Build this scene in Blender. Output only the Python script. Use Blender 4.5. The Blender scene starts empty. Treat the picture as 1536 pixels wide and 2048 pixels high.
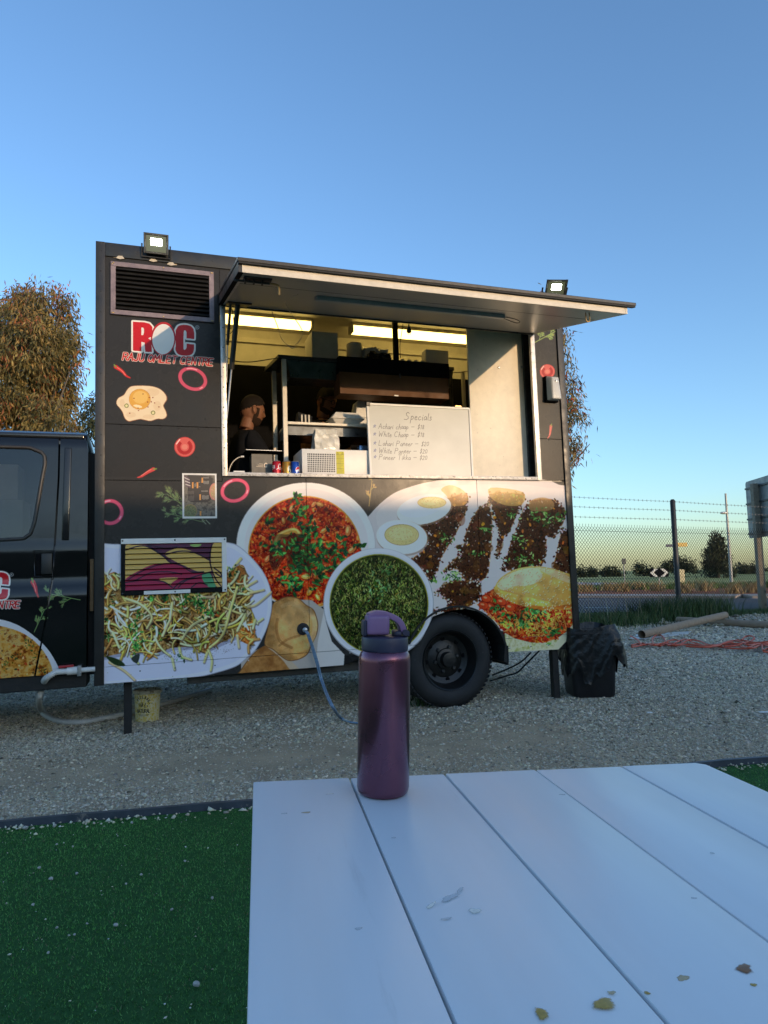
import bpy, bmesh, math, random
import numpy as np
from mathutils import Matrix, Vector
random.seed(7); rng = np.random.default_rng(11)
SC = bpy.context.scene
COL = SC.collection
# ------------------------------------------------------------------ camera
FPX, CX, CY, CAMH = 1361.0, 768.0, 1024.0, 1.05        # focal length and centre for the 1536x2048 photo
PITCH, ROLL = math.radians(5.35452672), math.radians(1.17407113)
_cp, _sp, _cr, _sr = math.cos(PITCH), math.sin(PITCH), math.cos(ROLL), math.sin(ROLL)
FW = np.array([0, _cp, _sp]); _up = np.array([0, -_sp, _cp]); _rt = np.array([1.0, 0, 0])
RT = _cr * _rt - _sr * _up; UP = _sr * _rt + _cr * _up
CAM = np.array([0, 0, CAMH])
cam = bpy.data.objects.new('camera', bpy.data.cameras.new('camera')); COL.objects.link(cam)
cam.data.sensor_fit = 'VERTICAL'; cam.data.sensor_height = 36.0; cam.data.lens = FPX / 2048 * 36
cam.data.clip_start = 0.05; cam.data.clip_end = 6000
cam.matrix_world = Matrix(((RT[0], UP[0], -FW[0], 0), (RT[1], UP[1], -FW[1], 0), (RT[2], UP[2], -FW[2], CAMH), (0, 0, 0, 1)))
SC.camera = cam
# ------------------------------------------------------------------ world, sun, exposure
SUN_EL, SUN_AZ = math.radians(7.5), math.radians(137.2)  # low evening sun behind the camera, to the right
w = bpy.data.worlds.new('World'); SC.world = w; w.use_nodes = True
nt = w.node_tree; bg = nt.nodes['Background']
sky = nt.nodes.new('ShaderNodeTexSky'); sky.sky_type = 'NISHITA'; sky.sun_disc = False
sky.sun_elevation = SUN_EL; sky.sun_rotation = SUN_AZ
sky.altitude = 0; sky.air_density = 1.0; sky.dust_density = 0.9; sky.ozone_density = 2.2
wb_ = nt.nodes.new('ShaderNodeMix'); wb_.data_type = 'RGBA'; wb_.blend_type = 'MULTIPLY'; wb_.inputs[0].default_value = 1.0   # cool white balance of the photo
nt.links.new(sky.outputs[0], wb_.inputs[6]); wb_.inputs[7].default_value = (0.80, 0.93, 1.08, 1)
nt.links.new(wb_.outputs[2], bg.inputs[0]); bg.inputs[1].default_value = 0.15
sun = bpy.data.objects.new('sun', bpy.data.lights.new('sun', 'SUN')); COL.objects.link(sun)
sun.data.energy = 1.15; sun.data.angle = math.radians(0.5); sun.data.color = (1.0, 0.68, 0.40)
sd = Vector((math.sin(SUN_AZ) * math.cos(SUN_EL), math.cos(SUN_AZ) * math.cos(SUN_EL), math.sin(SUN_EL)))
sun.rotation_euler = sd.to_track_quat('Z', 'Y').to_euler()
SC.view_settings.view_transform = 'Standard'; SC.view_settings.look = 'None'
SC.view_settings.exposure = 1.28; SC.view_settings.gamma = 1.0
try: SC.view_settings.use_curve_mapping = False
except Exception: pass
SC.render.engine = 'CYCLES'
SC.cycles.use_denoising = True; SC.cycles.max_bounces = 8; SC.cycles.sample_clamp_indirect = 6

# ------------------------------------------------------------------ truck frame: x along its side, y inwards, z up
YAW, TILT, LEAN = math.radians(18.80430985), math.radians(0.80308858), math.radians(0.03666217)
ORG = np.array([-1.94787398, 4.62963506, 0.0])
U = np.array([math.cos(YAW) * math.cos(TILT), math.sin(YAW) * math.cos(TILT), math.sin(TILT)])
_w = np.cross(U, [0, 0, 1.0]); _w /= np.linalg.norm(_w); _v = np.cross(_w, U)
V = _v * math.cos(LEAN) + _w * math.sin(LEAN); W = _w * math.cos(LEAN) - _v * math.sin(LEAN)
TM = Matrix(((U[0], -W[0], V[0], ORG[0]), (U[1], -W[1], V[1], ORG[1]), (U[2], -W[2], V[2], ORG[2]), (0, 0, 0, 1)))
def ray(px, py):
    px = np.asarray(px, float); py = np.asarray(py, float)
    return FW + RT * ((px - CX) / FPX)[..., None] + UP * ((CY - py) / FPX)[..., None]
def side(px, py, w=0.0):
    """photo measure -> (u, v) on the plane w metres outside the truck's side"""
    d = ray(px, py); t = ((ORG + W * w - CAM) @ W) / (d @ W); q = CAM + t[..., None] * d - ORG
    return q @ U, q @ V
def pt(px, py, w=0.0):
    u, v = side(px, py, w); return Vector((float(u), -w, float(v)))
def gr(px, py, z=0.0):
    d = ray(px, py); t = (z - CAMH) / d[2]; return Vector(CAM + t * d)
def at(px, py, Y):
    d = ray(px, py); return Vector(CAM + d * (Y / d[1]))
def gz(u, y=0.0):                       # ground height in truck coordinates
    return -(U[2] * u - W[2] * y) / V[2]
def to_truck(p): return TM.inverted() @ Vector(p)

# ------------------------------------------------------------------ object bookkeeping
BASE = {}
def tag(o, label=None, cat=None, group=None, kind=None):
    if label: o['label'] = label
    if cat: o['category'] = cat
    if group: o['group'] = group
    if kind: o['kind'] = kind
    return o
def thing(name, label, cat, base=(0, 0, 0), frame=None, group=None, rotz=0.0):
    o = bpy.data.objects.new(name, None); COL.objects.link(o); o.empty_display_size = 0.1
    M = Matrix.Translation(Vector(base))
    if rotz: M = M @ Matrix.Rotation(rotz, 4, 'Z')
    o.matrix_world = (frame @ M) if frame is not None else M
    BASE[o.name] = Vector(base) if not rotz else Vector((0, 0, 0))
    return tag(o, label, cat, group)
def link(name, me, parent=None):
    o = bpy.data.objects.new(name, me); COL.objects.link(o)
    if parent is not None: o.parent = parent
    return o
class MB:
    def __init__(s): s.v = []; s.f = []
    def add(s, vs, fs):
        n = len(s.v); s.v += [tuple(p) for p in vs]; s.f += [tuple(i + n for i in f) for f in fs]; return s
    def box(s, x0, x1, y0, y1, z0, z1):
        return s.add([(x0, y0, z0), (x1, y0, z0), (x1, y1, z0), (x0, y1, z0), (x0, y0, z1), (x1, y0, z1), (x1, y1, z1), (x0, y1, z1)],
                     [(0, 3, 2, 1), (4, 5, 6, 7), (0, 1, 5, 4), (1, 2, 6, 5), (2, 3, 7, 6), (3, 0, 4, 7)])
    def hexa(s, a, b):
        """two quads of 4 points -> closed block"""
        return s.add(list(a) + list(b), [(0, 3, 2, 1), (4, 5, 6, 7), (0, 1, 5, 4), (1, 2, 6, 5), (2, 3, 7, 6), (3, 0, 4, 7)])
    def bar(s, a, b, wx, wy, up=(0, 0, 1)):
        a = Vector(a); b = Vector(b); d = (b - a).normalized(); u = Vector(up)
        if abs(d.dot(u)) > 0.95: u = Vector((1, 0, 0))
        x = d.cross(u).normalized() * wx / 2; y = x.cross(d).normalized() * wy / 2
        return s.hexa([a - x - y, a + x - y, a + x + y, a - x + y], [b - x - y, b + x - y, b + x + y, b - x + y])
    def prism(s, pts, n):
        """planar outline (list of 3D points) pushed along vector n"""
        n = Vector(n); k = len(pts); pts = [Vector(p) for p in pts]
        return s.add(pts + [p + n for p in pts], [tuple(range(k)), tuple(range(2 * k - 1, k - 1, -1))] +
                     [(i, i + k, (i + 1) % k + k, (i + 1) % k) for i in range(k)])
    def tube(s, pts, r, n=8, cap=True, closed=False):
        pts = [Vector(p) for p in pts]; m = len(pts); rs = r if hasattr(r, '__len__') else [r] * m
        t = [((pts[(i + 1) % m] if closed or i < m - 1 else pts[i]) - (pts[i - 1] if closed or i else pts[i])).normalized() for i in range(m)]
        u = t[0].orthogonal().normalized(); vs = []; fs = []
        for i in range(m):
            u = (u - t[i] * u.dot(t[i])).normalized(); w_ = t[i].cross(u)
            for k in range(n):
                a = 2 * math.pi * k / n; vs.append(pts[i] + (u * math.cos(a) + w_ * math.sin(a)) * rs[i])
        for i in range(m if closed else m - 1):
            j = (i + 1) % m
            for k in range(n): fs.append((i * n + k, i * n + (k + 1) % n, j * n + (k + 1) % n, j * n + k))
        if cap and not closed: fs += [tuple(range(n - 1, -1, -1)), tuple(range((m - 1) * n, m * n))]
        return s.add(vs, fs)
    def lathe(s, prof, n=32, o=(0, 0, 0), ax=(0, 0, 1), sx=None, cap=True, a0=0.0):
        """prof: (r, h) along axis ax from o"""
        ax = Vector(ax).normalized(); o = Vector(o); sx = Vector(sx) if sx else ax.orthogonal().normalized(); sy = ax.cross(sx)
        vs = []; fs = []; m = len(prof)
        for r, h in prof:
            for k in range(n):
                a = a0 + 2 * math.pi * k / n; vs.append(o + ax * h + (sx * math.cos(a) + sy * math.sin(a)) * r)
        for i in range(m - 1):
            for k in range(n): fs.append((i * n + k, i * n + (k + 1) % n, (i + 1) * n + (k + 1) % n, (i + 1) * n + k))
        if cap: fs += [tuple(range(n - 1, -1, -1)), tuple(range((m - 1) * n, m * n))]
        return s.add(vs, fs)
    def ball(s, c, r, n=12, m=8, sc=(1, 1, 1), R=None):
        c = Vector(c); vs = []; fs = []
        for i in range(m + 1):
            th = math.pi * i / m
            for k in range(n):
                ph = 2 * math.pi * k / n
                p = Vector((math.sin(th) * math.cos(ph) * sc[0], math.sin(th) * math.sin(ph) * sc[1], math.cos(th) * sc[2])) * r
                vs.append(c + (R @ p if R else p))
        for i in range(m):
            for k in range(n): fs.append((i * n + k, (i + 1) * n + k, (i + 1) * n + (k + 1) % n, i * n + (k + 1) % n))
        return s.add(vs, fs)
    def mesh(s, name, mat, uv=None, bevel=0.0, smooth=None, off=(0, 0, 0), fix=True, seg=2):
        off = Vector(off)
        me = bpy.data.meshes.new(name); me.from_pydata([tuple(Vector(p) - off) for p in s.v], [], s.f)
        bm = bmesh.new(); bm.from_mesh(me)
        if fix:
            bmesh.ops.remove_doubles(bm, verts=bm.verts, dist=1e-6)
            bmesh.ops.dissolve_degenerate(bm, dist=1e-7, edges=bm.edges)
            bmesh.ops.recalc_face_normals(bm, faces=bm.faces)
        if bevel:
            es = [e for e in bm.edges if len(e.link_faces) == 2 and e.calc_face_angle(0) > 0.5]
            bmesh.ops.bevel(bm, geom=es, offset=bevel, segments=seg, profile=0.6, affect='EDGES', clamp_overlap=True)
        if uv:
            L = bm.loops.layers.uv.new('UVMap')
            for f in bm.faces:
                for l in f.loops: l[L].uv = uv(l.vert.co + off)
        bm.to_mesh(me); bm.free()
        if smooth is not None:
            for p in me.polygons: p.use_smooth = True
            me.set_sharp_from_angle(angle=math.radians(smooth))
        if mat is not None: me.materials.append(mat)
        return me
    def build(s, name, mat, parent=None, **k):
        off = k.pop('off', None)
        if off is None: off = BASE.get(parent.name, (0, 0, 0)) if parent is not None else (0, 0, 0)
        BASE_o = link(name, s.mesh(name, mat, off=off, **k), parent)
        BASE[BASE_o.name] = Vector(off)
        return BASE_o
def big(name, v, f, mat, parent=None, col=None, smooth=False, quads=True):
    """fast mesh from numpy arrays: f is (n, k)"""
    me = bpy.data.meshes.new(name); k = f.shape[1]
    me.vertices.add(len(v)); me.vertices.foreach_set('co', np.ascontiguousarray(v, np.float32).ravel())
    me.loops.add(f.size); me.loops.foreach_set('vertex_index', np.ascontiguousarray(f, np.int32).ravel())
    me.polygons.add(len(f)); me.polygons.foreach_set('loop_start', np.arange(0, f.size, k, dtype=np.int32))
    me.update(calc_edges=True); me.validate()
    if col is not None:
        a = me.color_attributes.new('Col', 'FLOAT_COLOR', 'POINT')
        a.data.foreach_set('color', np.c_[col, np.ones(len(col))].astype(np.float32).ravel())
    if smooth: me.polygons.foreach_set('use_smooth', np.ones(len(f), bool))
    me.materials.append(mat)
    return link(name, me, parent)

# ------------------------------------------------------------------ materials
def lin(c):
    c = np.asarray(c, float) / 255.0
    return tuple(np.where(c <= 0.04045, c / 12.92, ((c + 0.055) / 1.055) ** 2.4))
MATS = {}
def mat(name, rgb, rough=0.5, metal=0.0, var=0.0, vscale=8.0, bump=0.0, bscale=60.0, spec=0.5, rgb2=None, coat=0.0, attr=None,
        img=None, rvar=0.0, trans=0.0, emit=None, estr=0.0, alpha=None, dist=0.02, coord='Object', sub=0.0, dirt=None, dirt_at=0.6, dscale=5.0, croughness=0.05, stretch=None, fade=False):
    """procedural surface: base colour mottled by noise, worn patches, bump and roughness variation"""
    if name in MATS: return MATS[name]
    m = bpy.data.materials.new(name); m.use_nodes = True; MATS[name] = m
    t = m.node_tree; b = t.nodes['Principled BSDF']; L = t.links.new; N = t.nodes.new
    b.inputs['Roughness'].default_value = rough; b.inputs['Metallic'].default_value = metal
    b.inputs['Specular IOR Level'].default_value = spec
    if coat: b.inputs['Coat Weight'].default_value = coat; b.inputs['Coat Roughness'].default_value = croughness
    if trans: b.inputs['Transmission Weight'].default_value = trans
    if sub: b.inputs['Subsurface Weight'].default_value = sub; b.inputs['Subsurface Radius'].default_value = (0.01, 0.004, 0.002)
    tc = N('ShaderNodeTexCoord')
    src_ = tc.outputs[coord]
    if stretch:
        mp = N('ShaderNodeMapping'); mp.inputs['Scale'].default_value = stretch; L(src_, mp.inputs[0]); src_ = mp.outputs[0]
    def noise(sc, det=4.0, r=0.6):
        n = N('ShaderNodeTexNoise'); n.inputs['Scale'].default_value = sc; n.inputs['Detail'].default_value = det; n.inputs['Roughness'].default_value = r
        L(src_, n.inputs['Vector']); return n.outputs[0]
    def ramp(fac, a, b_):
        mr = N('ShaderNodeMapRange'); mr.inputs['From Min'].default_value = a; mr.inputs['From Max'].default_value = b_; L(fac, mr.inputs[0]); return mr.outputs[0]
    def mix(fac, a, b_):
        x = N('ShaderNodeMix'); x.data_type = 'RGBA'
        for s_, val in ((0, fac), (6, a), (7, b_)):
            if isinstance(val, (tuple, list)): x.inputs[s_].default_value = (*val[:3], 1)
            elif isinstance(val, (int, float)): x.inputs[s_].default_value = val
            else: L(val, x.inputs[s_])
        return x.outputs[2]
    c = tuple(rgb)
    if img is not None:
        im = N('ShaderNodeTexImage'); im.image = img; im.extension = 'EXTEND'; L(tc.outputs['UV'], im.inputs[0]); c = im.outputs[0]
    elif attr:
        a = N('ShaderNodeVertexColor'); a.layer_name = attr; c = a.outputs[0]
    if rgb2 is not None: c = mix(ramp(noise(vscale), 0.35, 0.65), c, tuple(rgb2))
    if var:
        hs = N('ShaderNodeHueSaturation'); mr = ramp(noise(vscale * 1.7), 0.25, 0.75)
        m2 = N('ShaderNodeMapRange'); m2.inputs['To Min'].default_value = 1 - var; m2.inputs['To Max'].default_value = 1 + var; L(mr, m2.inputs[0]); L(m2.outputs[0], hs.inputs['Value'])
        if isinstance(c, tuple): hs.inputs['Color'].default_value = (*c, 1)
        else: L(c, hs.inputs['Color'])
        c = hs.outputs[0]
    if dirt is not None: c = mix(ramp(noise(dscale, 8.0, 0.7), dirt_at, dirt_at + 0.06), c, tuple(dirt))
    if isinstance(c, tuple): b.inputs['Base Color'].default_value = (*c, 1)
    else: L(c, b.inputs['Base Color'])
    if rvar:
        m2 = N('ShaderNodeMapRange'); m2.inputs['To Min'].default_value = max(0.02, rough - rvar); m2.inputs['To Max'].default_value = min(1, rough + rvar)
        L(ramp(noise(vscale * 2.3), 0.3, 0.7), m2.inputs[0]); L(m2.outputs[0], b.inputs['Roughness'])
    if bump:
        bp = N('ShaderNodeBump'); bp.inputs['Strength'].default_value = bump; bp.inputs['Distance'].default_value = dist
        L(noise(bscale, 3.0), bp.inputs['Height']); L(bp.outputs[0], b.inputs['Normal'])
        if coat: L(bp.outputs[0], b.inputs['Coat Normal'])
    if emit is not None:
        b.inputs['Emission Color'].default_value = (*emit, 1); b.inputs['Emission Strength'].default_value = estr
    if fade:                                   # thin film: opaque in the middle, breaking up towards its rim
        at_ = N('ShaderNodeAttribute'); at_.attribute_name = 'Fade'; ad = N('ShaderNodeMath'); ad.operation = 'ADD'; L(at_.outputs['Fac'], ad.inputs[0]); L(noise(260.0, 5.0, .7), ad.inputs[1])
        L(ramp(ad.outputs[0], .62, 1.05), b.inputs['Alpha'])
    if alpha is not None: b.inputs['Alpha'].default_value = alpha
    return m

# ------------------------------------------------------------------ print painter (numpy): flat graphics for vinyl, posters, labels
def fbm(h, w_, cell, octv=4, seed=0, gain=0.55):
    r = np.random.default_rng(seed); out = np.zeros((h, w_), np.float32); amp = 1.0; tot = 0
    for o in range(octv):
        c = max(1.5, cell / 2 ** o); gh, gw = int(h / c) + 3, int(w_ / c) + 3
        g = r.random((gh, gw), np.float32); y = np.arange(h) / c; x = np.arange(w_) / c
        yi = y.astype(int); xi = x.astype(int); fy = (y - yi)[:, None].astype(np.float32); fx = (x - xi)[None, :].astype(np.float32)
        fy = fy * fy * (3 - 2 * fy); fx = fx * fx * (3 - 2 * fx)
        a = g[yi][:, xi]; b = g[yi][:, xi + 1]; c_ = g[yi + 1][:, xi]; d = g[yi + 1][:, xi + 1]
        out += amp * ((a * (1 - fx) + b * fx) * (1 - fy) + (c_ * (1 - fx) + d * fx) * fy); tot += amp; amp *= gain
    return out / tot
class Canvas:
    def __init__(s, u0, u1, v0, v1, ppm, base=(0, 0, 0), fmap=None):
        s.u0, s.u1, s.v0, s.v1, s.ppm = u0, u1, v0, v1, ppm
        s.w = int(round((u1 - u0) * ppm)); s.h = int(round((v1 - v0) * ppm))
        s.a = np.empty((s.h, s.w, 3), np.float32); s.a[:] = np.array(base, np.float32) / 255
        s.fmap = fmap or (lambda x, y: (x, y))
    def T(s, pts):
        p = np.asarray(pts, float).reshape(-1, 2); u, v = s.fmap(p[:, 0], p[:, 1])
        return np.stack([(np.asarray(u) - s.u0) * s.ppm, (np.asarray(v) - s.v0) * s.ppm], 1)
    def scale(s, p):
        q = s.T([p, (p[0] + 1, p[1])]); return float(np.hypot(*(q[1] - q[0])))
    def _mask(s, q):
        x0 = max(0, int(q[:, 0].min())); x1 = min(s.w, int(q[:, 0].max()) + 2); y0 = max(0, int(q[:, 1].min())); y1 = min(s.h, int(q[:, 1].max()) + 2)
        if x1 <= x0 or y1 <= y0: return None
        m = np.zeros((y1 - y0, x1 - x0), bool); xa = q[:, 0]; ya = q[:, 1]; xb = np.roll(xa, -1); yb = np.roll(ya, -1)
        for j in range(y0, y1):
            yc = j + 0.5; k = (ya <= yc) != (yb <= yc)
            if not k.any(): continue
            xs = np.sort(xa[k] + (yc - ya[k]) / (yb[k] - ya[k]) * (xb[k] - xa[k]))
            for i in range(0, len(xs) - 1, 2):
                a = max(0, int(np.ceil(xs[i] - 0.5)) - x0); b = min(x1 - x0, int(np.ceil(xs[i + 1] - 0.5)) - x0)
                if b > a: m[j - y0, a:b] = True
        return m, (slice(y0, y1), slice(x0, x1))
    def poly(s, pts, col, alpha=1.0):
        r = s._mask(s.T(pts))
        if r is None: return
        m, sl = r; a = s.a[sl]
        if isinstance(col, np.ndarray) and col.ndim == 3: src = col[sl][m]
        else: src = np.array(col, np.float32) / 255
        a[m] = a[m] * (1 - alpha) + src * alpha
    def stroke(s, pts, r, col, alpha=1.0, r1=None):
        """round brush along a polyline; r in photo px (or canvas map units), tapering to r1"""
        p0 = pts[0]; k = s.scale(p0); q = s.T(pts); ra = r * k; rb = (r if r1 is None else r1) * k; R = max(ra, rb) + 1
        x0 = max(0, int(q[:, 0].min() - R)); x1 = min(s.w, int(q[:, 0].max() + R) + 2); y0 = max(0, int(q[:, 1].min() - R)); y1 = min(s.h, int(q[:, 1].max() + R) + 2)
        if x1 <= x0 or y1 <= y0: return
        X = np.arange(x0, x1)[None, :] + 0.5; Y = np.arange(y0, y1)[:, None] + 0.5; n = max(1, len(q) - 1); best = None
        for i in range(n):
            a = q[i]; b = q[min(i + 1, len(q) - 1)]; d = b - a; L2 = d @ d + 1e-9
            t = np.clip(((X - a[0]) * d[0] + (Y - a[1]) * d[1]) / L2, 0, 1)
            D = np.hypot(X - a[0] - t * d[0], Y - a[1] - t * d[1]) - (ra + (rb - ra) * (i + t) / n)
            best = D if best is None else np.minimum(best, D)
        m = np.clip(0.5 - best, 0, 1)[..., None] * alpha; A = s.a[y0:y1, x0:x1]
        A += (np.array(col, np.float32) / 255 - A) * m
    def ell(s, c, rx, ry, col, rot=0.0, alpha=1.0, egg=0.0, n=64):
        s.poly(ellipse(c, rx, ry, rot, n, egg), col, alpha)
    def image(s, name):
        im = bpy.data.images.new(name, s.w, s.h, alpha=False)
        px = np.ones((s.h, s.w, 4), np.float32); px[..., :3] = np.clip(s.a, 0, 1)
        im.pixels.foreach_set(px.ravel()); im.update(); im.pack(); return im
    def uv(s, co): return ((co.x - s.u0) / (s.u1 - s.u0), (co.z - s.v0) / (s.v1 - s.v0))
def ellipse(c, rx, ry, rot=0.0, n=64, egg=0.0):
    a = np.linspace(0, 2 * np.pi, n, endpoint=False); x = rx * np.cos(a); y = ry * np.sin(a); x = x * (1 + egg * y / ry)
    r = math.radians(rot); return np.stack([c[0] + x * math.cos(r) - y * math.sin(r), c[1] + x * math.sin(r) + y * math.cos(r)], 1)
def smooth(pts, n=6, closed=True):
    p = np.asarray(pts, float); m = len(p); out = []
    for i in range(m if closed else m - 1):
        g = lambda k: p[k % m] if closed else p[min(max(k, 0), m - 1)]
        a, b, c, d = g(i - 1), g(i), g(i + 1), g(i + 2)
        for t in np.linspace(0, 1, n, endpoint=False):
            out.append(0.5 * (2 * b + (c - a) * t + (2 * a - 5 * b + 4 * c - d) * t * t + (3 * b - a - 3 * c + d) * t ** 3))
    if not closed: out.append(p[-1])
    return np.array(out)
def curve3(pts, n=8):
    return [Vector(p) for p in smooth([tuple(p) for p in pts], n, closed=False)]
# single-stroke lettering
G = {
 'R': [[(0,0),(0,1),(.42,1),(.58,.86),(.58,.66),(.42,.52),(0,.5)],[(.28,.5),(.6,0)]], 'A': [[(0,0),(.3,1),(.62,0)],[(.12,.36),(.5,.36)]],
 'J': [[(.5,1),(.5,.2),(.36,.02),(.14,.02),(0,.22)]], 'U': [[(0,1),(0,.2),(.14,.02),(.4,.02),(.54,.2),(.54,1)]],
 'O': [[(.3,1),(.06,.82),(0,.5),(.08,.14),(.3,0),(.54,.14),(.6,.5),(.54,.84),(.3,1)]], 'M': [[(0,0),(.06,1),(.36,.4),(.66,1),(.74,0)]],
 'L': [[(0,1),(0,0),(.5,0)]], 'E': [[(.5,1),(0,1),(0,0),(.52,0)],[(0,.52),(.42,.52)]], 'T': [[(0,1),(.6,1)],[(.3,1),(.3,0)]],
 'C': [[(.54,.88),(.36,1),(.16,.96),(.02,.74),(0,.36),(.1,.08),(.28,0),(.5,.10)]], 'N': [[(0,0),(0,1),(.5,0),(.5,1)]],
 'V': [[(0,1),(.28,0),(.56,1)]], 'I': [[(.1,1),(.1,0)]], 'G': [[(.56,.82),(.38,1),(.14,.94),(0,.6),(.04,.2),(.26,0),(.5,.1),(.56,.42),(.34,.42)]],
 'W': [[(0,1),(.14,0),(.36,.7),(.54,0),(.76,1)]], 'P': [[(0,-.05),(.06,1),(.4,.98),(.54,.8),(.46,.56),(.1,.48)]], 'S': [[(.5,.84),(.3,1),(.08,.86),(.14,.6),(.42,.42),(.46,.16),(.24,0),(-.1,.06)]],
 'Q': [[(.3,1),(.06,.82),(0,.5),(.08,.14),(.3,0),(.54,.14),(.6,.5),(.54,.84),(.3,1)],[(.36,.26),(.62,-.06)]], 'H': [[(0,0),(0,1)],[(.5,0),(.5,1)],[(0,.5),(.5,.5)]],
 'a': [[(.36,.4),(.2,.5),(.04,.36),(.02,.12),(.14,0),(.3,.12),(.36,.44),(.36,.1),(.44,0)]], 'c': [[(.34,.4),(.2,.5),(.04,.34),(.04,.1),(.18,0),(.36,.1)]],
 'e': [[(.03,.26),(.32,.3),(.28,.46),(.12,.48),(.02,.26),(.1,.04),(.24,0),(.38,.1)]], 'h': [[(.02,0),(.1,1),(.08,.36),(.22,.5),(.32,.4),(.32,.06),(.42,0)]],
 'i': [[(.08,.46),(.06,.08),(.16,0)],[(.1,.66),(.11,.7)]], 'k': [[(.02,0),(.08,.95)],[(.34,.46),(.06,.2),(.36,0)]], 'l': [[(.06,.9),(.05,.08),(.16,0)]],
 'n': [[(.02,0),(.06,.48),(.08,.3),(.22,.5),(.32,.38),(.32,.06),(.42,0)]], 'p': [[(.04,.48),(0,-.46)],[(.05,.36),(.2,.5),(.34,.36),(.3,.1),(.1,.04)]],
 'r': [[(.02,0),(.06,.46),(.08,.32),(.2,.48),(.3,.42)]], 's': [[(.28,.42),(.14,.5),(.06,.36),(.26,.18),(.2,.02),(.02,.04)]], 't': [[(.12,.86),(.1,.06),(.24,0)],[(0,.6),(.28,.62)]],
 'o': [[(.2,.5),(.04,.34),(.06,.08),(.2,0),(.34,.14),(.34,.38),(.2,.5)]], 'w': [[(0,.48),(.08,0),(.2,.4),(.3,0),(.42,.48)]],
 '0': [[(.2,.8),(.04,.6),(.06,.16),(.2,.02),(.36,.2),(.36,.64),(.2,.8)]], '1': [[(.08,.66),(.18,.8),(.16,0)]], '2': [[(.02,.62),(.16,.8),(.34,.66),(.26,.4),(.02,.02),(.4,.04)]],
 '8': [[(.2,.42),(.06,.6),(.2,.8),(.34,.62),(.06,.2),(.2,.0),(.36,.18),(.2,.42)]], '$': [[(.36,.66),(.2,.76),(.06,.6),(.34,.3),(.24,.06),(.02,.12)],[(.24,.96),(.14,-.14)]],
 '-': [[(0,.36),(.55,.38)]], '*': [[(.05,.1),(.26,.75),(.4,.08),(0,.5),(.5,.52),(.05,.1)]], ' ': [],
}
ADV = {'M': .92, 'W': .92, 'I': .34, 'i': .24, 'l': .24, 't': .32, 'r': .34, '1': .32, ' ': .42, '-': .72, '*': .62}
def text(cv, s, o, ex, ey, r, col, track=1.0, wob=0.0, outline=None, rough=None):
    """lettering along ex with height ey (2-vectors in the canvas map's units)"""
    o = np.array(o, float); ex = np.array(ex, float); ey = np.array(ey, float); x = 0.0; jobs = []
    rr = np.random.default_rng(5)
    for ch in s:
        dy = wob * (rr.random() - 0.5)
        for pl_ in G[ch]: jobs.append([o + ex * (x + px_) + ey * (py_ + dy) for px_, py_ in pl_])
        x += (ADV.get(ch, .74 if ch.isupper() else .46)) * track
    if outline:
        for j in jobs: cv.stroke(j, outline[0], outline[1])
    for j in jobs: cv.stroke(j, r, col)
    return x
# ================================================================== PRINTS
def zc(ox, oy, s):                      # measure inside an enlargement -> photo measure
    return lambda p: [(ox + x / s, oy + y / s) for x, y in p]
Z1, Z2, Z5, Z6 = zc(180, 460, 5.12), zc(180, 720, 5.12), zc(900, 540, 4.042), zc(0, 840, 3.2)
Z7, Z8, Z9, ZP = zc(190, 1040, 4.151), zc(470, 940, 4.955), zc(740, 940, 3.657), zc(330, 930, 6.678)
S = Canvas(-0.01, 3.80, 0.34, 3.46, 500, (50, 48, 46), side)
RED, WHITE, LEAF = (196, 30, 38), (232, 226, 216), (44, 96, 40)
def rnd(a, b): return a + (b - a) * rng.random()
def jit(c, k): return tuple(np.clip(np.array(c) + rng.normal(0, k, 3) * np.array([1, .9, .7]), 0, 255))
def inside(poly):
    p = np.asarray(poly, float); a0, a1 = p.min(0), p.max(0)
    while True:
        x, y = a0 + (a1 - a0) * rng.random(2); xa, ya = p[:, 0], p[:, 1]; xb, yb = np.roll(xa, -1), np.roll(ya, -1)
        k = (ya <= y) != (yb <= y)
        if (np.sum((xa + (y - ya) / np.where(yb == ya, 1e-9, yb - ya) * (xb - xa) > x) & k)) % 2: return x, y
def chili(cv, pts, r, col=(206, 52, 48)):
    q = smooth(pts[1:], 5, False); cv.stroke(q, r * 1.08, (120, 26, 26), r1=r * .35); cv.stroke(q, r, col, r1=r * .25)
    cv.stroke(q[2:len(q) // 2 + 3] + np.array([-r * .3, -r * .3]), r * .2, (236, 130, 118)); cv.stroke(pts[:2], r * .34, (120, 150, 70))
def ring(cv, c, rx, ry, rot, r, col=(206, 84, 108)):
    e = ellipse(c, rx, ry, rot, 48); e = np.vstack([e, e[:1]]); cv.stroke(e, r, (168, 52, 84)); cv.stroke(e, r * .82, col)
    cv.stroke(e[30:37], r * .28, (244, 176, 186)); cv.stroke(e[3:6], r * .25, (244, 176, 186))
def tomato(cv, c, r):
    cv.ell(c, r * 1.05, r, (190, 58, 58)); cv.ell(c, r * .98, r * .93, (214, 96, 88))
    for a in np.linspace(0, 2 * np.pi, 30):
        if math.cos(a + math.pi / 2) > .8: continue
        x, y = math.cos(a), math.sin(a); cv.stroke([(c[0] + x * r * .5, c[1] + y * r * .5), (c[0] + x * r * .72, c[1] + y * r * .72)], r * .07, (172, 38, 40))
    cv.ell(c, r * .3, r * .27, (222, 128, 112)); cv.stroke([(c[0] - r * .82, c[1] - r * .3), (c[0] - r * .5, c[1] - r * .74)], r * .06, (246, 200, 190))
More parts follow.
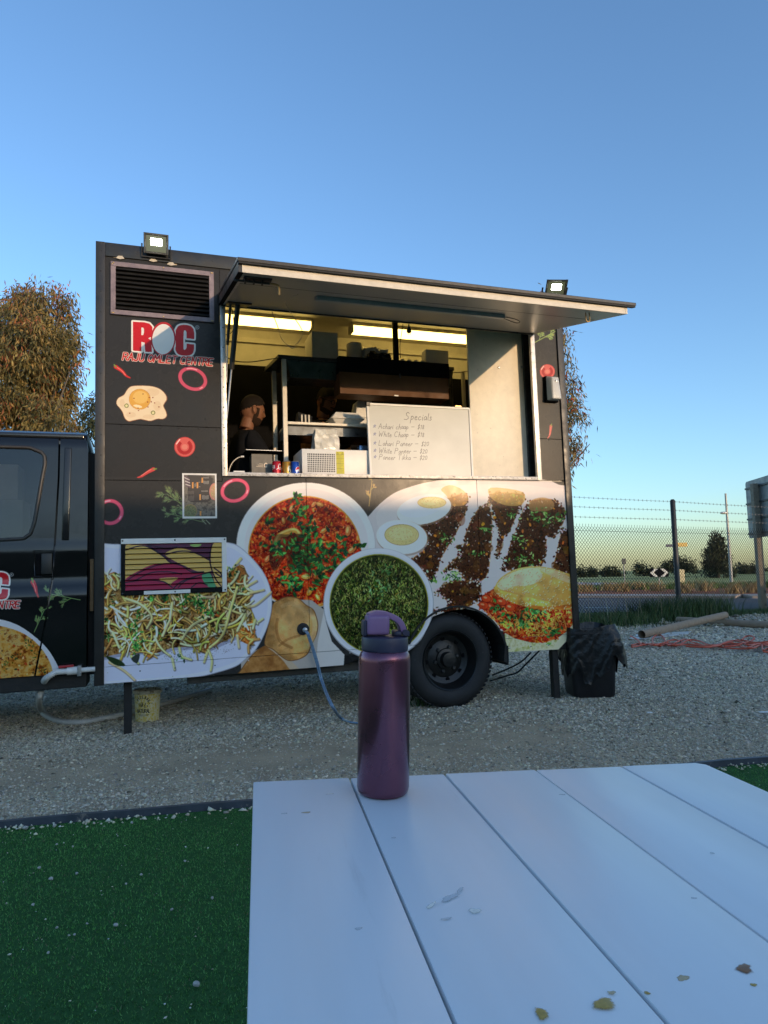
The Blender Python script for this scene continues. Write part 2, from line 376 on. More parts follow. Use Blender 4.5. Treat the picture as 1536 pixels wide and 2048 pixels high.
def dill(cv, root, tip, n, r, col=(124, 150, 88), spread=1.0):
    root = np.array(root, float); tip = np.array(tip, float); d = tip - root; L = np.hypot(*d); d /= L
    def grow(p, ang, l, depth):
        e = p + np.array([math.cos(ang), math.sin(ang)]) * l; cv.stroke([p, e], r * (.62 + .16 * depth), jit(col, 9))
        if depth == 0: return
        for t in (.45, .75, 1.0):
            for sg in (1, -1):
                if rng.random() < .86: grow(p + (e - p) * t, ang + sg * rnd(.35, .75) * (1 if t < 1 else .7), l * rnd(.42, .62), depth - 1)
    a0 = math.atan2(d[1], d[0]); cv.stroke([root, root + d * L], r * 1.2, col)
    for i in range(max(3, n // 2)):
        t = .3 + .7 * i / max(2, n // 2 - 1); sg = 1 if i % 2 else -1
        grow(root + d * L * min(t, 1), a0 + sg * rnd(.35, .8), L * .24 * spread * (1.15 - .4 * t), 2)
def leafy(cv, c, n, spread, size, cols=((38, 84, 36), (58, 118, 50), (22, 52, 26), (84, 140, 66)), flat=1.0):
    for i in range(n):
        x = c[0] + rng.normal() * spread; y = c[1] + rng.normal() * spread * flat; a = rnd(0, 6.28); L = size * rnd(.6, 1.4); w_ = L * rnd(.3, .55)
        d = np.array([math.cos(a), math.sin(a)]); s_ = np.array([-d[1], d[0]]); p = np.array([x, y]); col = cols[int(rng.integers(len(cols)))]
        cv.poly([p, p + d * L * .35 + s_ * w_ * .6, p + d * L * .7 + s_ * w_ * .35, p + d * L, p + d * L * .6 - s_ * w_ * .5, p + d * L * .2 - s_ * w_ * .45], jit(col, 8))
        cv.stroke([p, p + d * L * .8], L * .03 + .15, jit(np.array(col) * 1.35 + 12, 6))
def logo_letters(cv, M, ol):
    """big R egg C with white outlines; M maps the enlargement to the canvas map"""
    Rp = M([(440, 938), (560, 946), (608, 958), (638, 992), (640, 1058), (622, 1096), (596, 1108), (628, 1134), (634, 1250), (566, 1246), (558, 1152), (526, 1146), (526, 1242), (440, 1234)])
    Cp = M(smooth([(878, 1030), (905, 985), (965, 970), (1030, 984), (1060, 1016)], 5, False).tolist() + [(1068, 1060), (1066, 1116), (990, 1110)] +
           smooth([(989, 1045), (975, 1028), (960, 1046), (957, 1205), (972, 1226), (988, 1210)], 4, False).tolist() + [(990, 1164), (1066, 1172)] +
           smooth([(1064, 1232), (1040, 1274), (975, 1287), (905, 1272), (876, 1230)], 5, False).tolist())
    for p in (Rp, Cp): cv.stroke(list(p) + [p[0]], ol, WHITE); cv.poly(p, WHITE)
    for p in (Rp, Cp): cv.poly(p, RED)
    cv.poly(M([(526, 998), (546, 1001), (553, 1014), (553, 1052), (546, 1076), (526, 1076)]), WHITE)
    cv.ell(M([(750, 1112)])[0], ol * 6.9, ol * 9.3, (176, 40, 46), 2, egg=-.0); cv.ell(M([(750, 1118)])[0], ol * 6.1, ol * 8.4, (226, 224, 218), 2)
    c = M([(1098, 997)])[0]; e = ellipse(c, ol * 1.0, ol * 1.0, 0, 20); cv.stroke(np.vstack([e, e[:1]]), ol * .13, (200, 198, 194)); cv.stroke(M([(1092, 1005), (1092, 990), (1102, 992), (1093, 998), (1104, 1005)]), ol * .12, (200, 198, 194))
def food_noise(cv, poly, cols, cell, seed, thr=None):
    """several colours blended by layered noise inside an outline"""
    h, w_ = cv.h, cv.w; n1 = fbm(h, w_, cell, 4, seed); n2 = fbm(h, w_, cell * .4, 3, seed + 1); n = np.clip((n1 * .55 + n2 * .45 - .3) / .4, 0, 1)
    xs = np.linspace(0, 1, len(cols)); t = np.stack([np.interp(n, xs, [c[k] / 255 for c in cols]) for k in range(3)], -1).astype(np.float32)
    cv.poly(poly, t)
def soften(poly, cell, lo, hi, seed, warm=0.0):
    r = S._mask(S.T(poly))
    if r is None: return
    m, sl = r; h, w_ = m.shape; n = fbm(h, w_, cell, 3, seed); n = np.clip((n - .3) / .4, 0, 1)[..., None]; A = S.a[sl]; B = A * (lo + (hi - lo) * n)
    A[m] = B[m]
# ---- upper left: logo, lettering, stickers
logo_letters(S, Z1, 3.6)
o = Z1([(333, 1330)])[0]; text(S, 'RAJU OMLET CENTRE', o, np.array([1, .065]) * 14.6, np.array([.20, -1]) * 14.0, 1.35, (190, 44, 42), 1.03, .05, (2.35, (236, 222, 206)))
chili(S, Z1([(248, 1380), (266, 1402), (330, 1446), (370, 1492), (412, 1514)]), 4.2)
ring(S, Z2([(1052, 193)])[0], 26.5, 19.5, 24, 3.7); ring(S, Z2([(205, 1557)])[0], 23.5, 22.5, 0, 4.0); ring(S, ZP([(935, 340)])[0], 26, 20.5, -18, 3.6)
S.poly(Z2(smooth([(268, 430), (290, 388), (345, 355), (375, 308), (420, 268), (520, 260), (640, 268), (722, 298), (776, 350), (792, 400), (770, 440), (756, 470), (782, 530), (787, 578), (750, 607), (690, 607), (620, 628), (560, 617), (508, 610), (440, 624), (393, 631), (353, 597), (333, 540), (308, 500), (278, 465)], 5)), (150, 92, 60))
egg = smooth([(272, 430), (293, 390), (348, 358), (378, 311), (422, 272), (520, 264), (640, 272), (720, 302), (770, 352), (784, 400), (762, 440), (750, 472), (776, 530), (781, 575), (748, 602), (690, 601), (620, 622), (560, 611), (508, 604), (440, 618), (395, 625), (357, 593), (337, 538), (312, 498), (281, 463)], 5)
S.poly(Z2(egg), (234, 212, 176))
for c, rx, ry in (((640, 330), 70, 40), ((420, 560), 50, 30), ((690, 470), 40, 50), ((600, 580), 60, 22), ((330, 440), 26, 40)): S.ell(Z2([c])[0], rx / 5.12, ry / 5.12, (222, 194, 154), alpha=.6)
c = Z2([(510, 402)])[0]; S.ell(c, 21.6, 20.6, (192, 130, 58)); S.ell(c, 21, 20, (222, 166, 74)); S.ell((c[0] + 1, c[1] - 4), 15, 12.5, (232, 188, 104)); S.ell((c[0] - 4, c[1] + 14), 9, 2.8, (244, 222, 176), 12)
for x, y in ((450, 393), (543, 348), (606, 384), (643, 384), (590, 430), (628, 428), (662, 440), (594, 482), (492, 492), (497, 518), (407, 545), (706, 480)): S.ell(Z2([(x, y)])[0], 1.3, 1.1, (140, 54, 34))
for x, y in ((374, 468), (646, 540)): S.ell(Z2([(x, y)])[0], 4.3, 4.2, (100, 106, 44)); S.ell(Z2([(x, y)])[0], 2.9, 2.8, (226, 216, 160))
tomato(S, Z2([(970, 890)])[0], 20); chili(S, Z2([(680, 1114), (650, 1118), (590, 1150), (530, 1190), (487, 1202)]), 4.0, (200, 74, 70))
dill(S, (410, 1042), (334, 988), 14, .5, (122, 142, 92), .8); dill(S, (406, 1044), (334, 1026), 12, .5, (122, 142, 92), .7); dill(S, (738, 1012), (744, 962), 7, .6, (170, 140, 80), .8)
for x in (404, 412): S.stroke([(x, 1040), (x + 8, 1048)], .7, (150, 158, 130))
# ---- right strip
tomato(S, (1094.7, 743), 14.5); chili(S, Z5([(822, 1246), (816, 1262), (812, 1300), (806, 1335), (790, 1358)]), 2.6, (206, 96, 88)); dill(S, (1064, 688), (1112, 662), 9, .7, (140, 160, 92))
# ---- big egg-and-lentil plate
S.poly(smooth([(700, 1090), (740, 1029), (781, 990.6), (822, 973), (863, 963), (904, 958.5), (990, 957), (1082, 958.5), (1117, 969), (1146, 986), (1150, 1100), (1150, 1240), (1000, 1262), (866, 1236), (780, 1140)], 6), (204, 192, 186))
S.poly(smooth([(752, 1035), (800, 996), (880, 974), (1000, 968), (1090, 975), (1140, 1000), (1140, 1190), (960, 1226), (866, 1222), (800, 1130)], 6), (214, 204, 198), .5)
BR = [(30, 16, 10), (56, 28, 14), (84, 44, 22), (44, 22, 12), (120, 70, 34)]
def brown(pts, seed, top=None):
    q = Z9(smooth(pts, 4).tolist()); S.stroke(q + [q[0]], 1.6, (176, 110, 54)); food_noise(S, q, BR, 16, seed)
    for i in range(0, len(q), 1):                    # ragged, dripping edge
        for _ in range(3): S.ell((q[i][0] + rng.normal() * 2.2, q[i][1] + rng.normal() * 2.2), rnd(1.2, 3.6), rnd(.9, 2.4), jit((70, 36, 18) if rng.random() < .62 else (206, 194, 186), 12), rnd(0, 180), n=9)
    for i in range(6): x, y = inside(q); S.ell((x, y), rnd(6, 14), rnd(4, 8), jit((128, 72, 32), 12), rnd(0, 180), .45, n=14)
    area = (np.ptp([a for a, _ in q]) * np.ptp([b for _, b in q])) / 300
    for i in range(int(area * 2.4)): x, y = inside(q); S.ell((x, y), rnd(.8, 2.6), rnd(.7, 1.8), jit((96, 54, 26) if i % 3 else (24, 12, 8), 14), rnd(0, 180), n=8)
    for i in range(int(area * .8)): x, y = inside(q); S.ell((x, y), rnd(.5, 1.5), rnd(.4, 1.0), jit((206, 190, 172), 14), rnd(0, 180), n=8)
    for i in range(int(area * .12) + 1): x, y = inside(q); S.ell((x, y), rnd(1.8, 4), rnd(1.6, 3), jit((206, 130, 40), 14), rnd(0, 180), n=10)
brown([(575, 215), (705, 180), (700, 290), (640, 430), (600, 500), (520, 640), (480, 760), (440, 790), (360, 700), (310, 660), (410, 570), (420, 470), (380, 400), (480, 380), (560, 320), (600, 260)], 3)
brown([(820, 270), (870, 260), (890, 400), (880, 560), (860, 740), (800, 810), (700, 800), (640, 720), (540, 740), (640, 640), (668, 600), (630, 560), (700, 540), (700, 480), (760, 340)], 5)
brown([(480, 905), (560, 832), (700, 815), (800, 830), (795, 950), (700, 1000), (600, 1034), (470, 1027), (558, 1012), (572, 960), (520, 922)], 7)
brown([(890, 180), (1110, 180), (1110, 240), (1070, 320), (1020, 440), (980, 480), (945, 600), (932, 640), (938, 520), (950, 450), (920, 380), (890, 290)], 9)
brown([(1120, 300), (1180, 230), (1330, 220), (1420, 290), (1410, 380), (1350, 480), (1290, 500), (1280, 620), (1230, 700), (1000, 730), (970, 720), (1000, 640), (1040, 520), (1080, 420)], 11)
brown([(1400, 470), (1440, 430), (1470, 450), (1470, 740), (1352, 730), (1372, 600)], 13)
for pts, col in (([(520, 140), (600, 110), (705, 170), (700, 250), (600, 260), (560, 190)], (196, 140, 70)), ([(880, 130), (1115, 160), (1115, 250), (1000, 260), (890, 210)], (186, 150, 76)), ([(1170, 230), (1260, 200), (1340, 230), (1330, 290), (1180, 300)], (180, 136, 80))):
    for k in range(4): S.poly(Z9(smooth(np.array(pts) * (1 - .004 * k) + .004 * k * np.mean(pts, 0), 4).tolist()), col, .28)
for i in range(30): x, y = inside(Z9([(880, 150), (1110, 170), (1100, 250), (890, 230)])); S.ell((x, y), rnd(1, 4), rnd(1, 2.5), jit((170, 150, 70), 18), rnd(0, 180), alpha=.5, n=10)
def boiled(c, rx, ry, rot, yc, yx, yy, blur):
    S.ell((c[0] + 1.5, c[1] + 2), rx * 1.03, ry * 1.05, (150, 120, 98), rot, .6); S.ell(c, rx, ry, (224, 220, 210), rot); S.ell((c[0] - rx * .1, c[1] - ry * .2), rx * .8, ry * .7, (234, 231, 224), rot, .7)
    S.ell(yc, yx * 1.03, yy * 1.06, (170, 132, 84)); S.ell(yc, yx, yy, (214, 194, 126)); S.ell((yc[0] - 2, yc[1] - 2), yx * .7, yy * .66, (226, 208, 146), alpha=.7)
    for i in range(int(120 * blur)): a = rnd(0, 6.28); q = math.sqrt(rng.random()); S.ell((yc[0] + math.cos(a) * q * yx * .95, yc[1] + math.sin(a) * q * yy * .95), .8, .6, jit((186, 158, 92), 12), n=6)
boiled(Z9([(395, 288)])[0], 55, 29, -12, Z9([(452, 238)])[0], 28, 11, .4); boiled(Z9([(232, 490)])[0], 51, 34, 6, Z9([(232, 474)])[0], 33.5, 20, 1)
for c, n, sp in ((Z9([(850, 430)])[0], 16, 6), (Z9([(1250, 350)])[0], 40, 15), (Z9([(1380, 340)])[0], 22, 9), (Z9([(1120, 655)])[0], 40, 16), (Z9([(610, 775)])[0], 34, 13), (Z9([(545, 500)])[0], 18, 9), (Z9([(790, 620)])[0], 14, 7), (Z9([(1040, 320)])[0], 14, 6), (Z9([(1070, 510)])[0], 20, 8), (Z9([(470, 800)])[0], 10, 6)): leafy(S, c, n, sp, 6.5, ((58, 104, 40), (98, 140, 58), (40, 72, 30), (150, 176, 96)), .5)
# ---- red curry plate
S.ell((612, 1091), 139.5, 126, (190, 182, 178)); S.ell((612, 1090), 138, 124.5, (222, 214, 208)); S.ell((613, 1093), 124, 116, (212, 203, 199), alpha=.8)
cc, rx, ry = (609.5, 1104.5), 112, 111.5
S.ell(cc, rx * 1.012, ry * 1.012, (206, 140, 50)); RC = ellipse(cc, rx * .99, ry * .99)
food_noise(S, RC, [(74, 10, 4), (140, 22, 8), (186, 44, 14), (212, 80, 26), (232, 150, 70)], 17, 21)
for i in range(900):
    a = rnd(0, 6.28); q = math.sqrt(rng.random()) * .97; p = (cc[0] + math.cos(a) * q * rx, cc[1] + math.sin(a) * q * ry); t = rnd(0, 6.28); L = rnd(1.5, 6)
    S.stroke([p, (p[0] + math.cos(t) * L, p[1] + math.sin(t) * L)], rnd(.7, 2.0), jit([(170, 34, 12), (206, 72, 22), (120, 18, 8), (222, 122, 48), (190, 50, 18), (90, 14, 8)][i % 6], 12))
for x, y, r_ in ((500, 640, 9), (1120, 600, 11), (1030, 680, 9), (420, 780, 9), (320, 880, 8), (780, 340, 7), (840, 340, 8), (600, 790, 8), (1160, 790, 10), (880, 600, 8), (560, 960, 8), (740, 1200, 10), (560, 380, 8), (480, 500, 7), (820, 1260, 8), (700, 1060, 9)):
    p = Z8([(x, y)])[0]; ro = rnd(0, 180); S.ell((p[0] + .8, p[1] + 1.2), r_ * 1.1, r_ * .62, (96, 20, 8), ro, .8); S.ell(p, r_, r_ * .52, jit((216, 132, 56), 10), ro); S.ell((p[0] - 1, p[1] - 1.2), r_ * .6, r_ * .22, (236, 186, 110), ro)
e = smooth([(400, 720), (440, 650), (530, 605), (600, 600), (640, 640)], 6, False); S.stroke(Z8(e.tolist()), 5, (210, 150, 60)); S.stroke(Z8((e + [0, -10]).tolist()), 1.8, (238, 200, 110))
for i in range(420): a = rnd(0, 6.28); q = math.sqrt(rng.random()) * .95; S.ell((cc[0] + math.cos(a) * q * rx, cc[1] + math.sin(a) * q * ry), rnd(.5, 1.3), rnd(.4, .8), jit((244, 190, 140), 12), rnd(0, 180), n=7)
for pts in ([(360, 720), (420, 640), (520, 640), (700, 640), (760, 760), (700, 900), (620, 880), (600, 1000), (520, 960), (500, 860), (400, 1000), (340, 900)], [(640, 800), (740, 900), (740, 1020), (640, 990), (580, 900)]): S.poly(Z8(smooth(pts, 4).tolist()), (38, 22, 14), .55)
for x, y, n, sp in ((640, 430, 26, 8), (720, 560, 16, 6), (600, 300, 14, 6), (370, 720, 18, 7), (440, 800, 22, 8), (600, 730, 30, 9), (740, 640, 24, 8), (820, 740, 26, 9), (780, 850, 60, 15), (650, 920, 34, 9), (860, 900, 30, 10), (1000, 750, 26, 9), (1040, 860, 30, 10), (980, 970, 16, 6), (840, 1040, 30, 9), (560, 1100, 26, 9), (480, 1090, 16, 6), (600, 1160, 14, 6), (1215, 740, 8, 4), (770, 1160, 8, 4), (320, 510, 14, 6), (1090, 700, 8, 4)): leafy(S, Z8([(x, y)])[0], int(n * .8), sp * 1.1, 11.5, ((24, 62, 28), (44, 104, 40), (14, 40, 22), (74, 136, 58), (30, 76, 32)))
soften(RC, 60, .86, 1.30, 103)
# ---- bread on paper
S.poly(Z8([(560, 1280), (760, 1290), (890, 1390), (900, 1500), (960, 1700), (1085, 1830), (1078, 1935), (300, 2010), (60, 2030), (60, 1850), (400, 1700)]), (176, 164, 152)); S.poly(Z8([(880, 1400), (900, 1500), (960, 1700), (1085, 1830), (1078, 1935), (800, 1955), (820, 1700)]), (206, 198, 190))
def bun(pts, cols, seed):
    q = Z8(smooth(pts, 5).tolist()); S.stroke(q + [q[0]], 1.6, (120, 78, 44)); food_noise(S, q, cols, 34, seed)
bun([(300, 1745), (360, 1770), (460, 1850), (560, 1960), (540, 1990), (60, 2040), (60, 1990), (180, 1830)], [(140, 88, 44), (168, 112, 58), (188, 134, 78)], 31)
S.poly(Z8(smooth([(300, 1740), (400, 1760), (520, 1860), (640, 1980), (560, 1990), (470, 1880), (380, 1800)], 5).tolist()), (190, 166, 138)); 
BUN = [(380, 1335), (430, 1297), (520, 1262), (620, 1275), (700, 1340), (770, 1385), (800, 1450), (818, 1540), (800, 1640), (750, 1740), (715, 1820), (640, 1868), (540, 1885), (470, 1850), (380, 1775), (300, 1728), (322, 1600), (352, 1480)]
bun(BUN, [(160, 106, 54), (182, 126, 66), (196, 144, 84)], 33)
for k_ in range(6): S.poly([(586 + (x - 586) * (1 - .12 * k_) + 2 * k_, 1250 + (y - 1250) * (1 - .12 * k_) - 4 * k_) for x, y in Z8(smooth(BUN, 4).tolist())], (214, 166, 106), .14)
for pts, col, r_ in (([(420, 1480), (410, 1580), (450, 1700), (560, 1760)], (110, 62, 28), 2.2), ([(600, 1300), (700, 1420), (720, 1560)], (214, 170, 112), 3), ([(440, 1740), (520, 1680), (640, 1640)], (112, 64, 30), 1.8), ([(740, 1390), (790, 1500), (780, 1640), (740, 1730)], (196, 170, 136), 3.6), ([(470, 1350), (560, 1320), (640, 1360)], (216, 172, 116), 3)): S.stroke(Z8(smooth(pts, 5, False).tolist()), r_ * 1.3, col, .4)
for i in range(220): x, y = inside(Z8(BUN)); S.ell((x, y), rnd(.4, 1.0), rnd(.3, .7), jit((224, 186, 132) if i % 2 else (128, 80, 40), 10), n=6, alpha=.7)
soften(Z8(BUN), 60, .86, 1.22, 111)
# ---- green curry plate
S.poly(Z8([(1085, 1835), (1240, 1830), (1700, 1800), (1700, 2050), (60, 2050), (1078, 1938)]), (34, 33, 33))
S.ell((757, 1208), 110.5, 112, (164, 160, 160)); S.ell((757, 1207), 109, 110.5, (214, 211, 212)); S.ell((758, 1209), 103, 104.5, (200, 199, 204), alpha=.7); S.ell((758, 1208.5), 99, 100.5, (142, 138, 34))
GC = ellipse((758, 1208.5), 97, 98.5); food_noise(S, GC, [(14, 18, 8), (34, 42, 14), (58, 66, 22), (30, 38, 14)], 10, 41)
for i in range(4200):
    a = rnd(0, 6.28); q = math.sqrt(rng.random()) * .96; p = (758 + math.cos(a) * q * 97, 1208.5 + math.sin(a) * q * 98); t = rng.normal(1.57, .55); L = rnd(1.5, 5.5)
    S.stroke([p, (p[0] + math.cos(t) * L, p[1] + math.sin(t) * L)], rnd(.4, 1.0), jit([(92, 102, 38), (18, 24, 10), (128, 136, 62), (60, 72, 24), (154, 156, 84), (10, 14, 6)][i % 6], 10))
leafy(S, Z9([(60, 860)])[0], 40, 15, 8, ((52, 86, 44), (80, 114, 66), (36, 62, 32), (110, 136, 92))); leafy(S, Z9([(130, 740)])[0], 12, 6, 8, ((62, 100, 50), (40, 70, 34)))
soften(GC, 60, .80, 1.30, 105)
# ---- burger
FIL = Z9([(790, 990), (850, 900), (900, 870), (1475, 1000), (1482, 1130), (1440, 1180), (1370, 1230), (1280, 1262), (1180, 1262), (1060, 1232), (985, 1190), (940, 1130), (870, 1060)])
S.poly(Z9([(870, 1060), (1482, 1120), (1490, 1195), (1380, 1312), (1000, 1340), (985, 1190)]), (216, 206, 168)); food_noise(S, Z9([(985, 1200), (1300, 1250), (1380, 1230), (1340, 1300), (1000, 1335)]), [(196, 186, 130), (220, 212, 174), (180, 176, 96)], 22, 51)
food_noise(S, FIL, [(110, 20, 10), (176, 50, 20), (206, 88, 34), (224, 130, 60)], 14, 53)
for i in range(700): x, y = inside(FIL); t = rnd(0, 6.28); L = rnd(1.5, 5); S.stroke([(x, y), (x + math.cos(t) * L, y + math.sin(t) * L)], rnd(.7, 1.8), jit([(206, 84, 34), (168, 36, 18), (226, 140, 66), (130, 24, 12)][i % 4], 12))
for x, y in ((1025, 1005), (965, 1050), (880, 1000), (830, 990), (1290, 1120), (850, 940), (960, 965)): p = Z9([(x, y)])[0]; S.ell(p, 10.5, 8, (130, 26, 16), 15); S.ell(p, 9.6, 7, (206, 66, 30), 15); S.ell((p[0] - 2, p[1] - 2), 4, 2, (236, 140, 90), 15)
for x, y, n, sp in ((1140, 1070, 46, 11), (1010, 1105, 20, 7), (930, 1010, 14, 6), (1240, 1050, 18, 7), (1340, 1180, 22, 7), (1130, 1120, 20, 6)): leafy(S, Z9([(x, y)])[0], n, sp, 9)
for i in range(150):
    x, y = inside(Z9([(870, 1080), (1000, 1100), (1280, 1030), (1470, 1040), (1470, 1100), (1380, 1150), (1250, 1240), (1080, 1200), (940, 1130)])); t = rnd(0, 6.28)
    S.stroke([(x, y), (x + 3 * math.cos(t), y + 3 * math.sin(t)), (x + 5 * math.cos(t + .8), y + 5 * math.sin(t + .8))], .8, jit((226, 176, 72), 14))
TOP = Z9(smooth([(905, 872), (915, 850), (955, 790), (1050, 732), (1180, 704), (1300, 714), (1420, 748), (1480, 790), (1480, 1004), (1400, 1016), (1300, 1026), (1200, 1012), (1080, 985), (980, 942), (920, 900)], 4).tolist())
food_noise(S, TOP, [(200, 128, 50), (212, 146, 60), (218, 158, 72)], 60, 57)
for k_ in range(7): S.poly([(1072 + (x - 1072) * (1 - .1 * k_) - 4 * k_, 1168 + (y - 1168) * (1 - .1 * k_) - 3.2 * k_) for x, y in TOP], (232, 192, 112), .12)
for pts, col, al in (([(930, 840), (1000, 770), (1120, 725), (1220, 720), (1260, 780), (1180, 840), (1060, 850), (980, 880)], (216, 192, 176), .6), ([(1210, 715), (1300, 720), (1400, 750), (1480, 800), (1470, 830), (1360, 790)], (206, 190, 176), .45), ([(1150, 985), (1300, 1000), (1478, 980), (1478, 1004), (1300, 1026), (1180, 1010)], (190, 84, 26), .7)): S.poly(Z9(smooth(pts, 5).tolist()), col, al)
for i in range(230): x, y = inside(TOP); t = rnd(0, 180); S.ell((x + .5, y + .6), 1.9, 1.2, (150, 90, 40), t, .6, n=8); S.ell((x, y), 1.7, 1.0, jit((232, 204, 150), 8), t, n=8)
soften(FIL, 40, .84, 1.28, 107); soften(TOP, 60, .92, 1.18, 109)
S.poly(Z9([(1378, 1314), (1494, 1192), (1500, 1330), (1378, 1330)]), (34, 33, 33))
# ---- shredded cabbage plate at the front
PL = [(120, 1110), (242, 1088), (300, 1081), (380, 1078), (452, 1084), (479, 1093), (510, 1122), (532, 1153), (543, 1187), (543, 1223), (532, 1262), (513, 1298), (493, 1317), (472, 1333), (433, 1346), (383, 1357), (310, 1366), (190, 1374), (120, 1380)]
S.poly(smooth(PL, 5), (166, 162, 172)); S.poly(smooth([(x + (370 - x) * .008, y + (1220 - y) * .012) for x, y in PL], 5), (212, 210, 220)); S.poly(smooth([(x + (370 - x) * .05, y + (1220 - y) * .07) for x, y in PL], 5), (200, 200, 216), .8)
FD = Z7([(60, 470), (160, 430), (220, 480), (500, 420), (900, 420), (1100, 440), (1200, 370), (1245, 400), (1270, 520), (1290, 700), (1330, 930), (1300, 1040), (1180, 960), (1000, 1040), (900, 1090), (820, 1050), (640, 1060), (500, 1110), (440, 1140), (380, 1090), (200, 1110), (60, 1140)])
S.poly([(x + 3, y + 6) for x, y in FD], (120, 118, 138), .55); food_noise(S, FD, [(30, 18, 10), (96, 58, 26), (150, 108, 56), (190, 150, 90), (70, 40, 20)], 18, 61)
for pts in ([(1100, 440), (1200, 375), (1245, 400), (1260, 520), (1100, 520)], [(1160, 960), (1240, 890), (1310, 830), (1330, 930), (1300, 1040)], [(820, 1050), (860, 960), (980, 960), (960, 1040), (900, 1090)], [(70, 500), (130, 440), (190, 450), (180, 560), (80, 580)], [(380, 1060), (480, 1060), (500, 1110), (450, 1150)]): food_noise(S, Z7(smooth(pts, 4).tolist()), [(120, 52, 18), (178, 92, 34), (206, 128, 58), (150, 74, 30)], 16, 63)
for pts in ([(480, 830), (600, 800), (680, 860), (680, 1000), (560, 1000), (480, 900)], [(930, 840), (1000, 800), (1060, 860), (1010, 960), (950, 940)]): S.poly(Z7(smooth(pts, 4).tolist()), (30, 22, 14), .8)
SH = [(226, 200, 104), (204, 164, 70), (238, 224, 160), (182, 136, 58), (242, 234, 192), (216, 182, 92), (164, 120, 54)]
def strand(x, y, t, L, b, r_, col, lit=.55):
    p = smooth([(x + L * k * math.cos(t + b * k), y + L * k * math.sin(t + b * k)) for k in (-.5, -.18, .16, .5)], 3, False).tolist()
    S.stroke([(a + 1.0, c_ + 1.7) for a, c_ in p], r_ * 1.2, (52, 30, 14), .5); S.stroke(p, r_ * 1.05, tuple(np.array(col) * .7)); S.stroke([(a - .25, c_ - .3) for a, c_ in p], r_ * .82, col, r1=r_ * .6); S.stroke([(a - .5, c_ - .6) for a, c_ in p], r_ * .34, (246, 238, 196), lit)
for i in range(520):
    x, y = inside(FD); strand(x, y, rng.normal(.9 if i % 2 else 2.2, .7), rnd(6, 20), rnd(-.7, .7), rnd(.6, 1.3), jit(np.array(SH[i % 7]) * .82, 9), .15)
for i in range(26):
    x, y = inside(FD); leafy(S, (x, y), 7, 4, 7, ((30, 62, 30), (50, 100, 44), (20, 44, 24)))
for i in range(20):
    x, y = inside(FD); q = [(x + rnd(-9, 9), y + rnd(-7, 7)) for _ in range(5)]; c0 = np.mean(q, 0); q.sort(key=lambda p: math.atan2(p[1] - c0[1], p[0] - c0[0])); S.poly(q, jit((170, 88, 36), 16)); S.poly([(a * .6 + c0[0] * .4, c_ * .6 + c0[1] * .4 - 1) for a, c_ in q], jit((206, 126, 60), 14))
for i in range(210):
    x, y = inside(FD); strand(x, y, rng.normal(.8 if i % 2 else 2.3, .6), rnd(18, 56), rnd(-1.1, 1.1), rnd(1.1, 2.5), jit(SH[i % 5], 11), .3)
for pts in ([(1180, 560), (1130, 720), (1060, 950), (950, 1060)], [(250, 650), (380, 700), (470, 800), (430, 900)], [(640, 690), (620, 830)], [(920, 810), (800, 880), (720, 990)], [(1270, 720), (1340, 700), (1460, 600)], [(1270, 610), (1400, 580)], [(1260, 550), (1340, 505)], [(940, 1080), (970, 1160), (960, 1250)], [(700, 1060), (720, 1130), (800, 1160)], [(1250, 780), (1180, 920)], [(120, 1180), (240, 1250), (330, 1330)], [(1180, 960), (1195, 1060)], [(300, 1130), (360, 1190)], [(980, 640), (860, 640)], [(1210, 320), (1150, 390)], [(1330, 830), (1310, 900)], [(560, 960), (620, 830)], [(150, 940), (200, 1060)], [(640, 1150), (660, 1240)], [(930, 1100), (905, 1180)]):
    p = Z7(smooth(pts, 5, False).tolist()); S.stroke([(a + 1, c_ + 1.6) for a, c_ in p], 2.9, (96, 84, 84), .6); S.stroke(p, 2.7, jit((206, 190, 116), 10), r1=2.0); S.stroke([(a - .6, c_ - .6) for a, c_ in p], .8, (234, 224, 176), .8)
for x, y, n, sp in ((900, 700, 40, 9), (740, 640, 30, 9), (360, 1000, 50, 13), (840, 640, 14, 6), (320, 900, 10, 5), (380, 780, 8, 5), (1150, 420, 12, 6), (110, 960, 12, 5), (470, 640, 10, 5), (700, 1140, 8, 4), (960, 760, 14, 6)): leafy(S, Z7([(x, y)])[0], n, sp, 7)
S.poly(Z7(smooth([(90, 1130), (200, 1160), (250, 1210), (160, 1200)], 4).tolist()), (40, 56, 30)); S.poly(Z7(smooth([(300, 1150), (370, 1110), (350, 1190)], 4).tolist()), (54, 60, 54))
for i in range(220): x, y = inside(Z7([(480, 1080), (700, 1060), (1000, 1040), (1180, 980), (1160, 1080), (900, 1160), (560, 1160)])); S.ell((x, y), rnd(.3, .9), rnd(.3, .7), (70, 50, 44), n=6, alpha=.8)
soften(FD, 70, .84, 1.30, 101)
# scuffs and fastener marks worn into the vinyl
for x, y in ((497, 1321), (428, 1352), (345, 1352), (262, 1348), (215, 1345), (1020, 1296), (1060, 1293), (1096, 1290), (700, 1306)): S.ell((x, y), 1.3, 1.3, (226, 224, 226)); S.ell((x + .4, y + .5), .8, .8, (120, 118, 120))
for (x, y) in ((236, 513), (262, 513), (297, 518), (318, 519), (343, 527)): S.poly(smooth([(x - 9, y + 2), (x - 4, y - 4), (x + 6, y - 4), (x + 11, y + 3), (x, y + 2)], 4), (186, 168, 142))
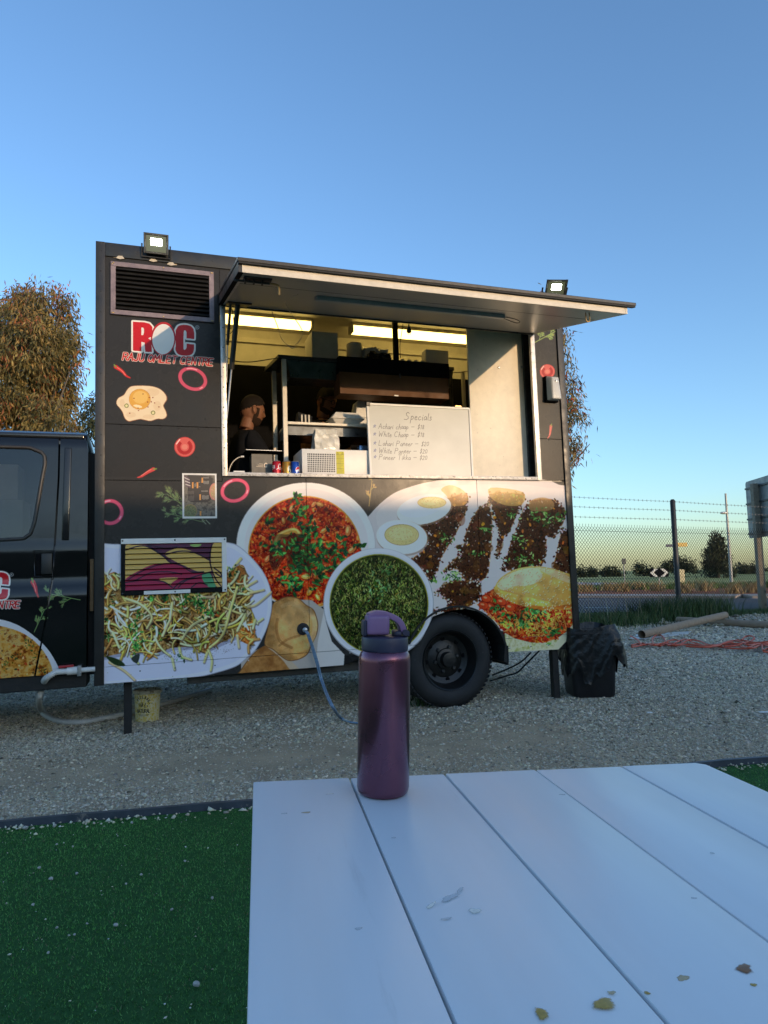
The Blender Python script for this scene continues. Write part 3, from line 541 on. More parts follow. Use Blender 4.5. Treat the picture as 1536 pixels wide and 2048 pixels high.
# printed photographs are soft: uneven studio light over the food, then a slight blur
_rows = int((1.77 - S.v0) * S.ppm); _B = S.a[:_rows]
for _k in range(2): _B = (np.roll(_B, 1, 0) + np.roll(_B, -1, 0) + np.roll(_B, 1, 1) + np.roll(_B, -1, 1) + 2 * _B) / 6
S.a[1:_rows - 1, 1:-1] = np.clip(_B[1:-1, 1:-1] * 1.10, 0, .93)
IMG_SIDE = S.image('truck side print')
# ---- cab print
K = Canvas(-1.80, 0.06, 0.40, 2.12, 500, (15, 15, 16), side)
_lg = lambda p: [(21 + (x - 1098) * .172, 1149 + (y - 997) * .172) for x, y in p]
logo_letters(K, _lg, 3.4)
_adv = sum(ADV.get(c_, .74) for c_ in 'RAJU OMLET C') * 15
text(K, 'RAJU OMLET CENTRE', (-15 - _adv, 1217 + _adv * .02), np.array([1, -.02]) * 15, np.array([.2, -1]) * 14, 1.4, (190, 40, 40), 1.0, .05, (2.8, (236, 226, 214)))
chili(K, [(62, 1157), (64, 1164), (69, 1174), (72, 1184), (76, 1194)], 5); dill(K, (160, 1200), (100, 1188), 9, .7); dill(K, (68, 1264), (88, 1220), 9, .7)
K.poly(smooth([(-320, 1400), (-300, 1340), (-230, 1276), (-140, 1244), (-40, 1236), (0, 1239), (40, 1253), (80, 1283), (104, 1312), (121, 1350), (121, 1400)], 6), (214, 212, 214))
CD = smooth([(-300, 1400), (-282, 1348), (-220, 1290), (-136, 1257), (-40, 1248), (0, 1252), (44, 1266), (76, 1290), (98, 1322), (106, 1352), (106, 1400)], 6)
food_noise(K, CD, [(120, 54, 16), (190, 120, 40), (214, 156, 70), (206, 170, 100), (160, 90, 34)], 22, 71)
for i in range(420): x, y = inside(CD); K.ell((x, y), rnd(1, 4), rnd(.8, 2.4), jit([(206, 150, 66), (180, 70, 30), (110, 60, 24), (222, 186, 120), (72, 70, 30)][i % 5], 12), rnd(0, 180), n=9)
for x, y, n in ((58, 1286, 14), (30, 1310, 10), (12, 1330, 10), (70, 1310, 8), (84, 1340, 8), (-20, 1300, 10)): leafy(K, (x, y), n, 5, 5, ((60, 70, 30), (96, 110, 44), (40, 44, 22)))
IMG_CAB = K.image('cab side print')
# ---- printed lower vent
VT = Canvas(0.15, 0.88, 0.94, 1.35, 500, (86, 34, 52), side); YE, CR = (206, 168, 84), (158, 26, 58)
for pts, col in (([(250, 230), (320, 208), (420, 212), (500, 260), (600, 330), (640, 360), (500, 380), (400, 420), (300, 490), (250, 505)], YE), ([(580, 280), (680, 236), (780, 250), (880, 300), (945, 340), (960, 430), (860, 430), (720, 370), (640, 330)], YE), ([(960, 300), (980, 200), (1052, 190), (1052, 555), (1000, 540), (970, 420)], YE),
                 ([(250, 590), (250, 500), (330, 440), (480, 372), (640, 358), (740, 390), (840, 440), (900, 440), (960, 560), (960, 600)], CR), ([(530, 490), (600, 478), (690, 482), (640, 520), (620, 545), (580, 520)], YE), ([(886, 470), (900, 440), (950, 438), (980, 500), (1000, 555), (940, 555), (900, 510)], (80, 150, 96)), ([(790, 205), (880, 200), (860, 222), (810, 222)], (140, 170, 84))):
    VT.poly(Z7(smooth(pts, 5).tolist()), col)
for pts in ([(255, 250), (400, 215), (520, 270), (640, 360)], [(440, 212), (560, 290), (620, 350), (720, 380), (800, 430), (900, 430)], [(580, 290), (700, 260), (820, 270), (940, 330)], [(970, 200), (950, 330), (990, 470), (1045, 550)], [(270, 500), (380, 430), (520, 375), (650, 360)], [(340, 500), (460, 440), (600, 430), (720, 450)], [(250, 520), (400, 500), (560, 510), (640, 560)], [(640, 580), (720, 510), (860, 460), (960, 430)], [(990, 400), (1040, 440), (1045, 470), (1000, 440)], [(800, 560), (860, 520), (930, 540)], [(690, 560), (760, 500), (870, 480)], [(440, 205), (600, 240), (680, 222)]): VT.stroke(Z7(smooth(pts, 5, False).tolist()), 1.25, (44, 14, 22))
IMG_VENT = VT.image('vent print')
# ---- menu poster
PM = Canvas(0.56, 0.815, 1.465, 1.81, 1100, (74, 68, 60), side); food_noise(PM, ZP([(230, 100), (700, 100), (700, 730), (230, 730)]), [(50, 46, 42), (84, 78, 70), (112, 106, 94), (66, 60, 54)], 30, 81)
PM.poly(ZP([(300, 130), (560, 150), (640, 180), (610, 470), (560, 500), (350, 500), (306, 470)]), (34, 28, 27))
for x, y, h_ in ((370, 272, 40), (432, 272, 40), (497, 205, 34), (468, 432, 38), (474, 646, 32)): PM.poly(ZP([(x - 11, y - h_), (x + 11, y - h_), (x + 11, y + h_), (x - 11, y + h_)]), (206, 140, 62))
for x0, y0, n, l in ((516, 172, 6, 10), (516, 235, 6, 24), (490, 350, 7, 9), (498, 432, 7, 32), (398, 268, 2, 26), (452, 232, 2, 6), (452, 292, 2, 6), (315, 370, 6, 22), (318, 450, 6, 44)):
    for k in range(n): PM.stroke(ZP([(x0 + k * 13, y0 - l * rnd(.6, 1)), (x0 + k * 13, y0 + l * rnd(.6, 1))]), .32, (190, 184, 174) if x0 > 390 else (110, 104, 98))
PM.ell(ZP([(336, 616)])[0], 13.5, 13.5, (150, 128, 70)); PM.ell(ZP([(336, 616)])[0], 12.6, 12.6, (92, 94, 58))
for i in range(160): a = rnd(0, 6.28); q = math.sqrt(rng.random()) * 12; c = ZP([(336, 616)])[0]; PM.ell((c[0] + q * math.cos(a), c[1] + q * math.sin(a)), .6, .5, jit((126, 130, 84), 18), n=6)
c = ZP([(660, 358)])[0]; PM.ell(c, 10.5, 17, (190, 120, 104)); PM.ell((c[0] + 1, c[1]), 9, 14.5, (170, 140, 100))
for i in range(120): a = rnd(0, 6.28); q = math.sqrt(rng.random()); PM.ell((c[0] + 1 + 8.5 * q * math.cos(a), c[1] + 14 * q * math.sin(a)), .7, .6, jit((190, 150, 110), 24), n=6)
for k in range(7): PM.stroke(ZP([(258 + k * 4, 150 + k * 22), (320 + k * 3, 180 + k * 20)]), 1.0, (190, 180, 176) if k % 2 else (86, 60, 80))
IMG_POSTER = PM.image('menu poster print')
# ---- whiteboard
_p = [pt(737, 806, -.10), pt(942, 816, -.10), pt(945, 952, -.10), pt(742, 952, -.10)]
WB = Canvas(_p[0].x - .02, _p[2].x + .03, _p[2].z - .02, _p[0].z + .03, 900, (184, 186, 182), lambda x, y: side(x, y, -.10))
ZW = zc(650, 600, 4.8); n_ = fbm(WB.h, WB.w, 120, 4, 91)[..., None]; WB.a *= (.95 + .1 * n_)
wx, wy = np.array([1, .008]), np.array([.18, -1]); INK, BLU = (58, 58, 66), (70, 84, 136)
text(WB, 'Specials', ZW([(775, 1145)])[0], wx * 14.4, wy * 15, .5, INK, 1.12, .1)
for y, s_ in ((1232, 'Achari chaap - $18'), (1308, 'White Chaap - $18'), (1396, 'Lahari Paneer - $20'), (1468, 'White Paneer - $20'), (1530, 'Paneer Tikka - $20')):
    text(WB, '*', ZW([(468, y - 8)])[0], wx * 11, wy * 10, .36, BLU); text(WB, s_, ZW([(520, y)])[0], wx * 10.6, wy * 10.5, .42, INK, 1.06, .12)
IMG_WB = WB.image('whiteboard writing')
# ---- box with three speed lines and a letter, yellow safety label, tins, tub label
BX = Canvas(0, .16, 0, .16, 1500, (104, 100, 92)); BX.a *= (.9 + .2 * fbm(BX.h, BX.w, 40, 3, 5)[..., None])
for k in range(3): BX.stroke([(.036 + k * .012, .075 + k * .009), (.088, .072 + k * .009)], .0012, (226, 206, 178))
text(BX, 'Q', (.094, .070), (.034, 0), (.006, .028), .0026, (236, 216, 190)); IMG_BOX = BX.image('box print')
YL = Canvas(0, .07, 0, .18, 1500, (196, 188, 24))
YL.stroke([(.006, .16), (.014, .174), (.022, .16), (.006, .16)], .001, (40, 40, 20)); YL.stroke([(.048, .16), (.056, .174), (.064, .16), (.048, .16)], .001, (40, 40, 20))
for y in np.arange(.012, .155, .007): YL.stroke([(.006, y), (.006 + rnd(.03, .056), y)], .0008, (120, 116, 30))
for y in (.045, .085, .125, .155): YL.stroke([(.0, y), (.07, y)], .0007, (70, 68, 24))
IMG_LABEL = YL.image('safety label print')
def can_img(name, base, fn):
    c_ = Canvas(0, .207, 0, .115, 1400, base); fn(c_); return c_.image(name)
def can_red(c_):
    for x in (.03, .13):
        c_.stroke(smooth([(x + .03, .082), (x + .014, .088), (x + .004, .07), (x + .01, .05), (x + .03, .05)], 6, False), .003, WHITE); c_.stroke(smooth([(x - .012, .046), (x + .02, .062), (x + .05, .05), (x + .075, .056)], 6, False), .002, WHITE)
        text(c_, 'oca', (x + .028, .06), (.034, 0), (.006, .034), .0026, WHITE)
def can_gold(c_):
    c_.a *= (.85 + .3 * fbm(c_.h, c_.w, 20, 3, 6)[..., None])
    for x in (.052, .155):
        c_.ell((x, .05), .027, .033, (206, 204, 190)); c_.ell((x, .086), .02, .012, (120, 90, 30)); c_.ell((x, .062), .014, .012, (108, 124, 70)); c_.ell((x - .014, .034), .007, .007, (60, 76, 50)); c_.ell((x + .014, .034), .007, .007, (60, 76, 50)); c_.stroke([(x - .02, .05), (x + .02, .05)], .002, (150, 120, 50)); c_.stroke([(x - .018, .02), (x + .018, .02)], .003, (170, 160, 130))
def can_blue(c_):
    for x in (.045, .148):
        c_.ell((x, .045), .026, .026, (226, 226, 230)); e = ellipse((x, .045), .024, .024, 18, 40); c_.poly(smooth(np.vstack([e[2:20], [(x - .004, .05), (x + .012, .054)]]), 2), (190, 30, 44)); c_.poly(smooth(np.vstack([e[24:38], [(x + .01, .034), (x - .008, .036)]]), 2), (20, 60, 150))
        c_.ell((x + .02, .09), .012, .006, (90, 150, 226), 20)
IMG_CR, IMG_CG, IMG_CB = can_img('red can print', (176, 12, 26), can_red), can_img('gold can print', (168, 122, 36), can_gold), can_img('blue can print', (18, 66, 156), can_blue)
TB = Canvas(0, .66, 0, .24, 900, (214, 210, 196)); food_noise(TB, [(0, 0), (.66, 0), (.66, .24), (0, .24)], [(206, 176, 40), (222, 206, 140), (226, 220, 196), (214, 190, 80), (226, 222, 206)], 46, 95)
for x in (.12, .45):
    for k, ch in enumerate('VILLAGE'):
        a = math.radians(150 - k * 20); text(TB, ch, (x + .05 * math.cos(a) - .006, .135 + .045 * math.sin(a)), (math.sin(a) * .016, -math.cos(a) * .016), (math.cos(a) * .018, math.sin(a) * .018), .0022, (40, 38, 34))
    for i in range(26): TB.ell((x + rng.normal() * .024, .13 + rng.normal() * .012), rnd(.003, .008), rnd(.002, .004), (56, 54, 44), rnd(0, 180), n=8)
    text(TB, 'NATURAL', (x - .058, .072), (.0235, 0), (0, .026), .0022, (34, 32, 30)); TB.stroke([(x - .05, .058), (x + .05, .058)], .002, (110, 106, 96)); TB.stroke([(x - .04, .05), (x + .04, .05)], .0015, (130, 124, 110))
IMG_TUB = TB.image('tub label print')
# ================================================================== MATERIALS
M = {}
M['side'] = mat('vinyl print side', (0, 0, 0), .27, spec=.14, dirt=(.22, .20, .17), dirt_at=.73, dscale=26, img=IMG_SIDE, bump=.10, bscale=75, dist=.004, rvar=.05, vscale=3)
M['cabp'] = mat('vinyl print cab', (0, 0, 0), .14, img=IMG_CAB, bump=.03, bscale=6, dist=.02, rvar=.04, vscale=3)
M['ventp'] = mat('vinyl print vent', (0, 0, 0), .3, img=IMG_VENT, bump=.05, bscale=90, dist=.003)
M['poster'] = mat('paper poster print', (0, 0, 0), .45, img=IMG_POSTER, bump=.05, bscale=30, dist=.004)
M['wbp'] = mat('whiteboard enamel', (0, 0, 0), .35, img=IMG_WB)
M['boxp'] = mat('grey box print', (0, 0, 0), .55, img=IMG_BOX, bump=.1, bscale=120, dist=.002)
M['labelp'] = mat('safety label', (0, 0, 0), .5, img=IMG_LABEL)
M['canr'] = mat('red tin print', (0, 0, 0), .25, .35, img=IMG_CR); M['cang'] = mat('gold tin print', (0, 0, 0), .25, .45, img=IMG_CG); M['canb'] = mat('blue tin print', (0, 0, 0), .25, .35, img=IMG_CB)
M['tubp'] = mat('tub print', (0, 0, 0), .5, img=IMG_TUB, bump=.05, bscale=40)
M['blk'] = mat('black painted metal', (.020, .019, .018), .42, var=.25, vscale=6, bump=.10, bscale=60, dist=.004, rvar=.12, dirt=(.11, .10, .085), dirt_at=.66, dscale=7)
M['blkgloss'] = mat('black car paint', (.010, .010, .011), .14, var=.2, vscale=3, bump=.03, bscale=5, dist=.02, rvar=.04)
M['chassis'] = mat('chassis black', (.010, .0098, .009), .7, var=.3, vscale=9, bump=.2, bscale=30)
M['alu'] = mat('scuffed aluminium', (.62, .60, .56), .42, .55, var=.22, vscale=14, bump=.12, bscale=50, dist=.003, rvar=.14, dirt=(.12, .11, .10), dirt_at=.62, dscale=22)
M['alud'] = mat('aged aluminium sill', (.50, .48, .45), .5, .35, var=.35, vscale=22, bump=.25, bscale=60, dist=.004, dirt=(.16, .15, .14), dirt_at=.56, dscale=34)
M['fascia'] = mat('cream fascia', (.66, .58, .47), .5, var=.14, vscale=10, bump=.08, bscale=40, dist=.004, dirt=(.25, .18, .10), dirt_at=.69, dscale=30)
M['under'] = mat('grey awning lining', (.36, .35, .33), .36, .0, var=.06, vscale=1.5, spec=.4)
M['cheek'] = mat('white scratched panel', (.76, .69, .56), .45, var=.08, vscale=9, bump=.15, bscale=70, dist=.003, dirt=(.46, .40, .32), dirt_at=.64, dscale=26)
M['cream'] = mat('cream interior wall', (.60, .55, .44), .55, var=.12, vscale=4, dirt=(.34, .27, .16), dirt_at=.68, dscale=6)
M['dark'] = mat('black interior', (.006, .006, .007), .8, var=.3, vscale=5, spec=.06)
M['steel'] = mat('brushed steel', (.42, .42, .42), .38, .85, var=.2, vscale=20, rvar=.1)
M['steeld'] = mat('dark steel', (.07, .075, .08), .35, .7, var=.3, vscale=8, rvar=.1)
M['post'] = mat('cream steel post', (.62, .58, .50), .45, .1, var=.12, vscale=14)
M['purple'] = mat('mauve taped frame', (.17, .125, .145), .5, var=.18, vscale=16, rgb2=(.24, .18, .19), bump=.1, bscale=40, dist=.003)
M['slat'] = mat('black louvre slat', (.030, .028, .026), .35, .3, var=.3, vscale=12)
M['white'] = mat('white plastic', (.72, .71, .68), .4, var=.06, vscale=8)
M['foam'] = mat('white foam', (.76, .74, .69), .7, var=.06, vscale=12, bump=.15, bscale=150, dist=.002)
M['cardw'] = mat('white carton', (.62, .58, .50), .7, var=.1, vscale=6)
M['brown'] = mat('copper brown sheet', (.115, .052, .022), .55, var=.16, vscale=5, rvar=.1, spec=.2)
M['rubber'] = mat('tyre rubber', (.014, .014, .015), .72, var=.3, vscale=9, bump=.3, bscale=55, dist=.006, dirt=(.05, .047, .043), dirt_at=.66, dscale=12)
M['rim'] = mat('black rim', (.012, .012, .012), .4, .2, var=.3, vscale=9, bump=.1, bscale=50, dirt=(.06, .055, .05), dirt_at=.68, dscale=16)
M['glass'] = mat('tinted cab glass', (.20, .23, .25), .02, spec=.6, trans=1.0)
M['seal'] = mat('rubber seal', (.03, .028, .026), .45, var=.2, vscale=10)
M['cord'] = mat('black cable', (.012, .012, .012), .5); M['cordw'] = mat('pale cable', (.55, .5, .42), .5)
M['led'] = mat('lit led panel', (.9, .92, .85), .4, emit=(.95, 1.0, .82), estr=16)
M['ledback'] = mat('lamp reflector', (.05, .055, .04), .3, .3, emit=(.8, .9, .5), estr=.03)
M['tube'] = mat('lit fluorescent diffuser', (.9, .85, .6), .5, emit=(1.0, .72, .20), estr=2.1)
M['tubeoff'] = mat('unlit grey tube lamp', (.30, .34, .36), .35, var=.1, vscale=9)
M['red'] = mat('red plastic', (.42, .03, .035), .4, var=.15, vscale=20); M['pvc'] = mat('white pvc', (.66, .65, .62), .35, var=.12, vscale=15, dirt=(.3, .28, .24), dirt_at=.66, dscale=20)
M['hose'] = mat('grey corrugated hose', (.62, .61, .58), .45, var=.12, vscale=20); M['bluehose'] = mat('blue hose', (.16, .25, .36), .25, var=.2, vscale=30, coat=.4)
M['gold'] = mat('brass', (.5, .33, .15), .35, .8)
# ================================================================== FOOD TRUCK
T = thing('food_truck', 'black food truck with printed food dishes and its serving hatch propped open', 'food truck', frame=TM)
bvl = dict(bevel=.003, smooth=40)
def slab(pts, y0, y1): return MB().prism([(u, y0, v) for u, v in pts], (0, y1 - y0, 0))
def rect(u0, u1, v0, v1): return [(u0, v0), (u1, v0), (u1, v1), (u0, v1)]
GAP = .0015
RV = 2.1385; S2 = 1.7448; SK = .476; BOT = .365; TOPV = 3.445
us = [side(612, 960)[0], side(953, 960)[0]]; us = [float(x) for x in us]
UO0, UO1, VO0, VO1 = .862, 3.452, 1.808, 3.06        # clear opening of the hatch
panels = [rect(.05, .846 - GAP, RV + GAP, 3.345), rect(.05, .846 - GAP, S2 + GAP, RV - GAP), rect(.846, 3.50, 3.105, 3.345),
          rect(3.505, 3.74, 2.144 + GAP, 3.345), rect(3.505, 3.74, 1.785, 2.144 - GAP)]
for p in panels: slab(p, 0, .02).build('side_panel', M['side'], T, uv=S.uv, bevel=.0015, seg=1)
arch = [(840, 1285), (858, 1250), (866, 1233), (893, 1223), (931, 1217), (960, 1224), (985, 1243), (1003, 1265), (1010, 1290), (1012, 1306)]
arch = [tuple(float(z) for z in side(x, y)) for x, y in arch]
def arch_u(side_, v):
    a = arch[:5] if side_ < 0 else arch[4:]
    vs = [p[1] for p in a]; us_ = [p[0] for p in a]; k = np.argsort(vs); return float(np.interp(v, np.array(vs)[k], np.array(us_)[k]))
lo = SK + GAP
mid = [p for p in arch if p[1] > lo + .01 and p[0] < us[1] - .01]; rgt = [p for p in arch if p[1] > lo + .01 and p[0] > us[1] + .01]
cutv = float(np.interp(us[1], [p[0] for p in arch[4:8]], [p[1] for p in arch[4:8]]))
slab([(.05, lo), (us[0] - GAP, lo), (us[0] - GAP, 1.778), (.8475, 1.778), (.8475, S2 - GAP), (.05, S2 - GAP)], 0, .02).build('side_panel', M['side'], T, uv=S.uv, bevel=.0015, seg=1)
slab([(us[0] + GAP, lo), (arch_u(-1, lo), lo)] + mid + [(us[1] - GAP, cutv), (us[1] - GAP, 1.778), (us[0] + GAP, 1.778)], 0, .02).build('side_panel', M['side'], T, uv=S.uv, bevel=.0015, seg=1)
slab([(us[1] + GAP, cutv)] + rgt + [(arch_u(1, lo), lo), (3.74, lo), (3.74, 1.778), (us[1] + GAP, 1.778)], 0, .02).build('side_panel', M['side'], T, uv=S.uv, bevel=.0015, seg=1)
hi = SK - GAP
slab([(.05, BOT), (1.71, BOT), (1.72, .365), (1.83, .40), (2.0, .365), (2.12, .385), (arch_u(-1, hi), hi), (.05, hi)], 0, .02).build('skirt_panel', M['side'], T, uv=S.uv, bevel=.0015, seg=1)
slab([(arch_u(1, .38), .368), (3.56, .355), (3.74, .352), (3.74, hi), (arch_u(1, hi), hi)], 0, .02).build('skirt_panel', M['side'], T, uv=S.uv, bevel=.0015, seg=1)
# corner trims and top band
MB().box(-.006, .056, -.014, .05, BOT - .008, TOPV).build('corner_trim', M['blk'], T, **bvl)
MB().box(3.733, 3.792, -.016, .05, .345, TOPV).build('corner_trim', M['blk'], T, **bvl)
MB().box(.056, 3.733, -.011, .03, 3.345, TOPV).build('roof_trim', M['blk'], T, **bvl)
for (x, y) in ((240, 515), (306, 520.5), (342, 528)):
    p = pt(x, y, .0125); MB().add([(p.x + a, -.0125, p.z + b) for a, b in ((-.028, -.006), (-.012, .012), (.014, .014), (.03, -.004), (.0, -.012))], [(0, 1, 2, 3, 4)]).build('paint_chip', mat('bare cream paint', (.55, .47, .36), .7, var=.2), T, fix=False)
# body shell behind the panels
sh = MB(); sh.box(.012, 3.78, .012, 1.9, 3.40, 3.44); sh.build('roof', M['blk'], T)
MB().box(3.74, 3.788, .05, 1.9, .5, 3.40).build('end_wall', M['blk'], T)
MB().box(.0, .045, .05, 1.9, .5, 3.40).build('front_wall', M['blk'], T)
MB().box(.045, 3.74, 1.86, 1.9, .5, 3.40).build('rear_wall', M['blk'], T)
MB().box(.045, 3.74, .022, 1.86, .80, .86).build('floor', M['chassis'], T)
MB().box(.045, 3.74, .022, 1.34, 3.385, 3.40).build('ceiling', M['cream'], T)
MB().box(.045, 3.74, 1.34, 1.38, .86, 3.385).build('interior_wall', M['cream'], T)
MB().box(.046, 3.739, 1.27, 1.338, .861, 3.02).build('dark_wall_panel', M['dark'], T)
MB().box(.046, .10, .07, 1.26, .861, 3.02).build('dark_wall_panel', M['dark'], T)
MB().box(.047, 3.738, 1.31, 1.339, 3.255, 3.30).build('wall_rail', M['cream'], T, bevel=.004)
MB().box(.06, .84, .022, .05, 1.79, 3.38).build('inner_lining', M['dark'], T)
MB().box(.86, 3.50, .022, .05, .87, 1.77).build('inner_lining', M['dark'], T)
MB().box(3.53, 3.735, .022, .05, .87, 3.38).build('inner_lining', M['dark'], T)
# rivets: one joined part
mb = MB()
def stud(x, y, r=.006, w=0.0): p = pt(x, y, w); mb.ball((p.x, -w, p.z), r, 7, 4, (1, .55, 1))
for x, y in ((243, 852), (283, 854), (321, 855.5), (357, 856), (397, 858.5), (433, 859.5), (410, 838)): stud(x, y)
for y in np.arange(500, 1350, 41): stud(202, y, .005, .014)
for y in np.arange(690, 1290, 48): stud(1128 + (y - 660) * .038, y, .005, .016)
for x in np.arange(215, 470, 30): stud(x, 497 + (x - 215) * .119, .0045, .011)
for x, y in ((263, 1089), (280, 1342), (350, 1336), (430, 1331), (1083, 878), (1098, 880), (1018, 1297), (1062, 1293), (1098, 1290)): stud(x, y, .005)
tag(mb.build('rivets', M['blk'], T, smooth=60), kind='stuff')
# hatch frame
fr = MB().box(.846, UO0 + .022, -.012, .02, 1.783, 3.10); fr.build('hatch_frame', M['alu'], T, **bvl)
MB().box(UO1 + .012, 3.506, -.012, .02, 1.783, 3.10).build('hatch_frame', M['alu'], T, **bvl)
MB().box(UO0 + .022, UO1 + .012, -.014, .02, 1.783, 1.811).build('hatch_sill', M['alud'], T, **bvl)
MB().box(UO0 + .022, UO1 + .012, -.004, .02, 3.062, 3.10).build('hatch_frame', M['alu'], T, **bvl)
MB().box(.06, 3.735, .021, .55, 1.775, 1.797).build('counter', M['steel'], T, bevel=.003)
tag((lambda m: [m.ball((UO0 + .002, -.012, v), .005, 6, 4) for v in np.arange(1.84, 3.05, .15)] and m)(MB()).build('screws', M['steeld'], T), kind='stuff')
# white sliding panel on the right inside the opening
a, b = pt(945, 945, -.12), pt(935, 661, -.12); cu0 = (a.x + b.x) / 2
MB().box(cu0, 3.455, .12, .14, 1.797, 3.20).build('sliding_panel', M['cheek'], T, **bvl)
MB().box(3.456, 3.52, .10, .16, 1.797, 3.20).build('dark_gap_strip', M['steeld'], T)  # dark strip standing in for the shaded gap beside the sliding panel
for x, y in ((998, 735), (1044, 734)):
    p = pt(x, y, -.118); MB().lathe([(.012, 0), (.012, .004), (.006, .006)], 12, (p.x, .121, p.z), (0, -1, 0)).build('fastener', M['steel'], T)
# ceiling tubes
for u0, u1 in ((.10, 1.745), (2.15, 3.60)):
    f = MB().box(u0 - .02, u1 + .02, .90, 1.02, 3.355, 3.384).build('tube_lamp', M['cream'], T, bevel=.004)
    pr = [(.905, 3.354), (.905, 3.318), (.92, 3.298), (1.0, 3.298), (1.015, 3.318), (1.015, 3.354)]
    MB().prism([(u0, y, z) for y, z in pr], (u1 - u0, 0, 0)).build('diffuser', M['tube'], f)
    for uu in (u0 - .022, u1): MB().box(uu, uu + .022, .902, 1.018, 3.292, 3.354).build('end_cap', M['cream'], f, bevel=.003)
# upper louvre vent
LV = [(.0922, 3.308), (.8025, 3.308), (.8025, 2.922), (.0922, 2.922)]; fw = .034
f = MB(); f.box(.0922, .8025, -.018, 0, 3.308 - fw, 3.308); f.box(.0922, .8025, -.018, 0, 2.922, 2.922 + fw); f.box(.0922, .0922 + fw, -.0178, 0, 2.922 + fw, 3.308 - fw); f.box(.8025 - fw, .8025, -.0178, 0, 2.922 + fw, 3.308 - fw)
vf = f.build('vent_frame', M['purple'], T, bevel=.0015, seg=1, smooth=40)
MB().box(.0922 + fw, .8025 - fw, -.003, -.0005, 2.922 + fw, 3.308 - fw).build('vent_back', M['dark'], vf)
n = 10; h0, h1 = 2.922 + fw, 3.308 - fw
for i in range(n):
    z = h0 + (h1 - h0) * (i + .5) / n; MB().hexa([(.127, -.004, z + .012), (.768, -.004, z + .012), (.768, -.0065, z + .013), (.127, -.0065, z + .013)], [(.127, -.024, z - .010), (.768, -.024, z - .010), (.768, -.026, z - .008), (.127, -.026, z - .008)]).build('slat', M['slat'], vf)
mb = MB()
for u in (.102, .112, .447, .783, .793):
    for v in (3.298 if u != .102 else 3.288, 2.932): mb.ball((u, -.019, v), .006, 7, 4, (1, .5, 1))
tag(mb.build('screws', M['gold'], vf, smooth=60), kind='stuff')
# lower printed vent
q = [pt(x, y) for x, y in ((242, 1078), (452, 1075), (452, 1182), (242, 1187))]; i_ = [pt(x, y) for x, y in ((250, 1087), (443, 1087), (443, 1174), (250, 1180))]
u0, u1, v1, v0 = q[0].x, q[1].x, q[0].z, q[2].z - .004; iu0, iu1, iv1, iv0 = u0 + .028, u1 - .032, v1 - .036, v0 + .03
vf = MB().box(u0, u1, -.02, 0, iv1, v1).build('vent_frame', M['white'], T, bevel=.0015, seg=1)
for bx, mt in (((u0, iu0, v0, iv1), M['blkgloss']), ((iu1, u1, v0, iv1), M['white']), ((iu0, iu1, v0, iv0), M['blkgloss'])): MB().box(bx[0], bx[1], -.0198, 0, bx[2], bx[3]).build('frame_strip', mt, vf, bevel=.0015, seg=1)
MB().box(iu0 + .12, iu1 - .22, -.022, -.0199, v0 + .002, iv0 - .004).build('paper_strip', M['white'], vf)
MB().box(iu0, iu1, -.003, -.0005, iv0, iv1).build('vent_back', M['dark'], vf)
n = 9; hh = (iv1 - iv0) / n
for i in range(n):
    z = iv0 + hh * i; MB().hexa([(iu0, -.004, z + hh * .98), (iu1, -.004, z + hh * .98), (iu1, -.008, z + hh * .98), (iu0, -.008, z + hh * .98)], [(iu0, -.018, z + hh * .14), (iu1, -.018, z + hh * .14), (iu1, -.022, z + hh * .14), (iu0, -.022, z + hh * .14)]).build('slat', M['ventp'], vf, uv=VT.uv)
mb = MB()
for u in (u0 + .01, (u0 + u1) / 2, u1 - .012):
    for v in (v1 - .014, v0 + .014): mb.ball((u, -.021, v), .0065, 7, 4, (1, .5, 1))
tag(mb.build('screws', M['steeld'], vf, smooth=60), kind='stuff')
# ---- awning hatch, hinged along the top of the opening
AL, AW0, AW1 = 1.20, .835, 3.515
def aw(u, t, d=0.0):                       # t along the slope from the hinge (0..1), d above the underside
    return (u, -(.004 + t * AL), 3.066 - .279 * t + d)
TH = .062
A = MB().hexa([aw(AW0 + .02, .0), aw(AW1 - .02, .0), aw(AW1 - .02, .985), aw(AW0 + .02, .985)], [aw(AW0 + .02, .0, .012), aw(AW1 - .02, .0, .012), aw(AW1 - .02, .985, .012), aw(AW0 + .02, .985, .012)]).build('awning', M['under'], T)
MB().hexa([aw(AW0 - .005, -.002, TH), aw(AW1 + .06, -.002, TH), aw(AW1 + .06, 1.018, TH), aw(AW0 - .005, 1.018, TH)], [aw(AW0 - .005, -.002, TH + .022), aw(AW1 + .06, -.002, TH + .022), aw(AW1 + .06, 1.018, TH + .022), aw(AW0 - .005, 1.018, TH + .022)]).build('awning_skin', M['blk'], A, bevel=.003)
MB().hexa([aw(AW0 + .022, .985, .0), aw(AW1 - .02, .985, .0), aw(AW1 - .02, 1.0, .0), aw(AW0 + .022, 1.0, .0)], [aw(AW0 + .022, .985, TH - .014), aw(AW1 - .02, .985, TH - .014), aw(AW1 - .02, 1.0, TH - .014), aw(AW0 + .022, 1.0, TH - .014)]).build('fascia', M['fascia'], A, bevel=.002)
MB().hexa([aw(AW0 + .001, .985, TH - .013), aw(AW1 + .055, .985, TH - .013), aw(AW1 + .055, 1.016, TH - .013), aw(AW0 + .001, 1.016, TH - .013)], [aw(AW0 + .001, .985, TH - .001), aw(AW1 + .055, .985, TH - .001), aw(AW1 + .055, 1.016, TH - .001), aw(AW0 + .001, 1.016, TH - .001)]).build('front_lip', M['chassis'], A, bevel=.002)
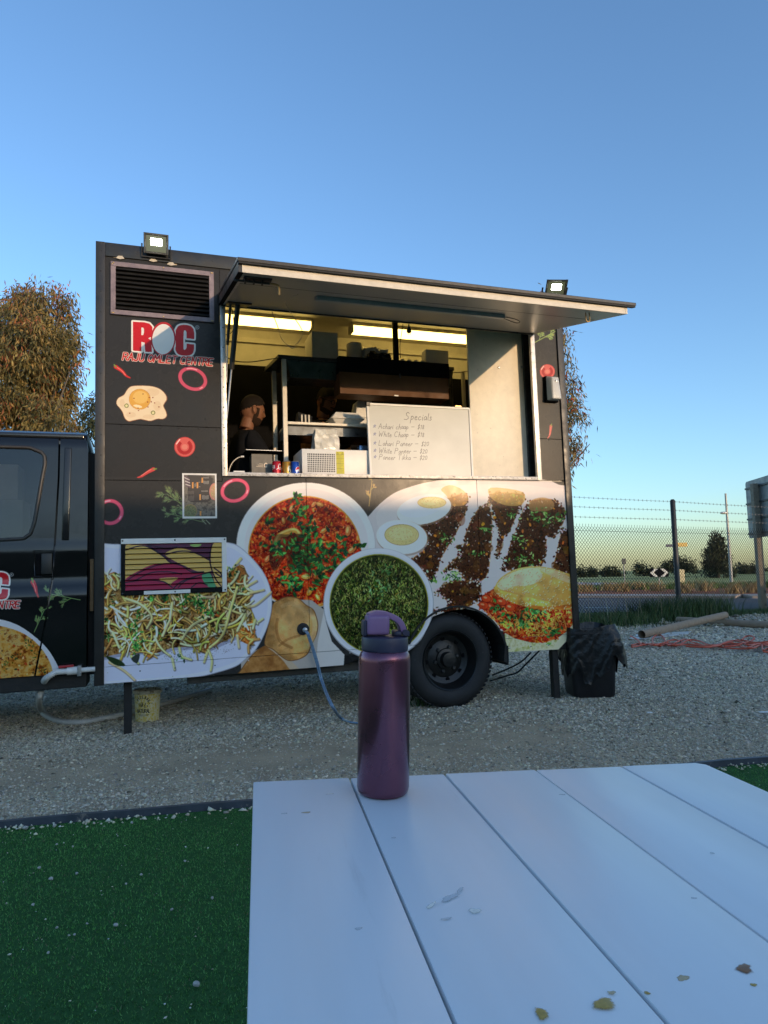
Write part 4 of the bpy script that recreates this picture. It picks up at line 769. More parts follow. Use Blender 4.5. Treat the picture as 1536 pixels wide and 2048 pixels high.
for uu in (AW0, AW1 - .019): MB().hexa([aw(uu, .0), aw(uu + .019, .0), aw(uu + .019, 1.0), aw(uu, 1.0)], [aw(uu, .0, TH - .001), aw(uu + .019, .0, TH - .001), aw(uu + .019, 1.0, TH - .001), aw(uu, 1.0, TH - .001)]).build('side_rail', M['blk'] if uu == AW0 else M['fascia'], A, bevel=.002)
MB().hexa([aw(AW0 + .001, .0, -.003), aw(AW0 + .03, .0, -.003), aw(AW0 + .03, 1.0, -.003), aw(AW0 + .001, 1.0, -.003)], [aw(AW0 + .001, .0, -.0004), aw(AW0 + .03, .0, -.0004), aw(AW0 + .03, 1.0, -.0004), aw(AW0 + .001, 1.0, -.0004)]).build('edge_strip', M['dark'], A)
MB().hexa([aw(AW0 + .03, .05, -.004), aw(AW0 + .045, .05, -.004), aw(AW0 + .045, .93, -.004), aw(AW0 + .03, .93, -.004)], [aw(AW0 + .03, .05, -.0005), aw(AW0 + .045, .05, -.0005), aw(AW0 + .045, .93, -.0005), aw(AW0 + .03, .93, -.0005)]).build('edge_strip', M['alu'], A)
MB().hexa([aw(AW0 + .03, .725, -.001), aw(AW1 - .03, .725, -.001), aw(AW1 - .03, .729, -.001), aw(AW0 + .03, .729, -.001)], [aw(AW0 + .03, .725, -.0002), aw(AW1 - .03, .725, -.0002), aw(AW1 - .03, .729, -.0002), aw(AW0 + .03, .729, -.0002)]).build('lining_seam', M['dark'], A)
MB().tube([aw(AW0 + .02, .004, -.006), aw(AW1 - .02, .004, -.006)], .007, 8).build('hinge', M['steeld'], A)
def tlamp():
    t0, t1 = .555, .615; uu0, uu1 = 1.405, 2.81
    l = MB().hexa([aw(uu0, t0, -.03), aw(uu1, t0, -.03), aw(uu1, t1, -.03), aw(uu0, t1, -.03)], [aw(uu0, t0 - .006, -.0005), aw(uu1, t0 - .006, -.0005), aw(uu1, t1 + .006, -.0005), aw(uu0, t1 + .006, -.0005)]).build('tube_lamp', M['tubeoff'], A, bevel=.006, smooth=40)
tlamp()
MB().tube(curve3([aw(2.81, .58, -.01), aw(2.90, .59, -.02), aw(2.97, .56, -.03), aw(2.99, .50, -.03), aw(2.95, .49, -.02), aw(2.83, .55, -.012)]), .003, 6).build('cable_loop', M['cord'], A)
mb = MB(); p0 = aw(AW0 + .05, .90, -.02); mb.box(p0[0] - .005, p0[0] + .16, p0[1] - .035, p0[1] + .03, p0[2] + .006, p0[2] + .017)
mb.tube([(p0[0] - .06, p0[1], p0[2] - .006), (p0[0] + .15, p0[1], p0[2] - .006)], .007, 8)
for k in (.0, .05, .10): mb.box(p0[0] + k, p0[0] + k + .012, p0[1] - .016, p0[1] + .016, p0[2] - .016, p0[2] + .008)
mb.build('latch', M['steeld'], A, bevel=.001, seg=1)
MB().tube(curve3([(p0[0] + .15, p0[1], p0[2] - .006), (p0[0] + .19, p0[1], p0[2] - .008), (p0[0] + .205, p0[1], p0[2] - .025), (p0[0] + .205, p0[1], p0[2] - .07)], 4), .007, 8).build('latch_handle', M['gold'], A)
p1 = aw(AW1 - .27, .93, -.02); MB().tube(curve3([(p1[0] - .014, p1[1], p1[2] + .018), (p1[0] - .014, p1[1], p1[2] - .035), (p1[0], p1[1], p1[2] - .048), (p1[0] + .014, p1[1], p1[2] - .035), (p1[0] + .014, p1[1], p1[2] + .018)], 4), .004, 8).build('hook', M['gold'], A)
mb = MB(); pb = aw(AW0 + .09, .10, 0); mb.hexa([aw(AW0 + .045, .04, -.012), aw(AW0 + .20, .04, -.012), aw(AW0 + .22, .16, -.012), aw(AW0 + .045, .16, -.012)], [aw(AW0 + .045, .04, -.001), aw(AW0 + .20, .04, -.001), aw(AW0 + .22, .16, -.001), aw(AW0 + .045, .16, -.001)]); mb.build('strut_bracket', M['steeld'], A, bevel=.001, seg=1)
a, b = Vector(aw(AW0 + .075, .10, -.012)), pt(455, 690, .02); c = pt(453, 765, .0)
s_ = MB().tube([a, b], .011, 10).build('gas_strut', M['blk'], T, smooth=40); MB().tube([b, c], .005, 8).build('piston_rod', M['steel'], s_, smooth=40)
a, b, c = Vector(aw(AW0 + .125, .11, -.012)), pt(463, 738, .0), pt(452, 850, .0)
s_ = MB().tube([a, b], .019, 12).build('gas_strut', M['blk'], T, smooth=40); MB().tube([b, c], .007, 8).build('piston_rod', M['steel'], s_, smooth=40)
# hanging power cord for the awning lamp
pp = [aw(1.28, .60, -.004), aw(1.265, .3, -.004), tuple(pt(604, 660, .01)), tuple(pt(598, 683, .0)), tuple(pt(590, 690, -.02)), tuple(pt(586, 697, -.02)), tuple(pt(577, 691, -.02)), tuple(pt(564, 678, -.02)), tuple(pt(556, 655, -.02)), tuple(pt(545, 626, -.02)), tuple(pt(543, 618, -.02))]
MB().tube(curve3(pp, 5), .0032, 6).build('lamp_cord', M['cordw'], T)
# ---- floodlights
def flood(c, tilt, yaw, w_, h_, lab):
    """built around its own centre, facing -y"""
    R = Matrix.Translation(c) @ Matrix.Rotation(yaw, 4, 'Z') @ Matrix.Rotation(tilt, 4, 'X')
    def mv(m): m.v = [tuple(R @ Vector(p)) for p in m.v]; return m
    m = MB(); m.hexa([(-w_, 0, -h_), (w_, 0, -h_), (w_, 0, h_), (-w_, 0, h_)], [(-w_ * .8, .035, -h_ * .8), (w_ * .8, .035, -h_ * .8), (w_ * .8, .035, h_ * .8), (-w_ * .8, .035, h_ * .8)])
    for sx in (-1, 1): m.box(min(sx * w_, sx * w_ * .86), max(sx * w_, sx * w_ * .86), -.008, .0, -h_, h_)
    for sz in (-1, 1): m.box(-w_ * .86, w_ * .86, -.0078, .0, min(sz * h_, sz * h_ * .84), max(sz * h_, sz * h_ * .84))
    for k in range(6): m.box(-w_ * .7 + k * w_ * .28 - .004, -w_ * .7 + k * w_ * .28 + .004, .035, .05, -h_ * .7, h_ * .7)
    h = mv(m).build('floodlight', M['blk'], T, bevel=.002, seg=1); h['label'] = lab
    mv(MB().hexa([(-w_ * .8, -.001, -h_ * .78), (w_ * .8, -.001, -h_ * .78), (w_ * .8, -.001, h_ * .78), (-w_ * .8, -.001, h_ * .78)], [(-w_ * .8, -.0025, -h_ * .78), (w_ * .8, -.0025, -h_ * .78), (w_ * .8, -.0025, h_ * .78), (-w_ * .8, -.0025, h_ * .78)])).build('reflector', M['ledback'], h)
    mv(MB().box(-w_ * .42, w_ * .45, -.006, -.003, -h_ * .15, h_ * .5)).build('lit_panel', M['led'], h)
    mv(MB().tube([(-w_ - .012, .02, 0), (-w_ - .012, .02, -h_ * 1.25), (w_ + .012, .02, -h_ * 1.25), (w_ + .012, .02, 0)], .006, 6)).build('bracket', M['blk'], h)
flood(Vector((.398, -.06, 3.450)), math.radians(10), 0, .085, .072, 'lit floodlight on the roof edge above the louvre vent')
p = Vector(aw(3.0, .93, TH + .085)); flood(p + Vector((.0, 0, .0)), math.radians(40), math.radians(-14), .075, .06, 'lit floodlight on the awning corner')
MB().tube(curve3([p + Vector((-.06, .05, -.03)), p + Vector((-.12, .04, -.05)), p + Vector((-.16, .02, -.062))], 4), .004, 6).build('lamp_cord', M['cord'], T)
# ---- wheel, mudguard, chassis, legs
WC = Vector((2.612, .035, .333)); WR = .372
ty = MB().lathe([(.236, .01), (.262, -.004), (.30, -.010), (.335, -.002), (.358, .018), (.370, .04), (WR, .07), (WR, .17), (.366, .20), (.34, .22), (.236, .22)], 72, WC, (0, 1, 0), cap=False)
wh = ty.build('wheel', M['rubber'], T, smooth=35); wh['label'] = 'black rear wheel with a deep dished rim'
mb = MB()
for i in range(60):
    a = 2 * math.pi * i / 60; R_ = Matrix.Translation(WC) @ Matrix.Rotation(a, 4, 'Y')
    for (y0, y1, k) in ((.025, .075, .02), (.082, .118, -.015), (.125, .165, .015), (.172, .20, -.02)):
        m = MB().hexa([(-.011, y0, WR - .003), (.011, y0, WR - .003), (.011 + k, y1, WR - .003), (-.011 + k, y1, WR - .003)], [(-.009, y0, WR + .008), (.009, y0, WR + .008), (.009 + k, y1, WR + .008), (-.009 + k, y1, WR + .008)])
        mb.add([R_ @ Vector(p) for p in m.v], m.f)
tag(mb.build('tread', M['rubber'], wh, fix=False), kind='stuff')
rm = MB().lathe([(.242, .012), (.236, .0), (.228, .006), (.222, .03), (.205, .06), (.195, .105), (.150, .125), (.118, .112), (.085, .105), (.082, .085), (.060, .08), (.055, .03), (.03, .026), (.0, .024)], 48, WC, (0, 1, 0), cap=False).build('rim', M['rim'], wh, smooth=35)
for k in range(6):
    a = k * math.pi / 3 + .2; c_ = WC + Vector((math.cos(a) * .098, .106, math.sin(a) * .098)); MB().lathe([(.016, .006), (.016, -.016), (.011, -.022)], 6, c_, (0, 1, 0)).build('lug_nut', M['steeld'], wh)
for k in range(8): a = k * math.pi / 4 + .1; MB().lathe([(.018, -.002), (.018, .003)], 14, WC + Vector((math.cos(a) * .165, .1165, math.sin(a) * .165)), (0, 1, 0)).build('rim_hole', M['dark'], wh)
MB().lathe([(.25, .26), (.372, .27), (.372, .45), (.25, .46)], 48, WC, (0, 1, 0)).build('wheel', M['rubber'], T, smooth=40)
MB().lathe([(.372, 0), (.372, .22), (.25, .221)], 48, WC + Vector((0, 1.25, 0)), (0, 1, 0)).build('wheel', M['rubber'], T, smooth=40)
MB().tube([WC + Vector((0, .2, 0)), WC + Vector((0, 1.3, 0))], .06, 12).build('axle', M['chassis'], T)
mb = MB(); R0, R1 = .425, .44
vs = []; angs = np.radians(np.linspace(158, -8, 30)); cx_, cz_ = 2.655, .325
for a in angs:
    for r_, y in ((R0, -.012), (R1, -.012), (R1, .30), (R0, .30)): vs.append((cx_ + r_ * math.cos(a) * 1.02, y, cz_ + r_ * math.sin(a)))
fs = []
for i in range(len(angs) - 1):
    for k in range(4): fs.append((i * 4 + k, i * 4 + (k + 1) % 4, i * 4 + 4 + (k + 1) % 4, i * 4 + 4 + k))
fs += [(0, 1, 2, 3), tuple(len(vs) - 4 + k for k in range(4))]
MB().add(vs, fs).build('mudguard', M['chassis'], T, smooth=40)
MB().hexa([(3.06, -.012, .30), (3.10, -.012, .27), (3.10, .28, .27), (3.06, .28, .30)], [(3.075, -.012, .42), (3.105, -.012, .42), (3.105, .28, .42), (3.075, .28, .42)]).build('mud_flap', M['chassis'], T)
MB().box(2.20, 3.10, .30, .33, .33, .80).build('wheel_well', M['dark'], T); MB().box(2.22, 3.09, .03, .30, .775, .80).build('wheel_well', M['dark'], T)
for y in (.45, 1.25): MB().box(-1.5, 3.7, y, y + .09, .52, .68).build('chassis_rail', M['chassis'], T)
for u in (.3, 1.1, 1.9, 3.2): MB().box(u, u + .06, .02, 1.85, .44, .52).build('cross_member', M['chassis'], T)
MB().box(.60, 1.95, .13, .25, .30, .40).build('side_step', mat('grey step bar', (.05, .05, .048), .6, var=.3, vscale=10, bump=.1), T, bevel=.006)
MB().box(.10, 1.9, .55, 1.25, .30, .50).build('water_tank', M['chassis'], T, bevel=.02)
for (x, y), w_ in (((255.5, 1469), .052), ((1136, 1403), .056)):
    q = to_truck(gr(x, y)); q.y = max(.03, q.y); MB().box(q.x - w_ / 2, q.x + w_ / 2, q.y, q.y + w_, gz(q.x, q.y) + .004, .47).build('support_leg', M['chassis'], T, bevel=.003)
    if x > 800: MB().box(q.x - .06, q.x + .05, q.y - .03, q.y + .09, gz(q.x, q.y), gz(q.x, q.y) + .004).build('foot_plate', mat('wood packer', (.3, .24, .15), .8, var=.2), T)
# ---- cab
def vpx(y, x=60): return float(side(x, y, 0)[1])
def upx(x, y): return float(side(x, y, 0)[0])
CU1 = -.055; CV0, CV1 = vpx(1350, 100), vpx(862, 100)
def cw(v):                                  # inward offset of the cab skin with height (waist crease, tumblehome)
    return float(np.interp(v, [CV0, vpx(1196), vpx(1190), vpx(1166), vpx(1160), vpx(1092), vpx(1086), CV1 - .08, CV1], [.012, .010, .008, .035, .037, .034, .042, .075, .095]))
def strip_panel(vs_, lf, rf, n=4, th=.012, lift=0.0):
    V_, F_ = [], []; m = len(vs_)
    for dy in (0, th):
        for v in vs_:
            l, r = lf(v), rf(v)
            for k in range(n + 1): V_.append((l + (r - l) * k / n, cw(v) - lift + dy, v))
    s0 = m * (n + 1); g = lambda i, k, s_: s_ * s0 + i * (n + 1) + k
    for i in range(m - 1):
        for k in range(n): F_ += [(g(i, k, 0), g(i, k + 1, 0), g(i + 1, k + 1, 0), g(i + 1, k, 0)), (g(i, k, 1), g(i + 1, k, 1), g(i + 1, k + 1, 1), g(i, k + 1, 1))]
        F_ += [(g(i, 0, 0), g(i + 1, 0, 0), g(i + 1, 0, 1), g(i, 0, 1)), (g(i, n, 0), g(i, n, 1), g(i + 1, n, 1), g(i + 1, n, 0))]
    for k in range(n): F_ += [(g(0, k, 0), g(0, k, 1), g(0, k + 1, 1), g(0, k + 1, 0)), (g(m - 1, k, 0), g(m - 1, k + 1, 0), g(m - 1, k + 1, 1), g(m - 1, k, 1))]
    return MB().add(V_, F_)
CF = -1.75
cb = MB(); prof = [(.06, CV0), (.055, vpx(1190)), (.075, vpx(1166)), (.085, vpx(1088)), (.62, vpx(1086)), (.62, vpx(885)), (.125, vpx(884)), (.135, CV1), (.20, CV1 + .035), (1.65, CV1 + .035), (1.72, CV1), (1.78, CV0)]
cab = cb.prism([(CF, y, z) for y, z in prof], (CU1 - .012 - CF, 0, 0)).build('cab', M['blkgloss'], T, bevel=.02, smooth=40)
seam = [(116, 874), (115, 950), (112, 1010), (108, 1090), (103, 1165), (90, 1246), (69, 1352)]; sv = [side(x, y)[1] for x, y in seam]; su = [side(x, y)[0] for x, y in seam]
def seam_u(v): k = np.argsort(sv); return float(np.interp(v, np.array(sv)[k], np.array(su)[k]))
wr = [(62, 892), (80, 897), (90, 908), (91, 925), (86, 950), (78, 1000), (70, 1046), (62, 1068), (50, 1076)]; wv = [side(x, y)[1] for x, y in wr]; wu = [side(x, y)[0] for x, y in wr]
wtop, wbot = float(max(wv)), float(min(wv))
def win_u(v): k = np.argsort(wv); return float(np.interp(v, np.array(wv)[k], np.array(wu)[k]))
rowsA = list(np.linspace(CV0, wbot, 26)); rowsB = list(np.linspace(wbot, wtop, 22)); rowsC = list(np.linspace(wtop, CV1 - .035, 4))
d1 = strip_panel(rowsA, lambda v: CF, lambda v: seam_u(v) - .006, 6).build('door', M['cabp'], cab, uv=K.uv, smooth=30)
for nm, r_ in (('door_pillar', rowsB),): strip_panel(r_, lambda v: win_u(v) + .001, lambda v: seam_u(v) - .006, 3).build('door_pillar', M['cabp'], cab, uv=K.uv, smooth=30)
strip_panel(rowsC, lambda v: CF, lambda v: seam_u(v) - .006, 4).build('door_top', M['cabp'], cab, uv=K.uv, smooth=30)
strip_panel(rowsB, lambda v: CF, lambda v: win_u(v) - .022, 4, .006, -.004).build('door_window', M['glass'], cab, smooth=30)
sl = [Vector((win_u(v) - .012, cw(v) - .004, v)) for v in reversed(rowsB)]
MB().tube([Vector((CF, cw(wtop) - .004, wtop + .004))] + [Vector((sl[0].x - .03, cw(wtop) - .004, wtop + .003))] + sl + [Vector((sl[-1].x - .03, cw(wbot) - .004, wbot - .003)), Vector((CF, cw(wbot) - .004, wbot - .06))], .012, 8).build('window_seal', M['seal'], cab, smooth=60)
rows = rowsA + rowsB[1:] + rowsC[1:]
strip_panel(rows, lambda v: seam_u(v) + .006, lambda v: CU1 - (.03 * max(0, (v - (CV1 - .12)) / .12) ** 2), 4).build('rear_quarter', M['cabp'], cab, uv=K.uv, smooth=30)
g0, g1 = pt(134, 892), pt(129, 1080); gm = [(.0, 0), (.012, -.012)]
MB().bar((g0.x, cw(g0.z) - .001, g0.z), (g1.x, cw(g1.z) - .001, g1.z), .046, .018, (0, 1, 0)).build('pillar_rib', M['blkgloss'], cab, bevel=.008, smooth=60, seg=3)
hp = [pt(66, 1101), pt(107, 1101), pt(105, 1154), pt(68, 1153)]; yy = cw(hp[0].z)
mb = MB(); mb.tube([Vector((p.x, yy - .004, p.z)) for p in smooth([tuple(h) for h in hp], 1)] if False else [Vector((p.x, yy - .003, p.z)) for p in hp], .005, 6, closed=True); mb.build('handle_recess', M['blkgloss'], cab, smooth=60)
MB().box(hp[0].x + .015, hp[1].x - .012, yy - .006, yy - .001, hp[2].z + .02, hp[0].z - .02).build('handle_cup', M['dark'], cab, bevel=.003)
a, b = pt(82, 1107), pt(103, 1148); MB().box(a.x, b.x, yy - .022, yy - .006, b.z, a.z).build('door_handle', M['blk'], cab, bevel=.006, smooth=40)
MB().box(CF, CU1, .03, .30, CV0 - .10, CV0 - .004).build('cab_sill', M['chassis'], cab, bevel=.008)
MB().box(CF, CU1 - .03, cw(CV1) + .0, cw(CV1) + .08, CV1 - .03, CV1 + .004).build('roof_gutter', M['blkgloss'], cab, bevel=.008, smooth=40)
MB().box(-.055, -.01, .12, 1.6, .42, 1.95).build('cab_back', M['chassis'], cab)
a, b = pt(180, 1118, -.08), pt(187, 1222, -.08); MB().box(a.x, b.x, .08, .10, b.z, a.z).build('timber_packer', mat('raw timber', (.32, .19, .09), .75, var=.25, vscale=20), T, bevel=.002)
MB().lathe([(.25, 0), (.36, .0), (.365, .2), (.25, .2)], 40, (-1.35, .08, .36), (0, 1, 0)).build('wheel', M['rubber'], T, smooth=40)
# ---- water fittings
q0, q1 = pt(112, 1344, .035), pt(190, 1338, .035)
vl = MB().tube([q0, q0.lerp(q1, .3)], .019, 12).tube([q0.lerp(q1, .28), q0.lerp(q1, .55)], .026, 12).tube([q0.lerp(q1, .5), q1], .016, 12).build('drain_valve', M['pvc'], T, smooth=40)
MB().bar(pt(117, 1334, .035), pt(147, 1331, .035), .03, .014).build('valve_lever', M['red'], vl, bevel=.003); mb = MB(); mb.box(pt(156, 1340).x, pt(164, 1340).x, -.06, .0, pt(160, 1350).z, pt(160, 1330).z); mb.build('pipe_clip', M['steel'], vl, bevel=.002)
c = pt(606, 1258); MB().lathe([(.045, 0), (.045, -.008), (.03, -.014), (.022, -.012)], 24, (c.x, 0, c.z), (0, 1, 0)).build('hose_grommet', M['rubber'], T, smooth=40)
MB().lathe([(.018, -.012), (.018, -.03), (.012, -.034)], 16, (c.x + .012, 0, c.z - .006), (.1, 1, 0)).build('hose_socket', M['steel'], T, smooth=40)
for pts, m_ in (([(985, 1350), (1010, 1340), (1040, 1325), (1062, 1305)], 'cord'), ([(980, 1362), (1012, 1352), (1034, 1345), (1052, 1328), (1080, 1300)], 'cord')):
    MB().tube(curve3([pt(x, y, -.5) for x, y in pts], 6), .008, 6).build('power_cable', M[m_], T, smooth=60)
# ================================================================== GROUND AND SURROUNDINGS
M['gravel'] = mat('grey gravel', (.56, .445, .30), .95, var=.22, vscale=2.2, rgb2=(.46, .365, .25), bump=1.0, bscale=130, dist=.012, spec=.2, dirt=(.44, .36, .26), dirt_at=.56, dscale=60)
M['stone'] = mat('gravel stones', (0, 0, 0), .9, attr='Col', spec=.2)
M['turfbase'] = mat('turf backing', (.03, .10, .026), .9, var=.3, vscale=40, bump=.5, bscale=300, dist=.004, spec=.2)
M['turf'] = mat('artificial grass blades', (0, 0, 0), .5, attr='Col', spec=.25)
M['leaf'] = mat('foliage', (0, 0, 0), .55, attr='Col', spec=.25)
M['bark'] = mat('bark', (.14, .11, .085), .9, var=.3, vscale=12, bump=.6, bscale=25)
M['field'] = mat('rough field', (.27, .31, .10), .95, var=.3, vscale=.12, rgb2=(.36, .34, .14), spec=.1)
M['verge'] = mat('mown verge', (.07, .13, .028), .95, var=.3, vscale=1.5, rgb2=(.10, .15, .04), bump=.6, bscale=40, dist=.03, spec=.1)
M['asphalt'] = mat('asphalt', (.055, .052, .056), .85, var=.15, vscale=3, bump=.2, bscale=90, dist=.004, dirt=(.08, .075, .075), dirt_at=.6, dscale=2)
M['line'] = mat('road paint', (.6, .6, .57), .7, var=.15, vscale=6)
M['concrete'] = mat('pale kerb concrete', (.36, .30, .25), .85, var=.15, vscale=2)
M['mulch'] = mat('red bark mulch', (.27, .095, .05), .95, var=.45, vscale=9, rgb2=(.40, .17, .09), bump=.9, bscale=22, dist=.05, spec=.1)
M['fence'] = mat('black fence coating', (.014, .014, .015), .5, var=.2, vscale=8)
M['wire'] = mat('black fence wire', (.010, .010, .011), .6, spec=.2)
def struct(o): o['kind'] = 'structure'; return o
def sheet(name, pts, z, m): return struct(MB().add([(x, y, z) for x, y in pts], [tuple(range(len(pts)))]).build(name, m, fix=False))
sheet('field', [(-3000, -3000), (3000, -3000), (3000, 3000), (-3000, 3000)], -.03, M['field'])
FN = lambda X: 14.75 + .56 * (X - 6.29)              # fence line
EDG = lambda X: 3.3617 + .2014 * X                   # front edge of the artificial turf
sheet('gravel_yard', [(-60, -32), (60, -32), (60, FN(20) + 6), (20, FN(20)), (-6, FN(-6)), (-30, 9), (-60, 9)], 0, M['gravel'])
sheet('grass_verge', [(-6, FN(-6)), (20, FN(20)), (60, FN(20) + 6), (60, 17.75), (20, 17.75), (-60, 17.75), (-60, 9.01), (-30, 9.01)] if False else [(-60, 9.0), (-30, 9.0), (-6, FN(-6)), (5.6, FN(5.6)), (20, FN(20)), (60, 28), (60, 30), (20, 23.5), (12, 18.3), (9, 17.8), (-60, 17.8)], -.01, M['verge'])
sheet('road', [(-80, 17.3), (70, 17.3), (70, 24), (30, 23), (20, 23.2), (13.3, 24.6), (9, 28.0), (4, 31.5), (-20, 40), (-80, 50)], -.018, M['asphalt'])
sheet('mulch_bed', [(4, 32.3), (9, 28.9), (13.3, 25.5), (20, 24.1), (60, 23.6), (60, 38), (16, 38), (2, 42), (-10, 46), (-14, 42)], -.004, M['mulch'])
kb = MB(); kp = [(-20, 41), (4, 32.5), (9, 29.0), (13.3, 25.6), (20, 24.2), (60, 23.7)]
for a, b in zip(kp, kp[1:]):
    n_ = Vector((-(b[1] - a[1]), b[0] - a[0], 0)).normalized() * 1.2; kb.hexa([(a[0] - n_.x, a[1] - n_.y, -.015), (b[0] - n_.x, b[1] - n_.y, -.015), (b[0], b[1], -.014), (a[0], a[1], -.014)], [(a[0] - n_.x, a[1] - n_.y, .07), (b[0] - n_.x, b[1] - n_.y, .07), (b[0], b[1], .10), (a[0], a[1], .10)])
struct(kb.build('kerb', M['concrete']))
for px0, px1, py in ((1158, 1198, 1199.5), (1332, 1374, 1198.5), (1500, 1530, 1197), (1170, 1220, 1215), (1395, 1422, 1213.5)):
    a, b = gr(px0, py, -.01), gr(px1, py, -.01); struct(MB().add([(a.x, a.y - .06, -.012), (b.x, b.y - .06, -.012), (b.x, b.y + .08, -.012), (a.x, a.y + .08, -.012)], [(0, 1, 2, 3)]).build('road_marking', M['line'], fix=False))
# turf, its base and edging
TL = [(-7, -4), (9, -4), (9, EDG(9)), (-7, EDG(-7))]
sheet('artificial_turf', TL, .006, M['turfbase'])
e0, e1 = Vector((-7, EDG(-7) + .02, .0)), Vector((9, EDG(9) + .02, .0))
mb = MB(); prev = None
for k in range(61):
    p = e0.lerp(e1, k / 60) + Vector((0, random.uniform(-.006, .006), random.uniform(-.004, .003)))
    if prev is not None: mb.hexa([prev + Vector((0, -.014, -.01)), p + Vector((0, -.014, -.01)), p + Vector((0, .014, -.01)), prev + Vector((0, .014, -.01))], [prev + Vector((0, -.012, .034)), p + Vector((0, -.012, .034)), p + Vector((0, .012, .034)), prev + Vector((0, .012, .034))])
    prev = p
tag(mb.build('turf_edging', mat('dark edging strip', (.05, .06, .075), .5, var=.3, vscale=9, dirt=(.2, .18, .16), dirt_at=.62, dscale=14)), 'dark plastic edging strip along the artificial turf and gravel', 'edging')
# gravel stones: real geometry where the camera sees them closely
OCT_V = np.array([(1, 0, 0), (-1, 0, 0), (0, 1, 0), (0, -1, 0), (0, 0, 1), (0, 0, -1)], float)
OCT_F = np.array([(0, 2, 4), (2, 1, 4), (1, 3, 4), (3, 0, 4), (2, 0, 5), (1, 2, 5), (3, 1, 5), (0, 3, 5)])
def stones(name, P, size, cols):
    n = len(P); v = OCT_V[None] * (1 + rng.normal(0, .28, (n, 6, 1))) + rng.normal(0, .18, (n, 6, 3))
    sc_ = size[:, None] * np.stack([rng.uniform(.7, 1.3, n), rng.uniform(.6, 1.1, n), rng.uniform(.4, .8, n)], 1); v = v * sc_[:, None, :]
    a = rng.uniform(0, 6.28, n); c_, s_ = np.cos(a), np.sin(a); x = v[..., 0] * c_[:, None] - v[..., 1] * s_[:, None]; y = v[..., 0] * s_[:, None] + v[..., 1] * c_[:, None]
    v = np.stack([x, y, v[..., 2]], -1) + P[:, None, :]; f = OCT_F[None] + (np.arange(n) * 6)[:, None, None]
    return big(name, v.reshape(-1, 3), f.reshape(-1, 3), M['stone'], col=np.repeat(cols, 6, 0))
def in_view(P, mx=330): 
    d = P - CAM; z = d @ FW; x = CX + FPX * (d @ RT) / z; y = CY - FPX * (d @ UP) / z; return (x > -mx) & (x < 1536 + mx) & (y < 2048 + mx) & (z > .1)
def stone_cols(n):
    g = np.clip(rng.normal(.44, .13, n), .10, .8); c = np.stack([g * rng.uniform(1.06, 1.2, n), g, g * rng.uniform(.68, .84, n)], 1); return c
pts = []; szs = []
mask = fbm(400, 400, 60, 4, 7)
for (y0, y1, dens, sz) in ((2.6, 4.6, 11500, .0052), (4.6, 6.6, 6800, .0072), (6.6, 9.5, 3300, .0105), (9.5, 15.5, 1150, .017)):
    xw = .72 * y1 + .7; n = int(dens * (y1 - y0) * 2 * xw); X = rng.uniform(-xw, xw, n); Y = rng.uniform(y0, y1, n); P = np.stack([X, Y, np.zeros(n)], 1)
    mk = mask[np.clip((Y * 25).astype(int), 0, 399), np.clip(((X + 8) * 25).astype(int), 0, 399)]
    path = np.exp(-((Y - (4.25 + .2 * X)) / .42) ** 2) * (X < 1.2)          # worn, compacted strip in front of the truck
    k = (Y > EDG(X) + .05) & (Y < FN(X) - .2) & in_view(P) & (rng.random(n) < np.clip((mk - .22) * 2.6, .35, 1) * (1 - .86 * path))
    s_ = sz * np.clip(rng.lognormal(0, .42, n), .4, 2.6); P[:, 2] = s_ * .18; pts.append(P[k]); szs.append(s_[k])
P = np.concatenate(pts); s_ = np.concatenate(szs)
tag(stones('gravel', P, s_, stone_cols(len(P))), kind='stuff')
# turf blades
n = 430000; X = rng.uniform(-3.0, 3.4, n); Y = rng.uniform(.75, 4.0, n); P = np.stack([X, Y, np.full(n, .006)], 1)
k = (Y < EDG(X) - .012) & in_view(P); P = P[k]; n = len(P)
pz_ = fbm(300, 300, 34, 3, 57)[np.clip(((P[:, 1]) * 60).astype(int), 0, 299), np.clip(((P[:, 0] + 3.0) * 46).astype(int), 0, 299)]; hgt = rng.uniform(.0035, .008, n) * (.6 + .8 * pz_); a = rng.uniform(0, 6.28, n); ln = rng.normal(0, .0032, (n, 2)); wd = .0014
v = np.stack([P + np.stack([np.cos(a) * wd, np.sin(a) * wd, np.zeros(n)], 1), P - np.stack([np.cos(a) * wd, np.sin(a) * wd, np.zeros(n)], 1), P + np.stack([ln[:, 0], ln[:, 1], hgt], 1)], 1)
g = rng.uniform(.6, 1.5, n) * (.55 + .9 * pz_); pal = np.array([(.075, .235, .05), (.095, .275, .06), (.125, .30, .08), (.05, .165, .036)])[rng.integers(0, 4, n)] * g[:, None]
dry = rng.random(n) < .045; pal[dry] = np.array([.16, .15, .085]) * g[dry, None]
tag(big('turf_grass', v.reshape(-1, 3), np.arange(3 * n).reshape(n, 3), M['turf'], col=np.repeat(pal, 3, 0)), kind='stuff')
